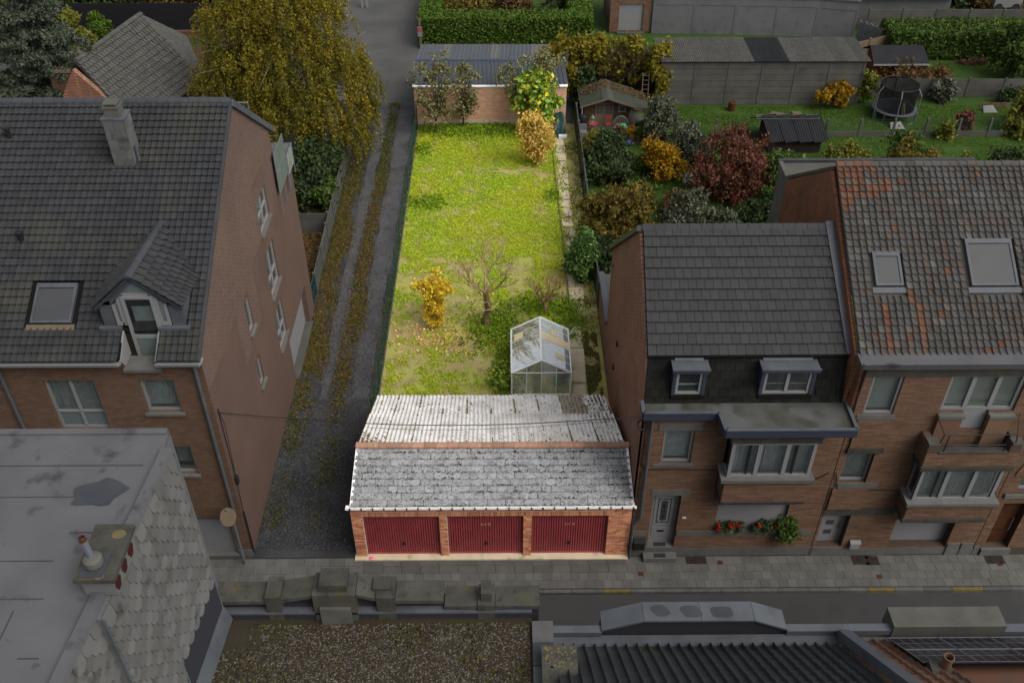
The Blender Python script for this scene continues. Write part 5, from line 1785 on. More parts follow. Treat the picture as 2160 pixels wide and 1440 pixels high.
b.slab((10.93, -.16, .68), (11.27, -.16, .68), (11.27, -.03, .74), (10.93, -.03, .74), .02)
tag(b.build('mailbox', 'door_white'), 'small white mailbox beside the door of the clay-roofed house', 'mailbox')
tag(MB().box(10.98, -.035, 1.3, 11.07, -.02, 1.4).build('doorbell_plate', 'concrete'), 'tiny doorbell plate above the white mailbox', 'doorbell')
b = MB()
b.tube([(9.8, -.05, 3.9), (10.0, -.06, 3.18), (11.0, -.06, 3.14), (11.95, -.06, 3.12), (11.98, -oy - .08, 3.1), (14.6, -oy - .08, 3.08), (14.75, -.06, 3.3), (15.1, -.06, 6.2)], .016, 5)
b.tube([(9.78, -.05, 7.9), (9.74, -.06, 7.0), (9.76, -.06, 6.0)], .03, 5)
b.build('facade_cable', 'cable', h)
# gutter
b = MB().prism([(9.55, y, z) for y, z in ((.3, 8.1), (-.24, 8.12), (-.3, 8.34), (-.24, 8.34), (-.2, 8.22), (.3, 8.24))], (5.6, 0, 0))
b.build('box_gutter', 'lead', h)
MB().box(9.7, -.12, 8.0, 15.1, .0, 8.1).build('cornice', 'concrete', h)
# roof


def rroof(x, y, off=0.):
    return Vector((x, y, 8.18 + (y - .3) * .634 + off))


MB().slab(rroof(9.66, .3, -.03), rroof(15.9, .3, -.03), rroof(15.9, 5.2, -.03), rroof(9.66, 5.2, -.03), .1).build('roof_deck', 'tile_mixed', h)
r_ = random.Random(5)


def rpick(i, j, u, v, at):
    p = at(u, v)
    if 10.2 < p.x < 11.15 and 1.8 < p.y < 2.85:
        return None
    if 12.85 < p.x < 14.4 and 1.75 < p.y < 3.2:
        return None
    if j > 20 and i < 12:
        q = 1.0 if j > 24 and i < 4 else (.75 if i < 3 else (.4 if i < 8 - (26 - j) * .3 else .06))
        return 'tile_red' if r_.random() < q else 'tile_mixed'
    if i in (4, 9) and j < 7:
        return 'tile_red'
    return 'tile_red' if r_.random() < .02 else 'tile_mixed'


pan2 = tilemesh([(0, .03), (.06, .05), (.16, .055), (.26, .03), (.34, .006), (.6, -.004), (.9, .004), (1.0, .018)], .03, .055)
pieces(h, 'roof_tile', pan2, grid_mats(rroof(9.62, .28), rroof(15.7, .28), rroof(9.62, 5.18), rroof(15.7, 5.18), 32, 27, rpick, 0, .014, .03), 300)
ridge(h, (9.62, 5.2, 11.3), (10.6, 5.2, 11.3), 4, .13, 'tile_red')
ridge(h, (10.6, 5.2, 11.3), (15.7, 5.2, 11.3), 20, .13, 'tile_mixed')
skylight(h, rroof, 10.3, 11.07, 1.93, 2.8, 'zinc')
skylight(h, rroof, 12.97, 14.28, 1.92, 3.12, 'zinc')
MB().box(9.66, .02, 0, 9.755, .34, 8.0).build('party_wall', 'gable_orange', h)
MB().prism([(9.63, .3, 0), (9.63, 9.0, 0), (9.63, 9.0, 8.6), (9.63, 5.22, 11.1), (9.63, .3, 8.1)], (-.1, 0, 0)).build('gable_wall', 'gable_orange', h)
MB().slab((9.6, 5.24, 11.12), (15.8, 5.24, 11.12), (15.8, 9.4, 8.4), (9.6, 9.4, 8.4), -.1).build('rear_roof', 'tile_mixed', h)
# rear extension with a flat roof and cement cladding
b = MB().prism([(9.0, 6.8, 0), (9.62, 6.8, 0), (9.62, 10.3, 0), (9.0, 10.3, 0)], (0, 0, 4.6))
b.build('rear_wing', 'white_shed', h)
MB().box(9.64, 8.6, 4, 16.4, 10.4, 8.45).build('rear_extension', 'concrete', h)
MB().box(9.6, 8.55, 8.45, 16.45, 10.45, 8.5).build('extension_roof', 'concrete', h)
MB().box(9.58, 10.36, 8.5, 16.5, 10.5, 8.6).build('extension_parapet', 'zinc_dark', h)
MB().box(9.58, 8.5, 8.3, 9.72, 10.36, 8.58).build('extension_parapet', 'concrete', h)
b = MB().box(8.95, 6.75, 4.6, 9.62, 10.35, 4.68)
b.build('wing_coping', 'zinc', h)

# ------------------------------------------------------------------ house at the right edge
h = thing('arched_house', 'brick house with a round arch and a slatted brown door at the right edge', 'house', (17, 4, 0))
D3 = (15.32, 16.1, .3, 2.46)
W3_ = (15.5, 17, 3.0, 3.72)
wallplate(h, 'front_wall', RBs, 15.01, 19, 0, 8.1, .3, 'mortar_dark', [D3, W3_])
brickwork(h, 'front_brickwork', RBs, 15.02, 18, .3, 8.1, .3, .056, 'brick_red', [D3, W3_, (15.1, 17.5, 2.7, 2.86)], joint=.008, hj=.022, proud=.018)
b = MB()
for k in range(14):
    b.bb(RBs, D3[0], D3[1], .34 + k * .15, .34 + k * .15 + .14, -.26, -.2)
do = b.build('front_door', 'door_wood', h)
b = MB().tube([(15.95, .12, 1.0), (15.95, .12, 1.6)], .015, 6)
b.build('handle', 'galv', do)
MB().box(15.2, -.06, 2.7, 17.4, 0, 2.86).build('stone_band', 'bluestone', h)
window(h, RBs, *W3_, dep=.1, sill=False, curtain=None)
b = MB()
for k in range(9):
    a0, a1 = math.pi - k * .16, math.pi - (k + 1) * .16 + .02
    c = (16.35, 3.7)
    p = [(c[0] + r * math.cos(a), -.05, c[1] + r * math.sin(a)) for (a, r) in ((a0, .85), (a1, .85), (a1, 1.12), (a0, 1.12))]
    MB().prism(p, (0, .06, 0)).build('arch_brick', 'brick_red', h)
MB().box(15.25, -.1, 0, 16.2, .28, .29).build('doorstep', 'bluestone', h)
MB().box(15.01, -.05, 0, 15.2, 0, .4).build('pier_foot', 'bluestone', h)
MB().slab((15.01, -.2, 8.2), (19, -.2, 8.2), (19, 5, 11), (15.01, 5, 11), .12).build('roof', 'tile_mixed', h)

# ------------------------------------------------------------------ near row: flat-roofed house hung with pale shingles
h = thing('shingle_clad_house', 'tall house with a stained pale flat roof and a side wall of pointed shingles', 'house', (-9, -10.5, 0))
pl = [(-16, -7.45), (-5.98, -7.45), (-5.95, -7.86), (-5.8, -7.96), (-6.28, -14.5), (-16, -14.5)]
MB().prism([(x, y, 0) for x, y in pl], (0, 0, 13.02)).build('wall', 'white_shed', h)
MB().prism([(x, y, 13.02) for x, y in pl], (0, 0, .07)).build('flat_roof', 'lead', h)
U = Vector((-.0733, -1, 0)).normalized()
Nn = Vector((1, -.0733, 0)).normalized()
O0 = Vector((-5.8, -7.96, 0))
lip = MB()
for (a, b_) in ((O0, O0 + U * 6.5),):
    lip.hexa([a - Nn * .2 + Z * 13.09, a + Nn * .04 + Z * 13.09, b_ + Nn * .04 + Z * 13.09, b_ - Nn * .2 + Z * 13.09, a - Nn * .16 + Z * 13.17, a + Nn * .02 + Z * 13.17, b_ + Nn * .02 + Z * 13.17, b_ - Nn * .16 + Z * 13.17])
lip.build('roof_edge', 'lead', h)
MB().box(-16, -7.56, 13.09, -6.0, -7.43, 13.13).build('roof_edge', 'lead', h)
for (a, c, w) in ((-9.4, -9.0, 1), (-9.0, -10.6, 0), (-8.1, -12, 0), (-7.6, -9.7, 1)):
    pass
for (x0, y0, x1, y1) in ((-9.4, -8.3, -6.2, -8.28), (-8.6, -9.0, -6.4, -8.985), (-6.95, -9.75, -6.35, -9.73), (-9.0, -10.3, -7.0, -10.285), (-6.9, -12.0, -6.6, -11.98), (-7.72, -11.0, -6.9, -10.985)):
    MB().box(x0, y0, 13.09, x1, y1, 13.097).build('roof_seam', 'zinc_dark', h)
for (x, y0, y1, t_) in ((-7.3, -13.0, -11.2, .03), (-8.4, -10.6, -9.2, .02)):
    MB().slab((x, y0, 13.097), (x + .016, y0, 13.097), (x + .016 + t_, y1, 13.097), (x + t_, y1, 13.097), .007).build('roof_seam', 'zinc_dark', h)
b = MB()
for (cx, cy, rx, ry) in ((-6.75, -8.9, .42, .3),):
    pp = []
    for k in range(22):
        a = k / 22 * 2 * math.pi
        r = 1 + .28 * mnoise.noise((math.cos(a) * 2, math.sin(a) * 2, 4)) + .1 * math.sin(5 * a)
        pp.append((cx + rx * r * math.cos(a) + .3 * ry * math.sin(a), cy + ry * r * math.sin(a), 13.0985))
    b.prism(pp, (0, 0, .006))
b.build('roof_patch', 'zinc_dark', h)
# shingles: pointed at the lower end
shp = [(.02, .62), (.12, .25), (.5, -.02), (.88, .25), (.98, .62), (.98, 1.75), (.02, 1.75)]
b = MB()
tp = [(u, v, .05 * (1 - v / 1.75) + .004) for u, v in shp]
n = len(shp)
b.add(tp + [(u, v, z - .014) for u, v, z in tp], [tuple(range(n))] + [(i, n + i, n + (i + 1) % n, (i + 1) % n) for i in range(n)])
shm = unitmesh(b)


def shingles(O, U_, N_, L, z0, z1, w, hh, skip=None):
    ml = []
    nr_ = int((z1 - z0) / hh)
    for r in range(nr_):
        x = -(r % 2) * w / 2
        while x < L - .05:
            x0, x1 = max(0, x), min(L, x + w)
            if x1 - x0 > .12 and not (skip and skip(x0, x1)):
                p = O + U_ * x0 + Z * (z0 + r * hh) + N_ * rnd.uniform(0, .006)
                d = U_ * (x1 - x0)
                v = Z * hh
                ml.append((Matrix(((d.x, v.x, N_.x, p.x), (d.y, v.y, N_.y, p.y), (d.z, v.z, N_.z, p.z), (0, 0, 0, 1))), 'scale'))
            x += w
    return ml


ml = shingles(O0, U, Nn, 6.0, 9.45, 13.0, .30, .185, lambda a, c: 2.05 < (a + c) / 2 < 3.38)
Ob = O0 + U * 2.05 + Nn * .14
ml += shingles(Ob, U, Nn, 1.33, 9.45, 13.0, .266, .185)
pieces(h, 'shingle', shm, ml, 300)
bp = [O0 + U * 2.05, O0 + U * 3.38, O0 + U * 3.38 + Nn * .138, O0 + U * 2.05 + Nn * .138]
MB().prism([p + Z * 9.2 for p in bp], (0, 0, 3.86)).build('chimney_breast', 'white_shed', h)
for k in (2.05, 3.38):
    p = O0 + U * k + Nn * .15
    MB().tube([p + Z * 9.2, p + Z * 13.08], .028, 6).build('corner_strip', 'zinc', h)
MB().tube([O0 + Nn * .02 + Z * 8.6, O0 + Nn * .02 + Z * 13.05], .025, 6).build('corner_strip', 'zinc', h)
b = MB()
a, c = O0 + Nn * .006, O0 + U * 6.4 + Nn * .006
b.hexa([a + Z * 8.2, a + Nn * .02 + Z * 8.2, c + Nn * .02 + Z * 8.2, c + Z * 8.2, a + Z * 9.43, a + Nn * .02 + Z * 9.43, c + Nn * .02 + Z * 9.43, c + Z * 9.43])
b.build('bitumen_strip', 'rubber', h)
b = MB()
b.hexa([a + Nn * .03 + Z * 8.3, a + Nn * .16 + Z * 8.2, c + Nn * .16 + Z * 8.2, c + Nn * .03 + Z * 8.3, a + Nn * .03 + Z * 8.62, a + Nn * .05 + Z * 8.62, c + Nn * .05 + Z * 8.62, c + Nn * .03 + Z * 8.62])
b.build('base_flashing', 'zinc', h)
# chimney on the flat roof
c = MB().box(-6.28, -10.93, 13.09, -5.8, -10.02, 13.46).build('chimney', 'white_shed', h)
MB().box(-6.34, -11.0, 13.46, -5.74, -9.95, 13.54).build('chimney_slab', 'concrete_dark', c)
for k in range(3):
    y = -10.17 - k * .3
    MB().prism([(-5.797, y, 13.14), (-5.795, y - .1, 13.14), (-5.795, y - .16, 13.28), (-5.795, y - .1, 13.42), (-5.795, y, 13.42), (-5.795, y + .06, 13.28)], (.004, 0, 0)).build('vent_opening', 'vent_dark', c)
MB().box(-6.28, -10.95, 13.541, -5.92, -10.5, 13.555).build('flue_plate', 'zinc_dark', c)
b = MB().lathe([(.13, 0), (.14, .03), (.14, .13), (.10, .17), (.05, .18)], 18, (-6.1, -10.72, 13.57))
b.build('flue_collar', 'concrete', c)
b = MB().tube([(-6.1, -10.72, 13.72), (-6.12, -10.72, 14.12)], .05, 12)
b.build('flue_pipe', 'galv', c)
MB().lathe([(.055, 0), (.055, .07), (.04, .075), (.035, .01)], 12, (-6.12, -10.72, 14.1)).build('flue_tip', 'door_wood', c)
b = MB()
for (x, y, r) in ((-5.92, -10.15, .11), (-5.97, -10.93, .07)):
    b.prism([(x + r * math.cos(k * .45) * (1 + .3 * mnoise.noise((k, x, 0))), y + r * .8 * math.sin(k * .45), 13.541) for k in range(14)], (0, 0, .004))
b.build('lichen', 'kerb_yellow', c)

# ------------------------------------------------------------------ near row: gravel flat roof with a stone parapet
h = thing('gravel_roof_house', 'low house with a mossy gravel flat roof behind a stepped stone parapet', 'house', (-3, -10, 0))
MB().box(-5.6, -14, 0, .5, -7.5, 7.9).build('wall', 'brick_red', h)
MB().box(-6.35, -14, 7.9, .5, -7.8, 8.0).build('flat_roof', 'pebble_bed', h)
P = np.stack([RNG.uniform(-6.3, .45, 15000), RNG.uniform(-10.2, -7.98, 15000), np.full(15000, 8.005)], 1)
kk = np.array([mnoise.noise((p[0] * .8, p[1] * .8, 3)) + .35 * min(1, (p[0] + 6) / 5) > -.28 + .5 * rnd.random() - .25 for p in P])
P = P[kk]
oc = np.array([(1, 0, 0), (0, 1, 0), (0, 0, .7), (0, 1, 0), (-1, 0, 0), (0, 0, .7), (-1, 0, 0), (0, -1, 0), (0, 0, .7), (0, -1, 0), (1, 0, 0), (0, 0, .7)], float)
an = RNG.uniform(0, 6.28, len(P))
sx, sy = RNG.uniform(.014, .042, len(P)), RNG.uniform(.012, .026, len(P))
q = oc[None] * np.stack([sx, sy, sy], 1)[:, None, :]
ca, sa = np.cos(an)[:, None], np.sin(an)[:, None]
V = np.stack([q[..., 0] * ca - q[..., 1] * sa, q[..., 0] * sa + q[..., 1] * ca, q[..., 2]], -1) + P[:, None, :]
bq = MB()
bq.v = [tuple(p) for p in V[:, [0, 1, 4, 7, 2]].reshape(-1, 3)]
bq.f = [tuple(i + 5 * k for i in f) for k in range(len(P)) for f in ((0, 1, 4), (1, 2, 4), (2, 3, 4), (3, 0, 4))]
bq.build('roof_gravel', 'pebble', h)['kind'] = 'stuff'
P = np.stack([RNG.uniform(-6.3, .45, 5000), RNG.uniform(-10.2, -7.98, 5000), RNG.uniform(8.0, 8.03, 5000)], 1)
P = P[np.array([mnoise.noise((p[0] * .9, p[1] * .9, 8)) > .1 for p in P])]
npmesh('roof_moss', leaf_quads(P, .05), 4, 'moss_roof', h, 'stuff')
MB().box(-6.2, -7.86, 8.0, .5, -7.78, 8.22).build('upstand', 'rubber', h)
MB().box(-6.2, -7.9, 8.22, .5, -7.74, 8.27).build('edge_flashing', 'zinc', h)
MB().box(-6.0, -7.74, 7.5, .65, -7.46, 8.3).build('parapet_wall', 'rubber', h)


def cop(x0, x1, z0, z1, y0=-7.86, y1=-7.36, z2=None):
    z2 = z1 if z2 is None else z2
    t = .1
    MB().hexa([(x0, y0, z1 - t), (x1, y0, z2 - t), (x1, y1, z2 - t), (x0, y1, z1 - t), (x0, y0, z1), (x1, y0, z2), (x1, y1, z2), (x0, y1, z1)]).build('coping_stone', 'concrete_dark', h)


def post(x0, x1, z1, y0=-7.88, y1=-7.34):
    MB().box(x0, y0, 8.0, x1, y1, z1).build('parapet_block', 'concrete_dark', h)


cop(-6.05, -4.93, 0, 8.62)
post(-4.92, -4.62, 8.76)
cop(-4.61, -3.96, 0, 8.66, z2=8.82)
post(-3.95, -3.08, 8.86, -7.9, -7.32)
post(-3.8, -3.24, 9.08, -7.82, -7.38)
MB().box(-3.82, -7.985, 8.0, -3.2, -7.91, 8.5).build('parapet_block', 'concrete', h)
cop(-3.07, -2.68, 0, 8.84, z2=8.70)
post(-2.67, -2.3, 8.74)
cop(-2.75, -2.4, 0, 8.8, -7.7, -7.4)
cop(-2.29, -1.3, 0, 8.62)
cop(-1.29, -.62, 0, 8.42)
post(-.61, -.26, 8.46)
post(-.54, -.33, 8.72, -7.78, -7.44)
cop(-.25, .66, 0, 8.42)
for k in range(6):
    MB().box(.5, -8.0 - (k + 1) * .52, 7.0, .93, -8.0 - k * .52 - .015, 8.12 + rnd.uniform(-.008, .008)).build('party_wall_cap', 'zinc_dark' if k % 2 else 'patio', h)
MB().box(.66, -9.65, 8.12, 1.36, -8.8, 8.45).build('chimney_slab', 'concrete_dark', h)
b = MB()
for k in range(60):
    x, y, r = rnd.uniform(.72, 1.32), rnd.uniform(-9.4, -8.86), rnd.uniform(.01, .04)
    b.prism([(x + r * math.cos(i) * rnd.uniform(.6, 1.2), y + r * math.sin(i) * rnd.uniform(.6, 1.2), 8.451) for i in range(6)], (0, 0, .003))
b.build('lichen', 'kerb_yellow', h)['kind'] = 'stuff'

# ------------------------------------------------------------------ near row: dark ribbed roof with a zinc gable parapet
h = thing('ribbed_roof_house', 'near house with a dark ribbed tile roof and a zinc-capped front gable', 'house', (4, -10, 0))
MB().box(.95, -14, 0, 6.95, -7.6, 7.0).build('wall', 'brick_red', h)
MB().box(.95, -8.04, 7.0, 7.1, -7.74, 7.18).build('valley_gutter', 'zinc', h)
MB().box(.95, -7.78, 7.18, 2.0, -7.6, 7.34).build('gutter_edge', 'zinc', h)
MB().box(5.96, -7.78, 7.18, 8.25, -7.6, 7.34).build('gutter_edge', 'zinc', h)
gp = [(2.0, 7.34), (2.88, 7.66), (5.22, 7.66), (5.95, 7.34)]
MB().prism([(1.98, -7.7, 7.0)] + [(x, -7.7, z) for x, z in gp] + [(5.97, -7.7, 7.0)], (0, .3, 0)).build('gable_parapet', 'rubber', h)
for (p, q, m_) in ((gp[0], gp[1], 'zinc'), (gp[1], (4.1, 7.66), 'zinc'), ((4.1, 7.66), gp[2], 'zinc'), (gp[2], gp[3], 'zinc')):
    MB().hexa([(p[0], -7.76, p[1]), (q[0] - .008, -7.76, q[1]), (q[0] - .008, -7.28, q[1]), (p[0], -7.28, p[1]), (p[0], -7.76, p[1] + .05), (q[0] - .008, -7.76, q[1] + .05), (q[0] - .008, -7.28, q[1] + .05), (p[0], -7.28, p[1] + .05)]).build('parapet_cap', m_, h)
b = MB()
for (cx, cy, rx, ry) in ((3.25, -7.5, .2, .15), (3.9, -7.52, .26, .15), (4.55, -7.54, .3, .14)):
    b.prism([(cx + rx * (1 + .25 * math.sin(2 * k * .35 + cx)) * math.cos(k * .35), cy + ry * math.sin(k * .35), 7.711) for k in range(18)], (0, 0, .003))
b.build('cap_patch', 'zinc_dark', h)
ribt = tilemesh([(0, .02), (.04, .07), (.12, .09), (.2, .07), (.26, .015), (.6, .004), (1.0, .012)], .03, .04)
P00, P10, P01, P11 = Vector((7.0, -8.06, 7.16)), Vector((.98, -8.06, 7.16)), Vector((7.0, -11.2, 9.95)), Vector((.98, -11.2, 9.95))
MB().slab(P00 - Z * .04, P10 - Z * .04, P11 - Z * .04, P01 - Z * .04, .1).build('roof_deck', 'slate_black', h)
pieces(h, 'roof_tile', ribt, grid_mats(P00, P10, P01, P11, 27, 12, lambda i, j, u, v, at: 'tile_slate', 0, .004), 300)

# ------------------------------------------------------------------ near row: clay roof with solar panels
h = thing('solar_roof_house', 'near house at the lower right with an orange clay roof under solar panels', 'house', (10, -10, 0))
MB().box(7.3, -14, 0, 16, -7.6, 7.0).build('wall', 'brick_red', h)
MB().hexa([(7.02, -7.8, 7.1), (7.26, -7.8, 7.1), (7.26, -11.2, 10.2), (7.02, -11.2, 10.2), (7.02, -7.8, 7.42), (7.26, -7.8, 7.42), (7.26, -11.2, 10.45), (7.02, -11.2, 10.45)]).build('party_parapet', 'zinc', h)
MB().hexa([(7.27, -7.8, 7.2), (7.34, -7.8, 7.2), (7.34, -11.2, 10.2), (7.27, -11.2, 10.2), (7.27, -7.8, 7.36), (7.34, -7.8, 7.36), (7.34, -11.2, 10.35), (7.27, -11.2, 10.35)]).build('flashing', 'zinc_dark', h)
MB().box(8.2, -7.8, 7.0, 10.6, -7.3, 7.5).build('parapet_stone', 'concrete', h)
MB().box(10.6, -7.8, 7.0, 16, -7.6, 7.3).build('gutter_edge', 'zinc', h)
P00, P10, P01, P11 = Vector((14.5, -7.95, 7.12)), Vector((7.35, -7.95, 7.12)), Vector((14.5, -11.2, 10.0)), Vector((7.35, -11.2, 10.0))
MB().box(7.3, -7.95, 7.0, 16, -7.8, 7.13).build('box_gutter', 'zinc', h)
MB().slab(P00 - Z * .04, P10 - Z * .04, P11 - Z * .04, P01 - Z * .04, .1).build('roof_deck', 'tile_red', h)
pieces(h, 'roof_tile', pan2, grid_mats(P00, P10, P01, P11, 30, 13, lambda i, j, u, v, at: 'tile_red' if not (u < .84 and .06 < v < .9) else None, 0, .01), 300)
sl_ = (P01 - P00).normalized()
nn_ = Vector((0, sl_.z, -sl_.y)).normalized()
if nn_.z < 0:
    nn_ = -nn_
for r in range(2):
    for k in range(4):
        t = h
        O = Vector((8.02 + k * 1.08, -8.0, 7.2)) + sl_ * (.12 + r * .88) + nn_ * .12
        B = (O, X, sl_, nn_)
        b = MB()
        b.bb(B, 0, 1.06, 0, .86, 0, .03)
        po = b.build('solar_panel', 'solar', h)
        b = MB()
        for u in (0, 1.045):
            b.bb(B, u, u + .015, 0, .86, .031, .036)
        for u in (0, .845):
            b.bb(B, .015, 1.045, u, u + .015, .031, .036)
        b.build('panel_frame', 'alu' if False else 'galv', po)
        b = MB()
        for i in range(1, 5):
            b.bb(B, .21 * i, .21 * i + .006, .015, .845, .031, .033)
        b.bb(B, .015, 1.045, .425, .431, .0335, .035)
        b.build('cell_line', 'upvc', po)['kind'] = 'stuff'
MB().box(8.1, -10.0, 8.0, 8.5, -9.3, 8.62).build('chimney', 'concrete_dark', h)
MB().lathe([(.1, 0), (.09, .25), (.1, .27), (.1, .3), (.08, .3), (.07, .1)], 14, (8.38, -9.42, 8.62)).build('chimney_pot', 'terracotta', h)

# ------------------------------------------------------------------ alley fences


def panel_fence(name, label, A, B, hgt, m='concrete', boards=3, span=2.0, lean=0.):
    t = thing(name, label, 'fence', ((A[0] + B[0]) / 2, (A[1] + B[1]) / 2, 0))
    A, B = Vector((*A, 0)), Vector((*B, 0))
    L = (B - A).length
    n = max(1, round(L / span))
    u = (B - A).normalized()
    s = Vector((-u.y, u.x, 0))
    for i in range(n + 1):
        p = A + u * (L * i / n)
        b = MB()
        b.bb((p, u, Z, s), -.06, .06, -.1, hgt + .08 + rnd.uniform(-.03, .03), -.06, .06)
        b.build('post', m, t)
        if i < n:
            for k in range(boards):
                b = MB()
                b.bb((p, u, Z, s), .062, L / n - .062, hgt / boards * k + .005, hgt / boards * (k + 1) - .008, -.022 + rnd.uniform(-.004, .004), .022)
                b.build('panel', m, t)
    return t


panel_fence('concrete_fence', 'long grey concrete panel fence along the left side of the alley', (-8.28, 14.3), (-8.45, 32), 1.05, boards=3, span=1.9)
panel_fence('concrete_fence', 'short concrete panel fence between the tall brick house and the alley fence', (-10.6, 19.25), (-8.4, 19.25), 1.0, span=1.9)
panel_fence('concrete_fence', 'leaning grey concrete panel fence on the right boundary of the garden plot', (3.95, 13.2), (3.98, 30.2), 1.25, boards=4, span=2.1)
g2 = thing('garden_gate', 'teal wire gate at the near end of the alley fence', 'gate', (-8.25, 13.6, 0))
b = MB()
for (p, q) in (((-8.25, 13.3, .05), (-8.25, 13.3, 1.1)), ((-8.25, 14.2, .05), (-8.25, 14.2, 1.1)), ((-8.25, 13.3, 1.1), (-8.25, 14.2, 1.1)), ((-8.25, 13.3, .1), (-8.25, 14.2, .1)), ((-8.25, 13.3, .6), (-8.25, 14.2, .6))):
    b.tube([p, q], .022, 6)
b.build('frame', 'tarp_dark', g2)
b = MB()
for k in range(14):
    b.tube([(-8.25, 13.34 + k * .064, .1), (-8.25, 13.34 + k * .064, 1.1)], .006, 4)
b.build('wire', 'tarp_dark', g2)['kind'] = 'stuff'
wf = thing('wire_fence', 'green wire mesh fence between the alley and the garden plot', 'fence', (-4.93, 18, 0))
for k in range(11):
    y = 6.2 + k * 2.4
    MB().tube([(-4.95, y, -.1), (-4.95 + rnd.uniform(-.03, .03), y, 1.25)], .025, 6).build('post', 'mesh_green', wf)
b = MB()
for z in (.1, .3, .5, .7, .9, 1.1, 1.2):
    b.tube([(-4.95, 6.2 + k * 2.4, z + (.02 if k % 2 else 0)) for k in range(11)], .007, 4)
for k in range(100):
    y = 6.2 + k * .24
    b.tube([(-4.95, y, .1), (-4.95, y, 1.2)], .005, 4)
b.build('wire_mesh', 'mesh_green', wf)['kind'] = 'stuff'
b = MB()
for k in range(12):
    b.box(-4.93, 6.0 + k * 2.0, -.02, -4.88, 7.98 + k * 2.0, .07)
tag(b.build('edging_strip', 'concrete'), 'thin concrete edging strip under the green wire fence', 'edging')

# ------------------------------------------------------------------ behind the plot: steel shed, hedge, sign post
sh = thing('steel_shed', 'long blue grey steel-roofed shed behind the rear garden wall', 'shed', (-.8, 33, 0))
MB().box(-4.9, 30.55, 0, 3.35, 35.4, 2.2).build('wall', 'white_shed', sh)
A0, A1, B0, B1, C0, C1 = Vector((-5.0, 30.35, 2.34)), Vector((3.5, 30.35, 2.3)), Vector((-5.1, 32.9, 2.72)), Vector((3.2, 32.9, 2.68)), Vector((-4.95, 35.7, 2.45)), Vector((3.45, 35.7, 2.42))
shp = MB()
pr = [(0, .0), (.03, .035), (.09, .035), (.12, 0), (.5, 0), (.53, .035), (.59, .035), (.62, 0), (1, 0)]
shp.add([(u, v, z) for v in (0, 1.0) for u, z in pr], [(i, i + 1, len(pr) + i + 1, len(pr) + i) for i in range(len(pr) - 1)])
spm = unitmesh(shp)
pieces(sh, 'roof_sheet', spm, grid_mats(A0, A1, B0, B1, 18, 1, lambda i, j, u, v, at: 'sheet_blue'), 300)
pieces(sh, 'roof_sheet', spm, grid_mats(C1, C0, B1, B0, 18, 1, lambda i, j, u, v, at: 'polyc' if i in (2, 3, 8, 14) else 'sheet_blue'), 300)
MB().slab(B0 + Vector((0, -.12, .03)), B1 + Vector((0, -.12, .03)), B1 + Vector((0, .12, .03)), B0 + Vector((0, .12, .03)), .04).build('ridge_flashing', 'sheet_blue', sh)
MB().slab(B0 + Vector((0, -.17, .005)), B1 + Vector((0, -.17, .005)), B1 + Vector((0, -.13, .01)), B0 + Vector((0, -.13, .01)), .03).build('ridge_filler', 'blue', sh)


def hedge(name, label, boxes, leaf, core, n, size, ztop=None):
    t = thing(name, label, 'hedge', (boxes[0][0], boxes[0][1], 0))
    b = MB()
    Pl = []
    tot = sum(2 * (x1 - x0 + y1 - y0) * z1 + (x1 - x0) * (y1 - y0) for x0, y0, x1, y1, z1 in boxes)
    for (x0, y0, x1, y1, z1) in boxes:
        b.box(x0 + .12, y0 + .12, -.02, x1 - .12, y1 - .12, z1 - .12)
        ar = 2 * (x1 - x0 + y1 - y0) * z1 + (x1 - x0) * (y1 - y0)
        m_ = int(n * ar / tot)
        at = (x1 - x0) * (y1 - y0)
        k = RNG.random(m_) < at / ar
        p = np.stack([RNG.uniform(x0, x1, m_), RNG.uniform(y0, y1, m_), RNG.uniform(0, z1, m_)], 1)
        sd_ = RNG.random(m_) < (x1 - x0) / (x1 - x0 + y1 - y0)
        lo = RNG.random(m_) < .5
        p[k, 2] = z1
        q = ~k & sd_
        p[q, 1] = np.where(lo[q], y0, y1)
        q = ~k & ~sd_
        p[q, 0] = np.where(lo[q], x0, x1)
        p += RNG.normal(size=p.shape) * .045
        Pl.append(p)
    b.build('core', core, t)
    npmesh('foliage', leaf_quads(np.concatenate(Pl), size), 4, leaf, t)
    return t


hedge('clipped_hedge', 'square clipped bright green hedge enclosing a small garden at the top', [(-5.55, 41.2, 5.6, 42.7, 1.85), (-5.55, 42.7, -4.3, 50, 1.85), (4.3, 42.7, 5.7, 50, 1.85)], 'hedge_leaf', 'leaf_dark', 48000, .13)
t = thing('sign_post', 'pale post with a red round numbered sign in front of the clipped hedge', 'sign', (-5.45, 40.9, 0))
MB().box(-5.52, 40.86, 0, -5.38, 41.0, 2.0).build('post', 'wood_pale', t)
MB().box(-5.6, 40.83, .85, -5.3, 40.86, 1.5).build('board', 'lantern_white', t)
MB().add([(-5.46 + .15 * math.cos(a * .3927), 40.826, 1.32 + .16 * math.sin(a * .3927)) for a in range(16)], [tuple(range(16))]).build('disc', 'sign_red', t)
b = MB()
b.prism([(-5.5, 40.822, 1.42), (-5.4, 40.822, 1.42), (-5.4, 40.822, 1.38), (-5.44, 40.822, 1.2), (-5.48, 40.822, 1.2), (-5.45, 40.822, 1.38), (-5.5, 40.822, 1.38)], (0, -.003, 0))
b.build('numeral', 'upvc', t)
plant('garden_shrub', 'rounded ochre shrub inside the clipped hedge', 'shrub', (-2.8, 44.6, 0), [(-2.8, 44.6, .9, 1.3, 1.0, .9), (-1.4, 44.8, .8, 1.0, .9, .8)], 5000, .14, 'leaf_ochre', clump=.18)
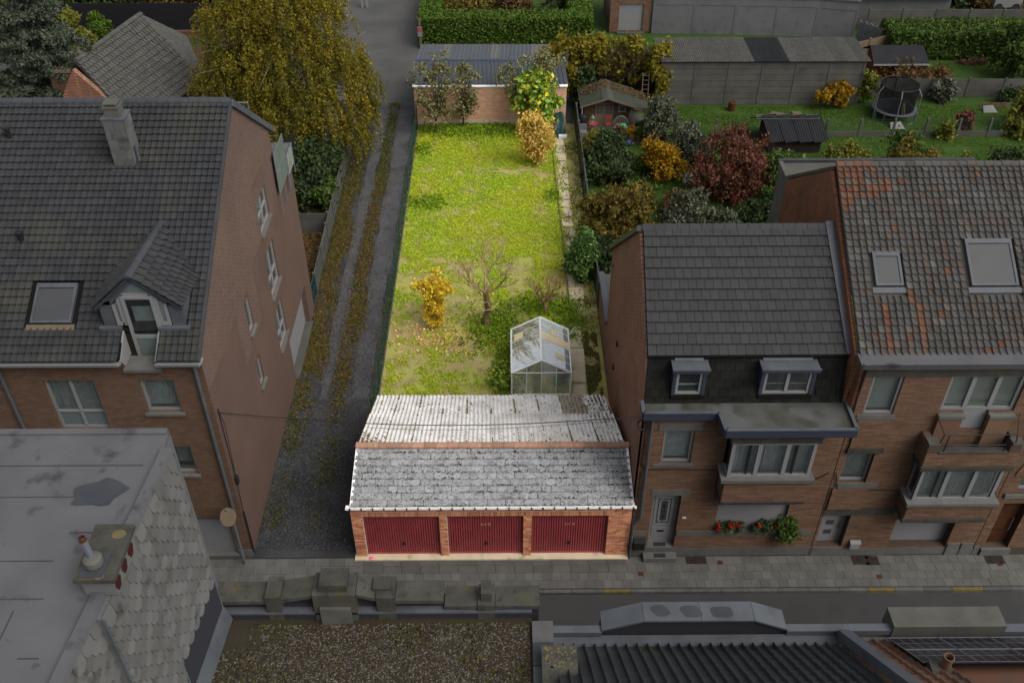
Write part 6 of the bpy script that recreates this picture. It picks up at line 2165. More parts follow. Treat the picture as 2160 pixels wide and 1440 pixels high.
plant('garden_shrub', 'orange tinged bush in the middle of the hedged garden', 'shrub', (.6, 45.2, 0), [(.6, 45.2, 1.0, 1.2, .9, 1.1)], 4000, .15, 'leaf_rust', clump=.18)
plant('garden_shrub', 'clipped grey green dome at the right inside the hedge', 'shrub', (2.6, 44.6, 0), [(2.6, 44.6, .5, .9, .8, .7)], 3000, .1, 'leaf_green', clump=.06, shell=.9)
plant('garden_shrub', 'dark green dome behind the grey green one inside the hedge', 'shrub', (3.4, 47.2, 0), [(3.4, 47.2, .6, .9, .9, .8)], 3000, .1, 'leaf_dark', clump=.06, shell=.9)

# ------------------------------------------------------------------ concrete shed, garages and yard at the back right
sh = thing('concrete_shed', 'long shed with grey concrete panel walls and a corrugated roof', 'shed', (15, 34, 0))
MB().box(9.0, 32.75, 0, 20.5, 35.2, 2.55).build('core', 'concrete', sh)
nb = 6
for k in range(nb + 1):
    x = 8.95 + k * 11.55 / nb
    MB().box(x - .06, 32.565, 0, x + .06, 32.7, 2.6).build('post', 'concrete', sh)
    if k < nb:
        for j in range(7):
            MB().box(x + .072, 32.59 + rnd.uniform(-.006, .006), .02 + j * .37, x + 11.55 / nb - .072, 32.74, .37 + j * .37).build('panel', 'concrete', sh)
pieces(sh, 'corrugated_sheet', cwm, grid_mats((8.85, 32.4, 2.72), (20.75, 32.4, 2.72), (8.7, 35.4, 2.85), (20.6, 35.4, 2.85), 18, 1, lambda i, j, u, v, at: 'sheet_dark' if i in (8, 9, 10) else 'fibre_grey'), 300)
gr = thing('brick_garage', 'small orange brick garage with a pale door at the top', 'garage', (8.4, 45, 0))
FBg = (Vector((0, 43.5, 0)), X, Z, -Y)
wallplate(gr, 'wall', FBg, 7.0, 9.75, 0, 2.6, .2, 'mortar_dark', [(7.6, 9.2, .15, 1.95)])
brickwork(gr, 'brickwork', FBg, 7.0, 9.74, .1, 2.6, .21, .08, 'brick_red', [(7.6, 9.2, .0, 1.95)])
b = MB()
for k in range(16):
    b.bb(FBg, 7.6 + k * .1, 7.6 + k * .1 + .092, .15, 1.95, -.15, -.1)
b.build('garage_door', 'door_white', gr)
MB().box(7.0, 43.7, 2.4, 9.75, 48, 2.62).build('roof', 'felt_grey', gr)
MB().box(7.0, 43.72, 0, 7.2, 48, 2.4).build('side_wall', 'brick_red', gr)
MB().box(7.5, 43.2, 0, 9.3, 43.48, .1).build('threshold', 'concrete', gr)
gr = thing('garage_row', 'row of grey white lock-up garages along the top of the yard', 'garage', (17, 45, 0))
pts = [(9.8, 43.35), (12.6, 43.3), (15.3, 43.1), (18.0, 42.95), (20.6, 42.7), (23.0, 42.1)]
for k in range(5):
    a, c = Vector((*pts[k], 0)), Vector((*pts[k + 1], 0))
    u = (c - a).normalized()
    s = Vector((u.y, -u.x, 0))
    B = (a, u, Z, s)
    L = (c - a).length
    wallplate(gr, 'wall', B, 0, L - .01, 0, 2.5, .2, 'white_shed', [(.15, L - .12, .05, 1.95)])
    b = MB()
    b.bb(B, .15, L - .12, .05, 1.95, -.08, -.025)
    do = b.build('garage_door', 'white_shed', gr)
    b = MB()
    b.bb(B, L / 2 - .05, L / 2 + .05, .8, .95, -.07, -.04)
    b.build('handle', 'black', do)
    b = MB()
    b.bb(B, 0, L - .01, 2.5, 2.62, -.4, .06)
    b.build('roof_edge', 'felt_grey' if k < 3 else 'fibre_grey', gr)
MB().prism([(9.8, 43.6, 2.4), (23.2, 42.5, 2.4), (24, 50, 2.4), (9.8, 50, 2.4)], (0, 0, .15)).build('roof', 'fibre_grey', gr)
sh = thing('garage_annex', 'lean-to with a grey corrugated roof behind the garage row', 'shed', (26, 46, 0))
MB().box(23.5, 44.6, 0, 30, 49, 1.9).build('wall', 'white_shed', sh)
pieces(sh, 'corrugated_sheet', cwm, grid_mats((24.0, 44.2, 2.0), (30.2, 44.2, 2.0), (24.2, 47.5, 2.4), (30.4, 47.5, 2.4), 9, 1, lambda i, j, u, v, at: 'fibre_grey'), 50)
pieces(sh, 'corrugated_sheet', cwm, grid_mats((18.0, 45.2, 2.6), (24.2, 44.6, 2.6), (18.2, 48, 2.8), (24.4, 47.5, 2.8), 9, 1, lambda i, j, u, v, at: 'fibre_grey'), 50)
panel_fence('concrete_fence', 'weathered concrete panel fence between the yard and the far hedge', (24.3, 43.6), (40, 43.6), 1.5, boards=2, span=2.3)
panel_fence('concrete_fence', 'slanting pale board fence running down from the end of the garage row', (23.2, 42.0), (24.9, 40.2), 1.3, 'white_shed', 1, .45)
panel_fence('reed_screen', 'tan reed screen beside the red brown garden shed', (21.6, 38.4), (24.4, 39.8), 1.3, 'wood_pale', 1, 1.4)
panel_fence('concrete_fence', 'stained grey concrete panel wall behind the trampoline', (20.9, 33.6), (40, 33.4), 1.15, 'concrete', 3, 2.2)
hedge('field_hedge', 'broad dark green hedge in front of the weathered concrete fence', [(24.4, 38.9, 40, 41.4, 1.7)], 'leaf_green', 'leaf_dark', 22000, .16)
sheet('garden_lawn', 24.3, 33.5, 45, 38.8, .02, 'lawn')
plant('brush_heap', 'low heap of cut brown green branches beside the small concrete wall', 'brush heap', (24.4, 35.6, 0), [(24.5, 35.6, .4, 1.9, 1.0, .6)], 4500, .14, 'leaf_rust', clump=.2, tr=.02)


def shed(name, label, cat, x0, x1, y0, y1, hw, rise, wall, roof, ridge_x=True, ov=.15):
    t = thing(name, label, cat, ((x0 + x1) / 2, (y0 + y1) / 2, 0))
    n = int(hw / .17)
    for (a, c, ax_) in ((y0, x0, 'x'), (y1, x0, 'x')):
        for k in range(n):
            MB().box(x0, a - .02, k * hw / n + .004, x1, a + .02, (k + 1) * hw / n - .004).build('board', wall, t)
    for xx in (x0, x1):
        b = MB()
        ym = (y0 + y1) / 2
        b.prism([(xx - .015, y0 + .02, 0), (xx - .015, y1 - .02, 0), (xx - .015, y1 - .02, hw), (xx - .015, ym, hw + rise), (xx - .015, y0 + .02, hw)], (.03, 0, 0))
        b.build('end_wall', wall, t)
    return t


t = shed('garden_shed', 'low dark boarded shed with a black corrugated roof on the lawn', 'shed', 14.1, 16.9, 26.8, 29.0, .85, .62, 'wood_dark', 'sheet_dark')
pieces(t, 'corrugated_sheet', cwm, grid_mats((14.1, 26.45, .78), (17.2, 26.45, .78), (13.55, 27.9, 1.52), (16.85, 27.9, 1.52), 4, 1, lambda i, j, u, v, at: 'sheet_dark'), 20)
pieces(t, 'corrugated_sheet', cwm, grid_mats((16.9, 29.3, .8), (13.6, 29.3, .8), (16.85, 27.9, 1.54), (13.55, 27.9, 1.54), 4, 1, lambda i, j, u, v, at: 'sheet_dark'), 20)
MB().slab((13.5, 27.75, 1.5), (16.9, 27.75, 1.5), (16.9, 28.2, 1.56), (13.5, 28.2, 1.56), .03).build('ridge_flashing', 'felt_grey', t)
t = shed('garden_shed', 'small red brown boarded shed with a dark felt roof by the far hedge', 'shed', 22.5, 25.3, 35.9, 37.7, 1.25, .5, 'wood_red', 'sheet_dark')
MB().slab((22.2, 35.6, 1.2), (25.6, 35.6, 1.2), (25.4, 36.8, 1.85), (22.2, 36.8, 1.85), .05).build('roof_slope', 'sheet_dark', t)
MB().slab((22.2, 36.8, 1.86), (25.4, 36.8, 1.86), (25.4, 38, 1.2), (22.2, 38, 1.2), .05).build('roof_slope', 'sheet_dark', t)
MB().box(22.2, 35.55, 1.08, 25.6, 35.62, 1.17).build('gutter', 'upvc', t)
# trampoline
t = thing('trampoline', 'round trampoline with a dark safety net standing on the lawn', 'trampoline', (22.2, 31.1, 0))
cx, cy, r0 = 22.2, 31.1, 1.25
MB().lathe([(r0 - .22, .55), (r0 - .2, .58), (r0, .58), (r0 + .02, .55), (r0, .52), (r0 - .22, .55)], 32, (cx, cy, 0), False).build('pad', 'pad', t)
MB().lathe([(.01, .54), (r0 - .22, .55), (r0 - .22, .545), (.01, .535)], 32, (cx, cy, 0)).build('jumping_mat', 'trampoline_mat', t)
MB().lathe([(r0 - .2, .6), (r0 - .2, 1.95)], 32, (cx, cy, 0), False).build('safety_net', 'net', t)
for k in range(6):
    a = k * math.pi / 3 + .3
    p = Vector((cx + math.cos(a) * (r0 + .06), cy + math.sin(a) * (r0 + .06), 0))
    q = Vector((cx + math.cos(a) * (r0 - .18), cy + math.sin(a) * (r0 - .18), 1.98))
    MB().tube([p, p + Z * 1.65, q], .03, 6).build('pole', 'galv', t)
for k in range(4):
    a = k * math.pi / 2 + .6
    MB().tube([(cx + math.cos(a - .25) * r0, cy + math.sin(a - .25) * r0, .52), (cx + math.cos(a - .2) * r0, cy + math.sin(a - .2) * r0, .02), (cx + math.cos(a + .2) * r0, cy + math.sin(a + .2) * r0, .02), (cx + math.cos(a + .25) * r0, cy + math.sin(a + .25) * r0, .52)], .025, 6).build('leg', 'galv', t)
MB().tube([(cx + .1, cy - 1.04, .6), (cx - .02, cy - 1.04, 1.25), (cx + .06, cy - 1.04, 1.3), (cx + .2, cy - 1.04, .6)], .025, 6).build('net_door', 'kerb_yellow', t)
MB().lathe([(r0 - .19, 1.94), (r0 - .17, 1.96), (r0 - .19, 1.98), (r0 - .21, 1.96), (r0 - .19, 1.94)], 32, (cx, cy, 0), False).build('net_ring', 'black', t)
# post and mesh fence across the lawn
t = thing('mesh_fence', 'low concrete post and wire fence crossing the lawn below the trampoline', 'fence', (22, 28.7, 0))
px_ = [11.6, 15.2, 17.7, 19.55, 21.4, 23.2, 25.0, 26.7, 28.3, 30.2]
for x in px_:
    MB().box(x - .06, 28.6, 0, x + .06, 28.72, 1.05).build('post', 'concrete', t)
for k in range(len(px_) - 1):
    MB().box(px_[k] + .062, 28.63, 0, px_[k + 1] - .062, 28.69, .3).build('base_panel', 'concrete', t)
b = MB()
for z in (.4, .55, .7, .85, 1.0):
    b.tube([(px_[0], 28.66, z), (px_[-1], 28.66, z)], .006, 4)
x = px_[0]
while x < px_[-1]:
    b.tube([(x, 28.66, .3), (x, 28.66, 1.0)], .004, 4)
    x += .2
b.build('wire_mesh', 'mesh_green', t)['kind'] = 'stuff'
for (x, y, lab) in ((22.0, 29.6, 'white plastic toy lying by the fence under the trampoline'), (28.0, 31.6, 'white plastic toy on the lawn right of the trampoline')):
    b = MB().slab((x - .4, y - .15, .02), (x + .4, y - .15, .02), (x + .2, y + .25, .3), (x - .35, y + .25, .25), .1)
    tag(b.build('plastic_toy', 'lantern_white'), lab, 'toy')
tag(MB().lathe([(.2, 0), (.21, .02), (.21, .5), (.19, .52), (.02, .52)], 14, (13.1, 31.9, 0)).build('oil_drum', 'door_wood'), 'rusty drum standing on the grass in front of the concrete shed', 'drum')
b = MB().slab((15.2, 31.3, .02), (16.9, 30.7, .02), (17.0, 31.0, .04), (15.4, 31.7, .04), .04)
tag(b.build('loose_board', 'wood_pale'), 'pale loose board lying on the grass near the rusty drum', 'board')
tag(MB().slab((16.6, 31.0, .05), (17.1, 30.9, .05), (17.0, 31.6, .08), (16.5, 31.6, .08), .04).build('loose_board', 'wood_pale'), 'short pale board lying across the end of the longer one', 'board')
b = MB()
for k in range(26):
    b.box(27.6 + k * .11, 32.2, 0, 27.68 + k * .11, 32.23, .28)
tag(b.build('border_edging', 'wood_pale'), 'low picket edging of the flower bed under the concrete wall', 'edging')['kind'] = 'stuff'
tag(MB().hexa([(23.6, 34.4, .3), (24.9, 34.4, .3), (24.9, 34.9, .3), (23.6, 34.9, .3), (23.5, 34.3, .6), (25.0, 34.3, .6), (25.0, 35.0, .6), (23.5, 35.0, .6)]).build('water_trough', 'lantern_white'), 'pale tub behind the concrete wall beside the red brown shed', 'tub')
b = MB()
for k in range(40):
    x, y, z = 29.4 + rnd.uniform(-.9, .9), 38.2 + rnd.uniform(-.25, .25), rnd.uniform(.05, .3)
    b.box(x, y, z, x + .2, y + .1, z + .08)
tag(b.build('brick_pile', 'tile_red'), 'small pile of loose bricks at the foot of the far hedge', 'bricks')['kind'] = 'stuff'
# white car far back at top right
t = thing('parked_car', 'small white car parked among the weeds at the top right', 'car', (35.0, 47.6, 0))
b = MB().prism([(34.2, 47.0, .35), (36.1, 47.0, .35), (36.15, 47.0, .8), (35.7, 47.0, .9), (35.3, 47.0, 1.35), (34.5, 47.0, 1.35), (34.2, 47.0, .9)], (0, 1.2, 0))
b.build('body', 'lantern_white', t)
for x in (34.55, 35.75):
    MB().tube([(x, 46.97, .32), (x, 48.23, .32)], .3, 12).build('wheel', 'rubber', t)
MB().prism([(34.4, 46.98, .95), (35.4, 46.98, .95), (35.15, 46.98, 1.28), (34.5, 46.98, 1.28)], (0, .015, 0)).build('side_window', 'skylight', t)

# ------------------------------------------------------------------ garden cottage with terrace things
t = thing('garden_cottage', 'small wooden garden cottage with a leaf-strewn green felt roof', 'garden house', (5.6, 30.9, 0))
for k in range(9):
    for (xa, xb) in ((4.4, 5.02), (6.05, 6.9)):
        MB().box(xa, 30.0, k * .155 + .003, xb, 30.05, k * .155 + .152).build('board', 'wood_brown', t)
MB().prism([(4.4, 30.0, 1.4), (6.9, 30.0, 1.4), (5.65, 30.0, 1.74)], (0, .05, 0)).build('gable_board', 'wood_brown', t)
MB().box(4.4, 30.06, 0, 4.46, 31.8, 1.4).build('side_wall', 'wood_brown', t)
MB().box(6.84, 30.06, 0, 6.9, 31.8, 1.4).build('side_wall', 'wood_brown', t)
for xa in (5.03, 5.54):
    do = MB().box(xa, 29.98, 0, xa + .5, 30.03, 1.42).build('door', 'wood_pale', t)
    MB().box(xa + .06, 29.97, .78, xa + .44, 29.979, 1.34).build('pane', 'skylight', do)
    b = MB().box(xa + .235, 29.955, .78, xa + .265, 29.969, 1.34)
    for z in (.95, 1.14):
        b.box(xa + .06, 29.957, z, xa + .44, 29.968, z + .03)
    b.build('glazing_bar', 'wood_pale', do)
wo = MB().box(6.3, 29.96, .85, 6.72, 29.998, 1.28).build('window', 'lantern_white', t)
MB().box(6.36, 29.95, .91, 6.66, 29.959, 1.22).build('pane', 'skylight', wo)
MB().slab((4.15, 29.6, 1.36), (5.65, 29.6, 1.84), (5.65, 32.0, 1.88), (4.1, 32.0, 1.4), .05).build('roof_slope', 'felt_green', t)
MB().slab((5.65, 29.6, 1.84), (7.15, 29.6, 1.36), (7.15, 32.0, 1.4), (5.65, 32.0, 1.88), .05).build('roof_slope', 'felt_green', t)
MB().slab((5.35, 29.58, 1.77), (5.66, 29.58, 1.86), (5.66, 32.02, 1.9), (5.35, 32.02, 1.81), .03).build('ridge_felt', 'felt_grey', t)
MB().slab((5.66, 29.58, 1.86), (5.97, 29.58, 1.76), (5.97, 32.02, 1.8), (5.66, 32.02, 1.9), .03).build('ridge_felt', 'felt_grey', t)
MB().slab((7.1, 29.7, 1.3), (8.0, 29.7, 1.02), (8.0, 32, 1.05), (7.1, 32, 1.33), .05).build('lean_to_roof', 'felt_green', t)
for (p, q) in (((4.13, 1.28), (5.65, 1.78)), ((7.17, 1.28), (5.65, 1.78)), ((8.0, .95), (7.12, 1.22))):
    MB().hexa([(p[0], 29.55, p[1]), (q[0], 29.55, q[1]), (q[0], 29.58, q[1]), (p[0], 29.58, p[1]), (p[0], 29.55, p[1] + .09), (q[0], 29.55, q[1] + .09), (q[0], 29.58, q[1] + .09), (p[0], 29.58, p[1] + .09)]).build('barge_board', 'wood_pale', t)
for x in (6.98, 7.85):
    MB().box(x, 29.72, 0, x + .08, 29.8, 1.1).build('post', 'wood_pale', t)
MB().box(7.0, 31.8, 0, 8.0, 31.9, 1.1).build('rear_wall', 'wood_dark', t)
npmesh('roof_leaves', leaf_quads(np.stack([x_ := RNG.uniform(4.2, 8.0, 500), RNG.uniform(31.1, 32, 500) - .25 * np.abs(RNG.normal(size=500)), 1.9 - np.abs(x_ - 5.65) * .33 + .02], 1), .09, 1.5, 0, .7), 4, 'leaf_fallen', t, 'stuff')
t = thing('water_barrel', 'black water barrel standing at the left front corner of the cottage', 'barrel', (4.3, 29.5, 0))
MB().lathe([(.2, 0), (.24, .1), (.27, .4), (.27, .6), (.25, .85), (.2, .95), (.17, .97), (.02, .97)], 18, (4.3, 29.5, 0)).build('drum', 'black', t, True)
MB().tube([(4.25, 29.62, 1.35), (4.26, 29.55, .97)], .03, 6).build('pipe', 'upvc', t)
t = thing('bistro_table', 'round red metal table with crossed legs in front of the cottage', 'table', (4.85, 29.35, 0))
MB().lathe([(.28, .48), (.29, .5), (.28, .52), (.02, .52)], 20, (4.85, 29.35, 0)).build('tabletop', 'red_paint', t)
for s in (-1, 1):
    MB().tube([(4.85 - .18 * s, 29.25, .01), (4.85 + .14 * s, 29.42, .49)], .016, 5).build('leg', 'red_paint', t)
t = thing('lantern', 'white lantern standing on the round red table', 'lantern', (4.83, 29.38, .52))
b = MB().box(4.72, 29.27, .52, 4.94, 29.49, .55)
for (x, y) in ((4.72, 29.27), (4.92, 29.27), (4.72, 29.47), (4.92, 29.47)):
    b.box(x, y, .55, x + .02, y + .02, .8)
b.build('frame', 'lantern_white', t)
MB().lathe([(.15, .8), (.13, .84), (.06, .92), (.05, .97), (.01, .98)], 4, (4.83, 29.38, 0)).build('roof', 'lantern_white', t)
MB().lathe([(.04, .55), (.04, .68), (.01, .69)], 10, (4.83, 29.38, 0)).build('candle', 'upvc', t)
t = thing('folding_chair', 'red folding chair standing before the cottage door', 'chair', (5.75, 29.45, 0))
for x in (5.6, 5.9):
    MB().tube([(x, 29.25, 0), (x, 29.6, .85)], .012, 5).build('leg', 'red_paint', t)
    MB().tube([(x, 29.6, 0), (x, 29.25, .45)], .012, 5).build('leg', 'red_paint', t)
for k in range(4):
    MB().box(5.58, 29.24 + k * .08, .44, 5.92, 29.3 + k * .08, .455).build('slat', 'red_paint', t)
for z in (.65, .77):
    MB().box(5.58, 29.53, z, 5.92, 29.55, z + .07).build('back_slat', 'red_paint', t)
t = thing('garden_chair', 'white ornate metal garden chair with cushions on the terrace', 'chair', (6.4, 29.1, 0))
MB().lathe([(.02, .42), (.36, .42), (.38, .44), (.36, .46), (.02, .46)], 18, (6.4, 29.1, 0)).build('seat', 'lantern_white', t)
for a in (.8, 2.3, 3.9, 5.5):
    MB().tube([(6.4 + .3 * math.cos(a), 29.1 + .3 * math.sin(a), .43), (6.4 + .4 * math.cos(a), 29.1 + .4 * math.sin(a), 0)], .02, 6).build('leg', 'lantern_white', t)
b = MB()
arc = [(6.4 + .42 * math.cos(k * math.pi / 10), 29.3, .45 + .5 * math.sin(k * math.pi / 10)) for k in range(11)]
b.tube(arc, .025, 6)
for k in range(1, 10):
    b.tube([(6.4 + .04 * (k - 5), 29.3, .46), arc[10 - k]], .013, 5)
    b.tube([arc[k], (6.4 + .3 * math.cos((k + 1.4) * math.pi / 10), 29.3, .45 + .3 * math.sin(k * math.pi / 10))], .012, 5)
b.build('backrest', 'lantern_white', t)
MB().lathe([(.02, .46), (.15, .47), (.17, .5), (.12, .55), (.02, .56)], 12, (6.25, 29.1, 0)).build('cushion', 'terracotta', t)
MB().lathe([(.02, .46), (.15, .47), (.17, .5), (.12, .55), (.02, .56)], 12, (6.55, 29.12, 0)).build('cushion', 'green_plastic', t)
b = MB().box(4.1, 28.6, .05, 4.5, 29.0, .3)
b.box(4.1, 28.95, .3, 4.5, 29.05, .62)
tag(b.build('cushion_stack', 'cloth_stripe'), 'striped cushions piled on the terrace beside the concrete fence', 'cushions')
t = thing('ladder', 'pale wooden ladder leaning upright at the right of the cottage', 'ladder', (8.05, 32.2, 0))
for x in (7.85, 8.2):
    MB().tube([(x, 31.9, 0), (x + .02, 32.35, 2.1)], .03, 5).build('rail', 'wood_pale', t)
for k in range(8):
    MB().tube([(7.85, 31.93 + k * .055, .2 + k * .25), (8.2, 31.93 + k * .055, .2 + k * .25)], .018, 5).build('rung', 'wood_pale', t)
for i, (x, y, r, m_, leaf, lab) in enumerate(((6.35, 28.25, .2, 'terracotta', 'leaf_rust', 'brown clay pot with a rusty plant at the left end of the pot row'), (6.85, 28.1, .2, 'terracotta', 'leaf_yellow', 'clay pot with a bright yellow bush in the pot row'), (7.3, 28.15, .18, 'terracotta', 'leaf_lime', 'clay pot with a sparse lime plant left of the blue grey pot'), (7.6, 28.1, .17, 'zinc', 'leaf_dark', 'blue grey pot with a small dark plant in the pot row'), (8.05, 28.2, .26, 'wood_pale', 'leaf_lime', 'large tan pot with a tall lime plant at the right end of the pot row'), (7.5, 28.9, .22, 'terracotta', 'leaf_dark', 'wide clay pot with a dark bush behind the pot row'))):
    t = thing('plant_pot', lab, 'plant pot', (x, y, 0), 'pots along the terrace edge')
    MB().lathe([(r * .7, 0), (r, r * 1.9), (r * 1.08, r * 1.95), (r * 1.05, r * 2.1), (r * .9, r * 2.05)], 14, (x, y, .01)).build('pot', m_, t)
    hh = .9 if i == 4 else .3
    P = cloud([(x, y, r * 2.1 + hh * .7, r * 1.2, r * 1.2, hh)], 650, .07)
    npmesh('foliage', leaf_quads(P, .08), 4, leaf, t)
tag(MB().lathe([(.02, 0), (.13, .05), (.17, .17), (.13, .29), (.02, .34)], 14, (6.7, 27.7, 0)).build('glazed_ball', 'blue', None, True), 'shiny blue ball on the ground in front of the pot row', 'ball')
# vine thicket on a trellis behind the cottage
t = thing('vine_thicket', 'tangled yellow leaved vine hanging over the wall behind the cottage', 'vine', (6, 33.8, 0))
MB().box(3.7, 33.9, 0, 8.9, 34.05, 2.6).build('wall', 'wood_dark', t)
P = cloud([(3.6, 33.4, 3.0, 1.1, .7, .7), (5.2, 33.6, 3.2, 1.3, .7, .5), (7.0, 33.6, 3.2, 1.4, .7, .5), (8.6, 33.0, 2.7, .7, .7, .9), (3.6, 32.6, 1.8, .7, .4, 1.0), (5.5, 33.5, 2.2, 1.6, .3, .9), (7.6, 33.4, 2.0, 1.2, .3, 1.0), (8.9, 32.4, 1.6, .5, .4, .7)], 6500, .17, zs=1.2)
npmesh('foliage', leaf_quads(P, .17), 4, 'leaf_vine', t)
b = MB()
for k in range(220):
    x = rnd.uniform(3.4, 8.7)
    p = Vector((x, 33.4 + rnd.uniform(-.4, .3), 3.2 + rnd.uniform(-.2, .2)))
    pts_ = [p]
    for q in range(4):
        p = p + Vector((rnd.uniform(-.25, .25), rnd.uniform(-.15, .1), -rnd.uniform(.2, .6)))
        pts_.append(p)
    b.tube(pts_, .012, 3, .006)
b.build('stems', 'bark', t)['kind'] = 'stuff'

M_l = leafmat('leaf_lawn', [(.03, .065, .006), (.042, .085, .008), (.06, .10, .012)], .25)
scatter('lawn_grass', 'leaf_lawn', (9.5, 31), (24.5, 32.4), 90000, .05, lambda x, y: .6 + mnoise.noise((x * .6, y * .9, 3)), .03, flat=.4, label='mown green grass on the lawns right of the red maple', cat='grass')
scatter('lawn_grass', 'leaf_lawn', (5.5, 12.5), (15, 26), 26000, .06, lambda x, y: .6 + mnoise.noise((x * .6, y * .9, 5)), .06, label='dark green grass between the shrubs of the right garden', cat='grass')

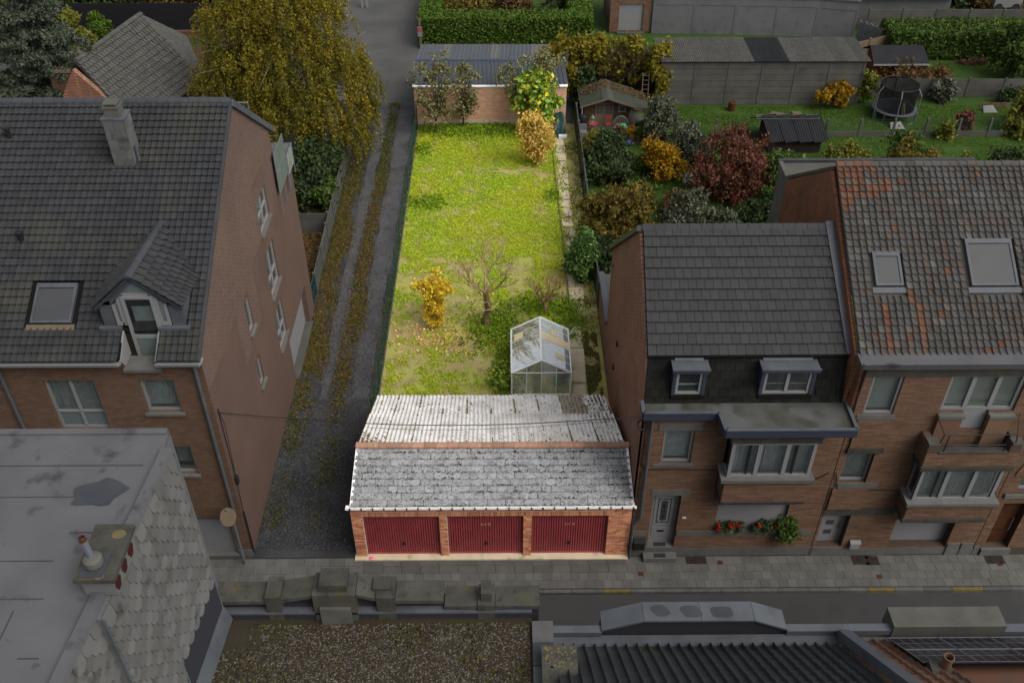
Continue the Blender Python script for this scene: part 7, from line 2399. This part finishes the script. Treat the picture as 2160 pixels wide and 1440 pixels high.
# ------------------------------------------------------------------ shrubs of the right-hand gardens
PLT = [
    ('dark_shrub', 'large dark green shrub with grassy blades right of the concrete boundary fence', (5.4, 24.3), [(5.4, 24.3, .8, 1.2, 1.0, .95), (4.9, 23.8, .6, .9, .8, .7), (5.5, 25.2, 1.4, .6, .6, .6)], 6500, .12, 'leaf_dark'),
    ('garden_shrub', 'mixed ochre green shrub below the terrace cushions', (4.75, 26.6), [(4.7, 26.6, .55, .75, .7, .6)], 2500, .1, 'leaf_lime'),
    ('ochre_tree', 'spreading ochre tree behind the rear corner of the slate-fronted house', (5.0, 17.8), [(5.0, 17.8, 1.7, 1.6, 1.5, 1.1), (4.3, 17.2, 1.0, .9, .9, .9), (6.1, 18.0, 1.2, .9, .9, .7)], 11000, .12, 'leaf_ochre'),
    ('yellow_shrub', 'vivid golden feathery shrub in the middle of the right garden', (8.2, 24.0), [(7.9, 24.3, 1.2, .7, .6, .7), (8.3, 23.9, .7, .8, .7, .7), (7.5, 24.5, 1.7, .4, .35, .35)], 6500, .10, 'leaf_yellow'),
    ('red_maple', 'broad domed rusty red maple in the right garden', (11.3, 22.5), [(11.2, 22.6, 1.8, 1.8, 1.6, 1.2), (10.2, 22.2, 1.2, 1.0, 1.0, 1.0), (12.2, 22.4, 1.3, 1.0, 1.0, 1.0), (11.2, 22.0, .8, 1.5, 1.2, .8)], 17000, .10, 'leaf_red'),
    ('grey_shrub', 'tall grey green shrub at the right end of the terrace', (8.6, 27.6), [(8.5, 27.6, 1.0, .95, .8, 1.1), (8.3, 27.8, 2.0, .6, .6, .55)], 6000, .10, 'leaf_grey'),
    ('grey_shrub', 'lower grey green flowering bush between the tall grey shrub and the red maple', (9.9, 25.8), [(9.8, 25.8, .9, .95, .8, 1.0), (9.5, 26, 1.8, .5, .5, .5)], 5500, .10, 'leaf_grey'),
    ('conifer_shrub', 'spiky grey green conifer just above the roof ridge of the slate-fronted house', (8.9, 18.6), [(8.6, 18.8, 1.3, .8, .8, 1.2), (9.6, 18.4, .8, 1.1, .8, .6), (8.0, 18.5, .7, .8, .8, .7), (8.4, 19.0, 2.4, .25, .25, .5)], 6500, .12, 'leaf_grey'),
    ('leafy_hedge', 'glossy green shrub beside the rear wall of the clay-roofed house', (13.6, 21.8), [(13.6, 21.8, 1.0, .9, 1.2, 1.1), (13.9, 22.8, 1.4, .7, .8, .7)], 6500, .12, 'leaf_green'),
    ('lime_shrub', 'yellow green feathery bush in front of the dark boarded shed', (16.8, 23.6), [(16.5, 23.6, .9, .8, .8, .9), (17.5, 23.7, 1.0, .8, .8, .95)], 6000, .11, 'leaf_lime'),
    ('grey_shrub', 'blue grey low shrub between the lime bush and the mixed border', (18.6, 23.0), [(18.6, 23.0, .7, .8, .7, .7)], 3000, .10, 'leaf_grey'),
    ('mixed_shrub', 'mixed green and orange border shrub above the clay roof ridge', (20.2, 23.0), [(19.7, 23.0, 1.3, .9, .8, 1.1), (20.8, 22.9, 1.1, .8, .8, .9)], 5000, .12, 'leaf_ochre'),
    ('green_shrub', 'dark green bush behind the orange border shrub', (20.3, 24.0), [(20.4, 24.0, 1.3, 1.0, .7, 1.1)], 3500, .11, 'leaf_green'),
    ('lime_shrub', 'lime green low bush near the skylight side of the clay roof', (22.8, 22.6), [(22.8, 22.6, .9, 1.0, .8, .8)], 2500, .11, 'leaf_lime'),
    ('dark_shrub', 'round dark green shrub near the right edge above the clay roof', (25.0, 23.0), [(25.0, 23.0, 1.0, .9, .8, .9)], 2800, .12, 'leaf_dark'),
    ('dark_shrub', 'dark conifer at the right edge above the clay roof', (27.6, 23.2), [(27.6, 23.2, 1.2, .9, .8, 1.2)], 3000, .12, 'leaf_dark'),
    ('yellow_shrub', 'low yellow hydrangea against the concrete shed wall', (18.9, 32.0), [(19.1, 32.0, .9, .7, .4, .6), (18.4, 32.0, .8, .4, .35, .4)], 1800, .16, 'leaf_yellow'),
    ('yellow_shrub', 'tall loose yellow green shrub beside the trampoline net', (21.0, 32.8), [(21.0, 32.7, 1.2, .5, .4, .8)], 1200, .15, 'leaf_lime'),
    ('ornamental_grass', 'clump of tall grey green grass before the stained concrete wall', (25.6, 32.9), [(25.6, 32.9, .6, .6, .4, .7)], 1600, .16, 'leaf_grey'),
    ('dark_shrub', 'low dark bush at the flower bed before the concrete wall', (29.3, 32.7), [(29.3, 32.7, .4, .5, .4, .45)], 1200, .12, 'leaf_dark'),
    ('ornamental_grass', 'tan upright clump standing in the lawn fence', (24.2, 28.3), [(24.2, 28.3, .5, .35, .25, .6)], 900, .12, 'leaf_lime'),
    ('red_shrub', 'small crimson shrub in the lawn right of the trampoline', (25.5, 29.3), [(25.6, 29.4, .5, .4, .3, .55)], 900, .12, 'leaf_red'),
    ('yellow_conifer', 'leaning yellow green conifer at the right edge of the lawn', (28.6, 29.0), [(28.6, 29.2, 1.1, .7, .6, .9), (29.2, 29.6, 2.0, .6, .6, .9), (28.2, 28.8, .5, .7, .6, .5)], 5000, .14, 'leaf_lime'),
    ('bushy_tree', 'large dark green bush at the upper right edge', (31.2, 36.2), [(31.2, 36.2, 1.8, 1.3, 1.3, 1.7)], 8000, .16, 'leaf_green'),
    ('dark_tree', 'dark tree behind the lean-to at the top right', (30.2, 47.0), [(30.2, 47.0, 1.7, 2.2, 1.2, 1.5)], 5000, .2, 'leaf_dark'),
    ('scrub', 'brown scrub along the wall at the top right corner', (36, 47.5), [(33.5, 48.2, .6, 1.2, .8, .6), (37.5, 47.6, .7, 1.8, .8, .7)], 4500, .2, 'leaf_rust'),
    ('garden_shrub', 'low green edging plants beside the golden shrub', (6.9, 22.6), [(6.6, 22.3, .3, .8, 1.0, .35), (7.2, 25.0, .3, .7, .6, .3)], 2600, .12, 'leaf_green'),
    ('rust_shrub', 'rust coloured low shrub in front of the ochre tree', (5.3, 20.6), [(5.2, 20.7, .5, .8, .7, .55)], 2200, .11, 'leaf_rust'),
    ('rust_shrub', 'brown seed head plants between the grey conifer and the lawn', (8.1, 20.6), [(8.1, 20.6, .5, .6, .6, .6)], 1800, .11, 'leaf_rust'),
    ('dark_shrub', 'dark shrub at the foot of the clay-roofed house extension', (12.6, 19.6), [(12.4, 19.8, .5, .9, .8, .6)], 2400, .11, 'leaf_dark'),
    ('lime_conifer', 'slim yellow green conifer beside the cottage lean-to', (8.15, 29.3), [(8.15, 29.3, .9, .3, .3, .9)], 2200, .09, 'leaf_lime'),
    ('dark_climber', 'dark ivy covering the shaded wall left of the cottage', (3.9, 32.3), [(4.5, 32.6, 1.1, .6, .4, 1.2)], 2600, .12, 'leaf_dark'),
    ('dark_conifer_shrub', 'dark green shaded conifer behind the concrete fence beside the ochre tree', (4.5, 15.6), [(4.35, 15.7, 1.0, .5, .6, 1.1)], 3500, .1, 'leaf_dark'),
]
for nm, lab, (x, y), bl, n, s, lf in PLT:
    cat = 'tree' if nm.endswith(('tree', 'maple')) else ('grass' if 'grass' in nm else 'shrub')
    plant(nm, lab, cat, (x, y, 0), bl, n, s, lf, clump=.13 if n > 2000 else .1, tr=.08 if cat == 'tree' else .03, shell=.55, limbs=5)
P = np.array([(5.4 + rnd.uniform(-.8, .8), 24.0 + rnd.uniform(-.6, .6), rnd.uniform(.6, 1.5)) for k in range(60)])
t = thing('ornamental_grass', 'arching pale blades rising out of the large dark green shrub', 'grass', (5.4, 23.9, 0))
b = MB()
for p in P:
    q = Vector((5.4, 24.0, .8))
    e = Vector(p)
    b.tube([q, q.lerp(e, .5) + Z * .5, e + Vector((0, -.5, -.2))], .012, 3, .004)
b.build('blades', 'leaf_grey', t)

# ------------------------------------------------------------------ trees and houses on the left
BB = [(-11.2, 27, 5.6, 3.6, 2.6, 2.6), (-14.0, 27, 4.4, 2.0, 2.0, 2.0), (-8.3, 27, 4.6, 1.9, 2.0, 2.2), (-10.6, 27.5, 8.0, 2.8, 2.4, 2.2), (-7.6, 26.6, 2.9, 1.1, 1.3, 1.1), (-10.5, 24.8, 3.8, 1.9, 1.4, 1.4), (-13.4, 27.5, 7.6, 1.9, 1.8, 1.7), (-12.6, 26, 3.0, 1.6, 1.4, 1.2), (-7.9, 25.6, 2.1, .8, 1.0, .8), (-9.3, 24.6, 4.0, 1.2, 1.0, 1.2)]
t = thing('birch_tree', 'huge yellow birch with hanging foliage left of the alley', 'tree', (-10.2, 26.6, 0))
npmesh('crown', leaf_quads(strands(BB, 1500, 66, .5, 2.2, .07), .085, 1.5, .35), 4, 'leaf_birch', t)
b = MB()
b.tube([(-9.9, 26.6, -.1), (-10.3, 26.6, 1.5), (-10.9, 26.7, 3.4), (-11.2, 26.9, 5.5), (-11.0, 27.2, 8.0)], .2, 9, .06)
b.tube([(-10.1, 26.5, 1.0), (-11.6, 26.4, 2.6), (-12.9, 26.6, 4.6), (-13.8, 27, 6.6)], .13, 8, .04)
b.tube([(-10.2, 26.6, 1.3), (-9.3, 26.8, 3.6), (-8.6, 27, 6.0)], .11, 8, .03)
rnd.seed(5)
for k in range(42):
    q = BB[k % len(BB)]
    e = Vector((q[0] + rnd.uniform(-.9, .9) * q[3], q[1] + rnd.uniform(-.9, .9) * q[4], q[2] + rnd.uniform(.1, 1) * q[5]))
    s0 = Vector((-10.9, 26.8, rnd.uniform(2.5, 6.5)))
    b.tube([s0, s0.lerp(e, .5) + Z * .4, e], .045, 5, .012)
b.build('trunk', 'bark_birch', t)
plant('dark_shrub', 'dense dark green bush under the birch beside the alley fence', 'shrub', (-9.4, 22.3, 0), [(-9.4, 22.4, 1.1, 1.1, 1.4, 1.1), (-9.9, 21.2, .9, .9, 1.0, 1.0), (-9.2, 23.8, 1.6, 1.0, 1.3, 1.2)], 9000, .13, 'leaf_dark', clump=.15, tr=.08)
plant('laurel_bush', 'glossy green laurel at the alley fence beside the dark bush', 'shrub', (-8.75, 21.2, 0), [(-8.75, 21.3, .9, .45, .9, .6)], 2200, .14, 'leaf_green', clump=.1)
scatter('fallen_leaves', 'leaf_fallen', (-10.8, -8.45), (13.4, 19.1), 5200, .09, None, .05, flat=.6, label='brown fallen leaves covering the yard behind the tall brick house', cat='leaves')
plant('cedar_tree', 'big grey green cedar with layered branches at the upper left', 'tree', (-23.5, 26.5, 0), [(-23.2, 26.5, z, r, r * .9, .35) for z, r in ((2.6, 3.0), (3.4, 2.9), (4.3, 2.7), (5.2, 2.5), (6.1, 2.1), (7.0, 1.7), (7.9, 1.2), (8.8, .8))], 64000, .095, 'leaf_cedar', 'bark', .2, .16, .05, .3, limbs=16, elong=2.2, zs=.5, ncl=900)
hs = thing('old_farmhouse', 'low brick house with a grey ribbed hip roof behind the tall house', 'house', (-19, 29, 0))
r0, r1, e0, e1, c0 = Vector((-19.5, 31.5, 5.9)), Vector((-20.9, 25.4, 5.9)), Vector((-16.1, 29.4, 3.1)), Vector((-18.2, 23.9, 3.1)), Vector((-21.6, 24.2, 4.6))
r2 = Vector((-17.5, 32.2, 4.4))
MB().slab(e1 - Z * .05, e0 - Z * .05, r0 - Z * .05, r1 - Z * .05, .1).build('roof_deck', 'fibre_grey', hs)
pieces(hs, 'roof_tile', pan, grid_mats(e1, e0, r1, r0, 26, 13, lambda i, j, u, v, at: 'fibre_grey', 0, .01), 300)
MB().add([e0, r2, r0], [(0, 1, 2)]).build('hip_slope', 'fibre_grey', hs)
ridge(hs, r1, r0, 14, .16, 'fibre_grey')
MB().prism([(-18.3, 24.4, 0), (-16.4, 29.4, 0), (-19.4, 31.0, 0), (-21.8, 25.0, 0)], (0, 0, 3.0)).build('wall', 'render_pink', hs)
MB().prism([(-21.8, 24.9, 0), (-18.3, 24.3, 0), (-18.3, 24.3, 3.0), (-20.9, 24.8, 5.7), (-21.8, 24.9, 4.3)], (.1, .2, 0)).build('gable_wall', 'gable_red', hs)
MB().box(-22.4, 25.4, 0, -21.4, 26.4, 5.3).build('chimney', 'brick_red', hs)
MB().box(-22.5, 25.3, 5.3, -21.3, 26.5, 5.42).build('chimney_cap', 'wood_pale', hs)
hs = thing('low_house', 'low house with a flat brown tiled roof under the cedar', 'house', (-24.5, 31, 0))
MB().box(-28, 30, 0, -22.5, 35, 2.6).build('wall', 'brick_brown', hs)
MB().slab((-28, 28.8, 2.6), (-22.2, 28.3, 2.6), (-24.8, 33, 4.2), (-29, 33, 4.2), .1).build('roof', 'felt_grey', hs)
MB().tube([(-22.2, 28.3, 2.66), (-24.8, 33, 4.26)], .08, 6).build('verge_trim', 'upvc', hs)
sheet('old_courtyard', -27.5, 33, -19, 41, .02, 'wood_brown')
dw_ = thing('dark_fence', 'long black horizontally boarded fence behind the low brick house', 'fence', (-25, 43.5, 0))
for k in range(9):
    MB().box(-30, 43.5, .3 + k * .2, -13.5, 43.56, .3 + k * .2 + .185).build('board', 'sheet_dark' if False else 'black', dw_)
MB().box(-30, 43.2, 0, -13.5, 43.6, .3).build('kerb', 'tile_red', dw_)
plant('dwarf_conifer', 'bright green feathery conifer in front of the black fence', 'shrub', (-26.3, 41.6, 0), [(-26.3, 41.6, 1.0, .75, .7, 1.0)], 3500, .12, 'hedge_leaf', clump=.1)
TL = [('green_tree', 'mid green tree behind the left part of the black fence', (-29.5, 45.5), [(-29.5, 45.5, 2.0, 2.4, 1.4, 2.2)], 'leaf_green'),
      ('rust_tree', 'rust orange tree at the top left corner behind the cedar', (-33.0, 47.0), [(-33, 47.0, 1.6, 2.3, 1.4, 2.2)], 'leaf_rust'),
      ('lime_tree', 'yellow green tree at the top left between rust and green crowns', (-31.2, 44.5), [(-31.2, 44.5, 1.6, 1.3, 1.2, 1.9)], 'leaf_lime'),
      ('dark_tree', 'dark green tree rising behind the middle of the black fence', (-26.2, 46.0), [(-26.2, 46, 1.9, 2.0, 1.3, 2.2)], 'leaf_dark'),
      ('green_tree', 'olive green tree behind the right part of the black fence', (-23.0, 46.2), [(-23, 46.2, 1.8, 2.2, 1.3, 2.1)], 'leaf_ochre'),
      ('bare_bush', 'brown thin bush between the black fence and the birch', (-19.8, 46.0), [(-19.8, 46, 1.6, 1.8, 1.2, 1.8)], 'leaf_rust'),
      ('dark_tree', 'dark crown behind the birch at the top', (-16.5, 45.5), [(-16.5, 45.5, 1.6, 2.2, 1.2, 1.8)], 'leaf_dark'),
      ('yellow_bush', 'yellowing hedge bush between the cedar and the black fence', (-26.5, 36.0), [(-27.6, 38.5, 1.6, 1.5, 1.2, 1.6), (-26.6, 36.5, 1.0, 1.0, 1.0, 1.0)], 'leaf_lime')]
for nm, lab, (x, y), bl, lf in TL:
    plant(nm, lab, 'tree' if 'tree' in nm else 'shrub', (x, y, 0), bl, 6500, .2, lf, clump=.25, tr=.12, shell=.5)
t = thing('green_fence_ivy', 'ivy and small conifers along the left wall of the farmhouse yard', 'ivy', (-17.3, 24.6, 0))
P = cloud([(-16.8, 24.6, 1.2, 1.0, .8, 1.0)], 2500, .15)
npmesh('foliage', leaf_quads(P, .14), 4, 'leaf_green', t)
MB().tube([(-16.8, 24.6, 0), (-16.8, 24.6, 1.2)], .04).build('stem', 'bark', t)
for x, w_ in ((-10.15, 'left'), (-9.83, 'right')):
    tag(MB().box(x, 48.2, 0, x + .16, 48.4, 1.6).build('gate_post', 'upvc'), w_ + ' one of two white posts at the far end of the lane', 'post', 'white posts by the lane')
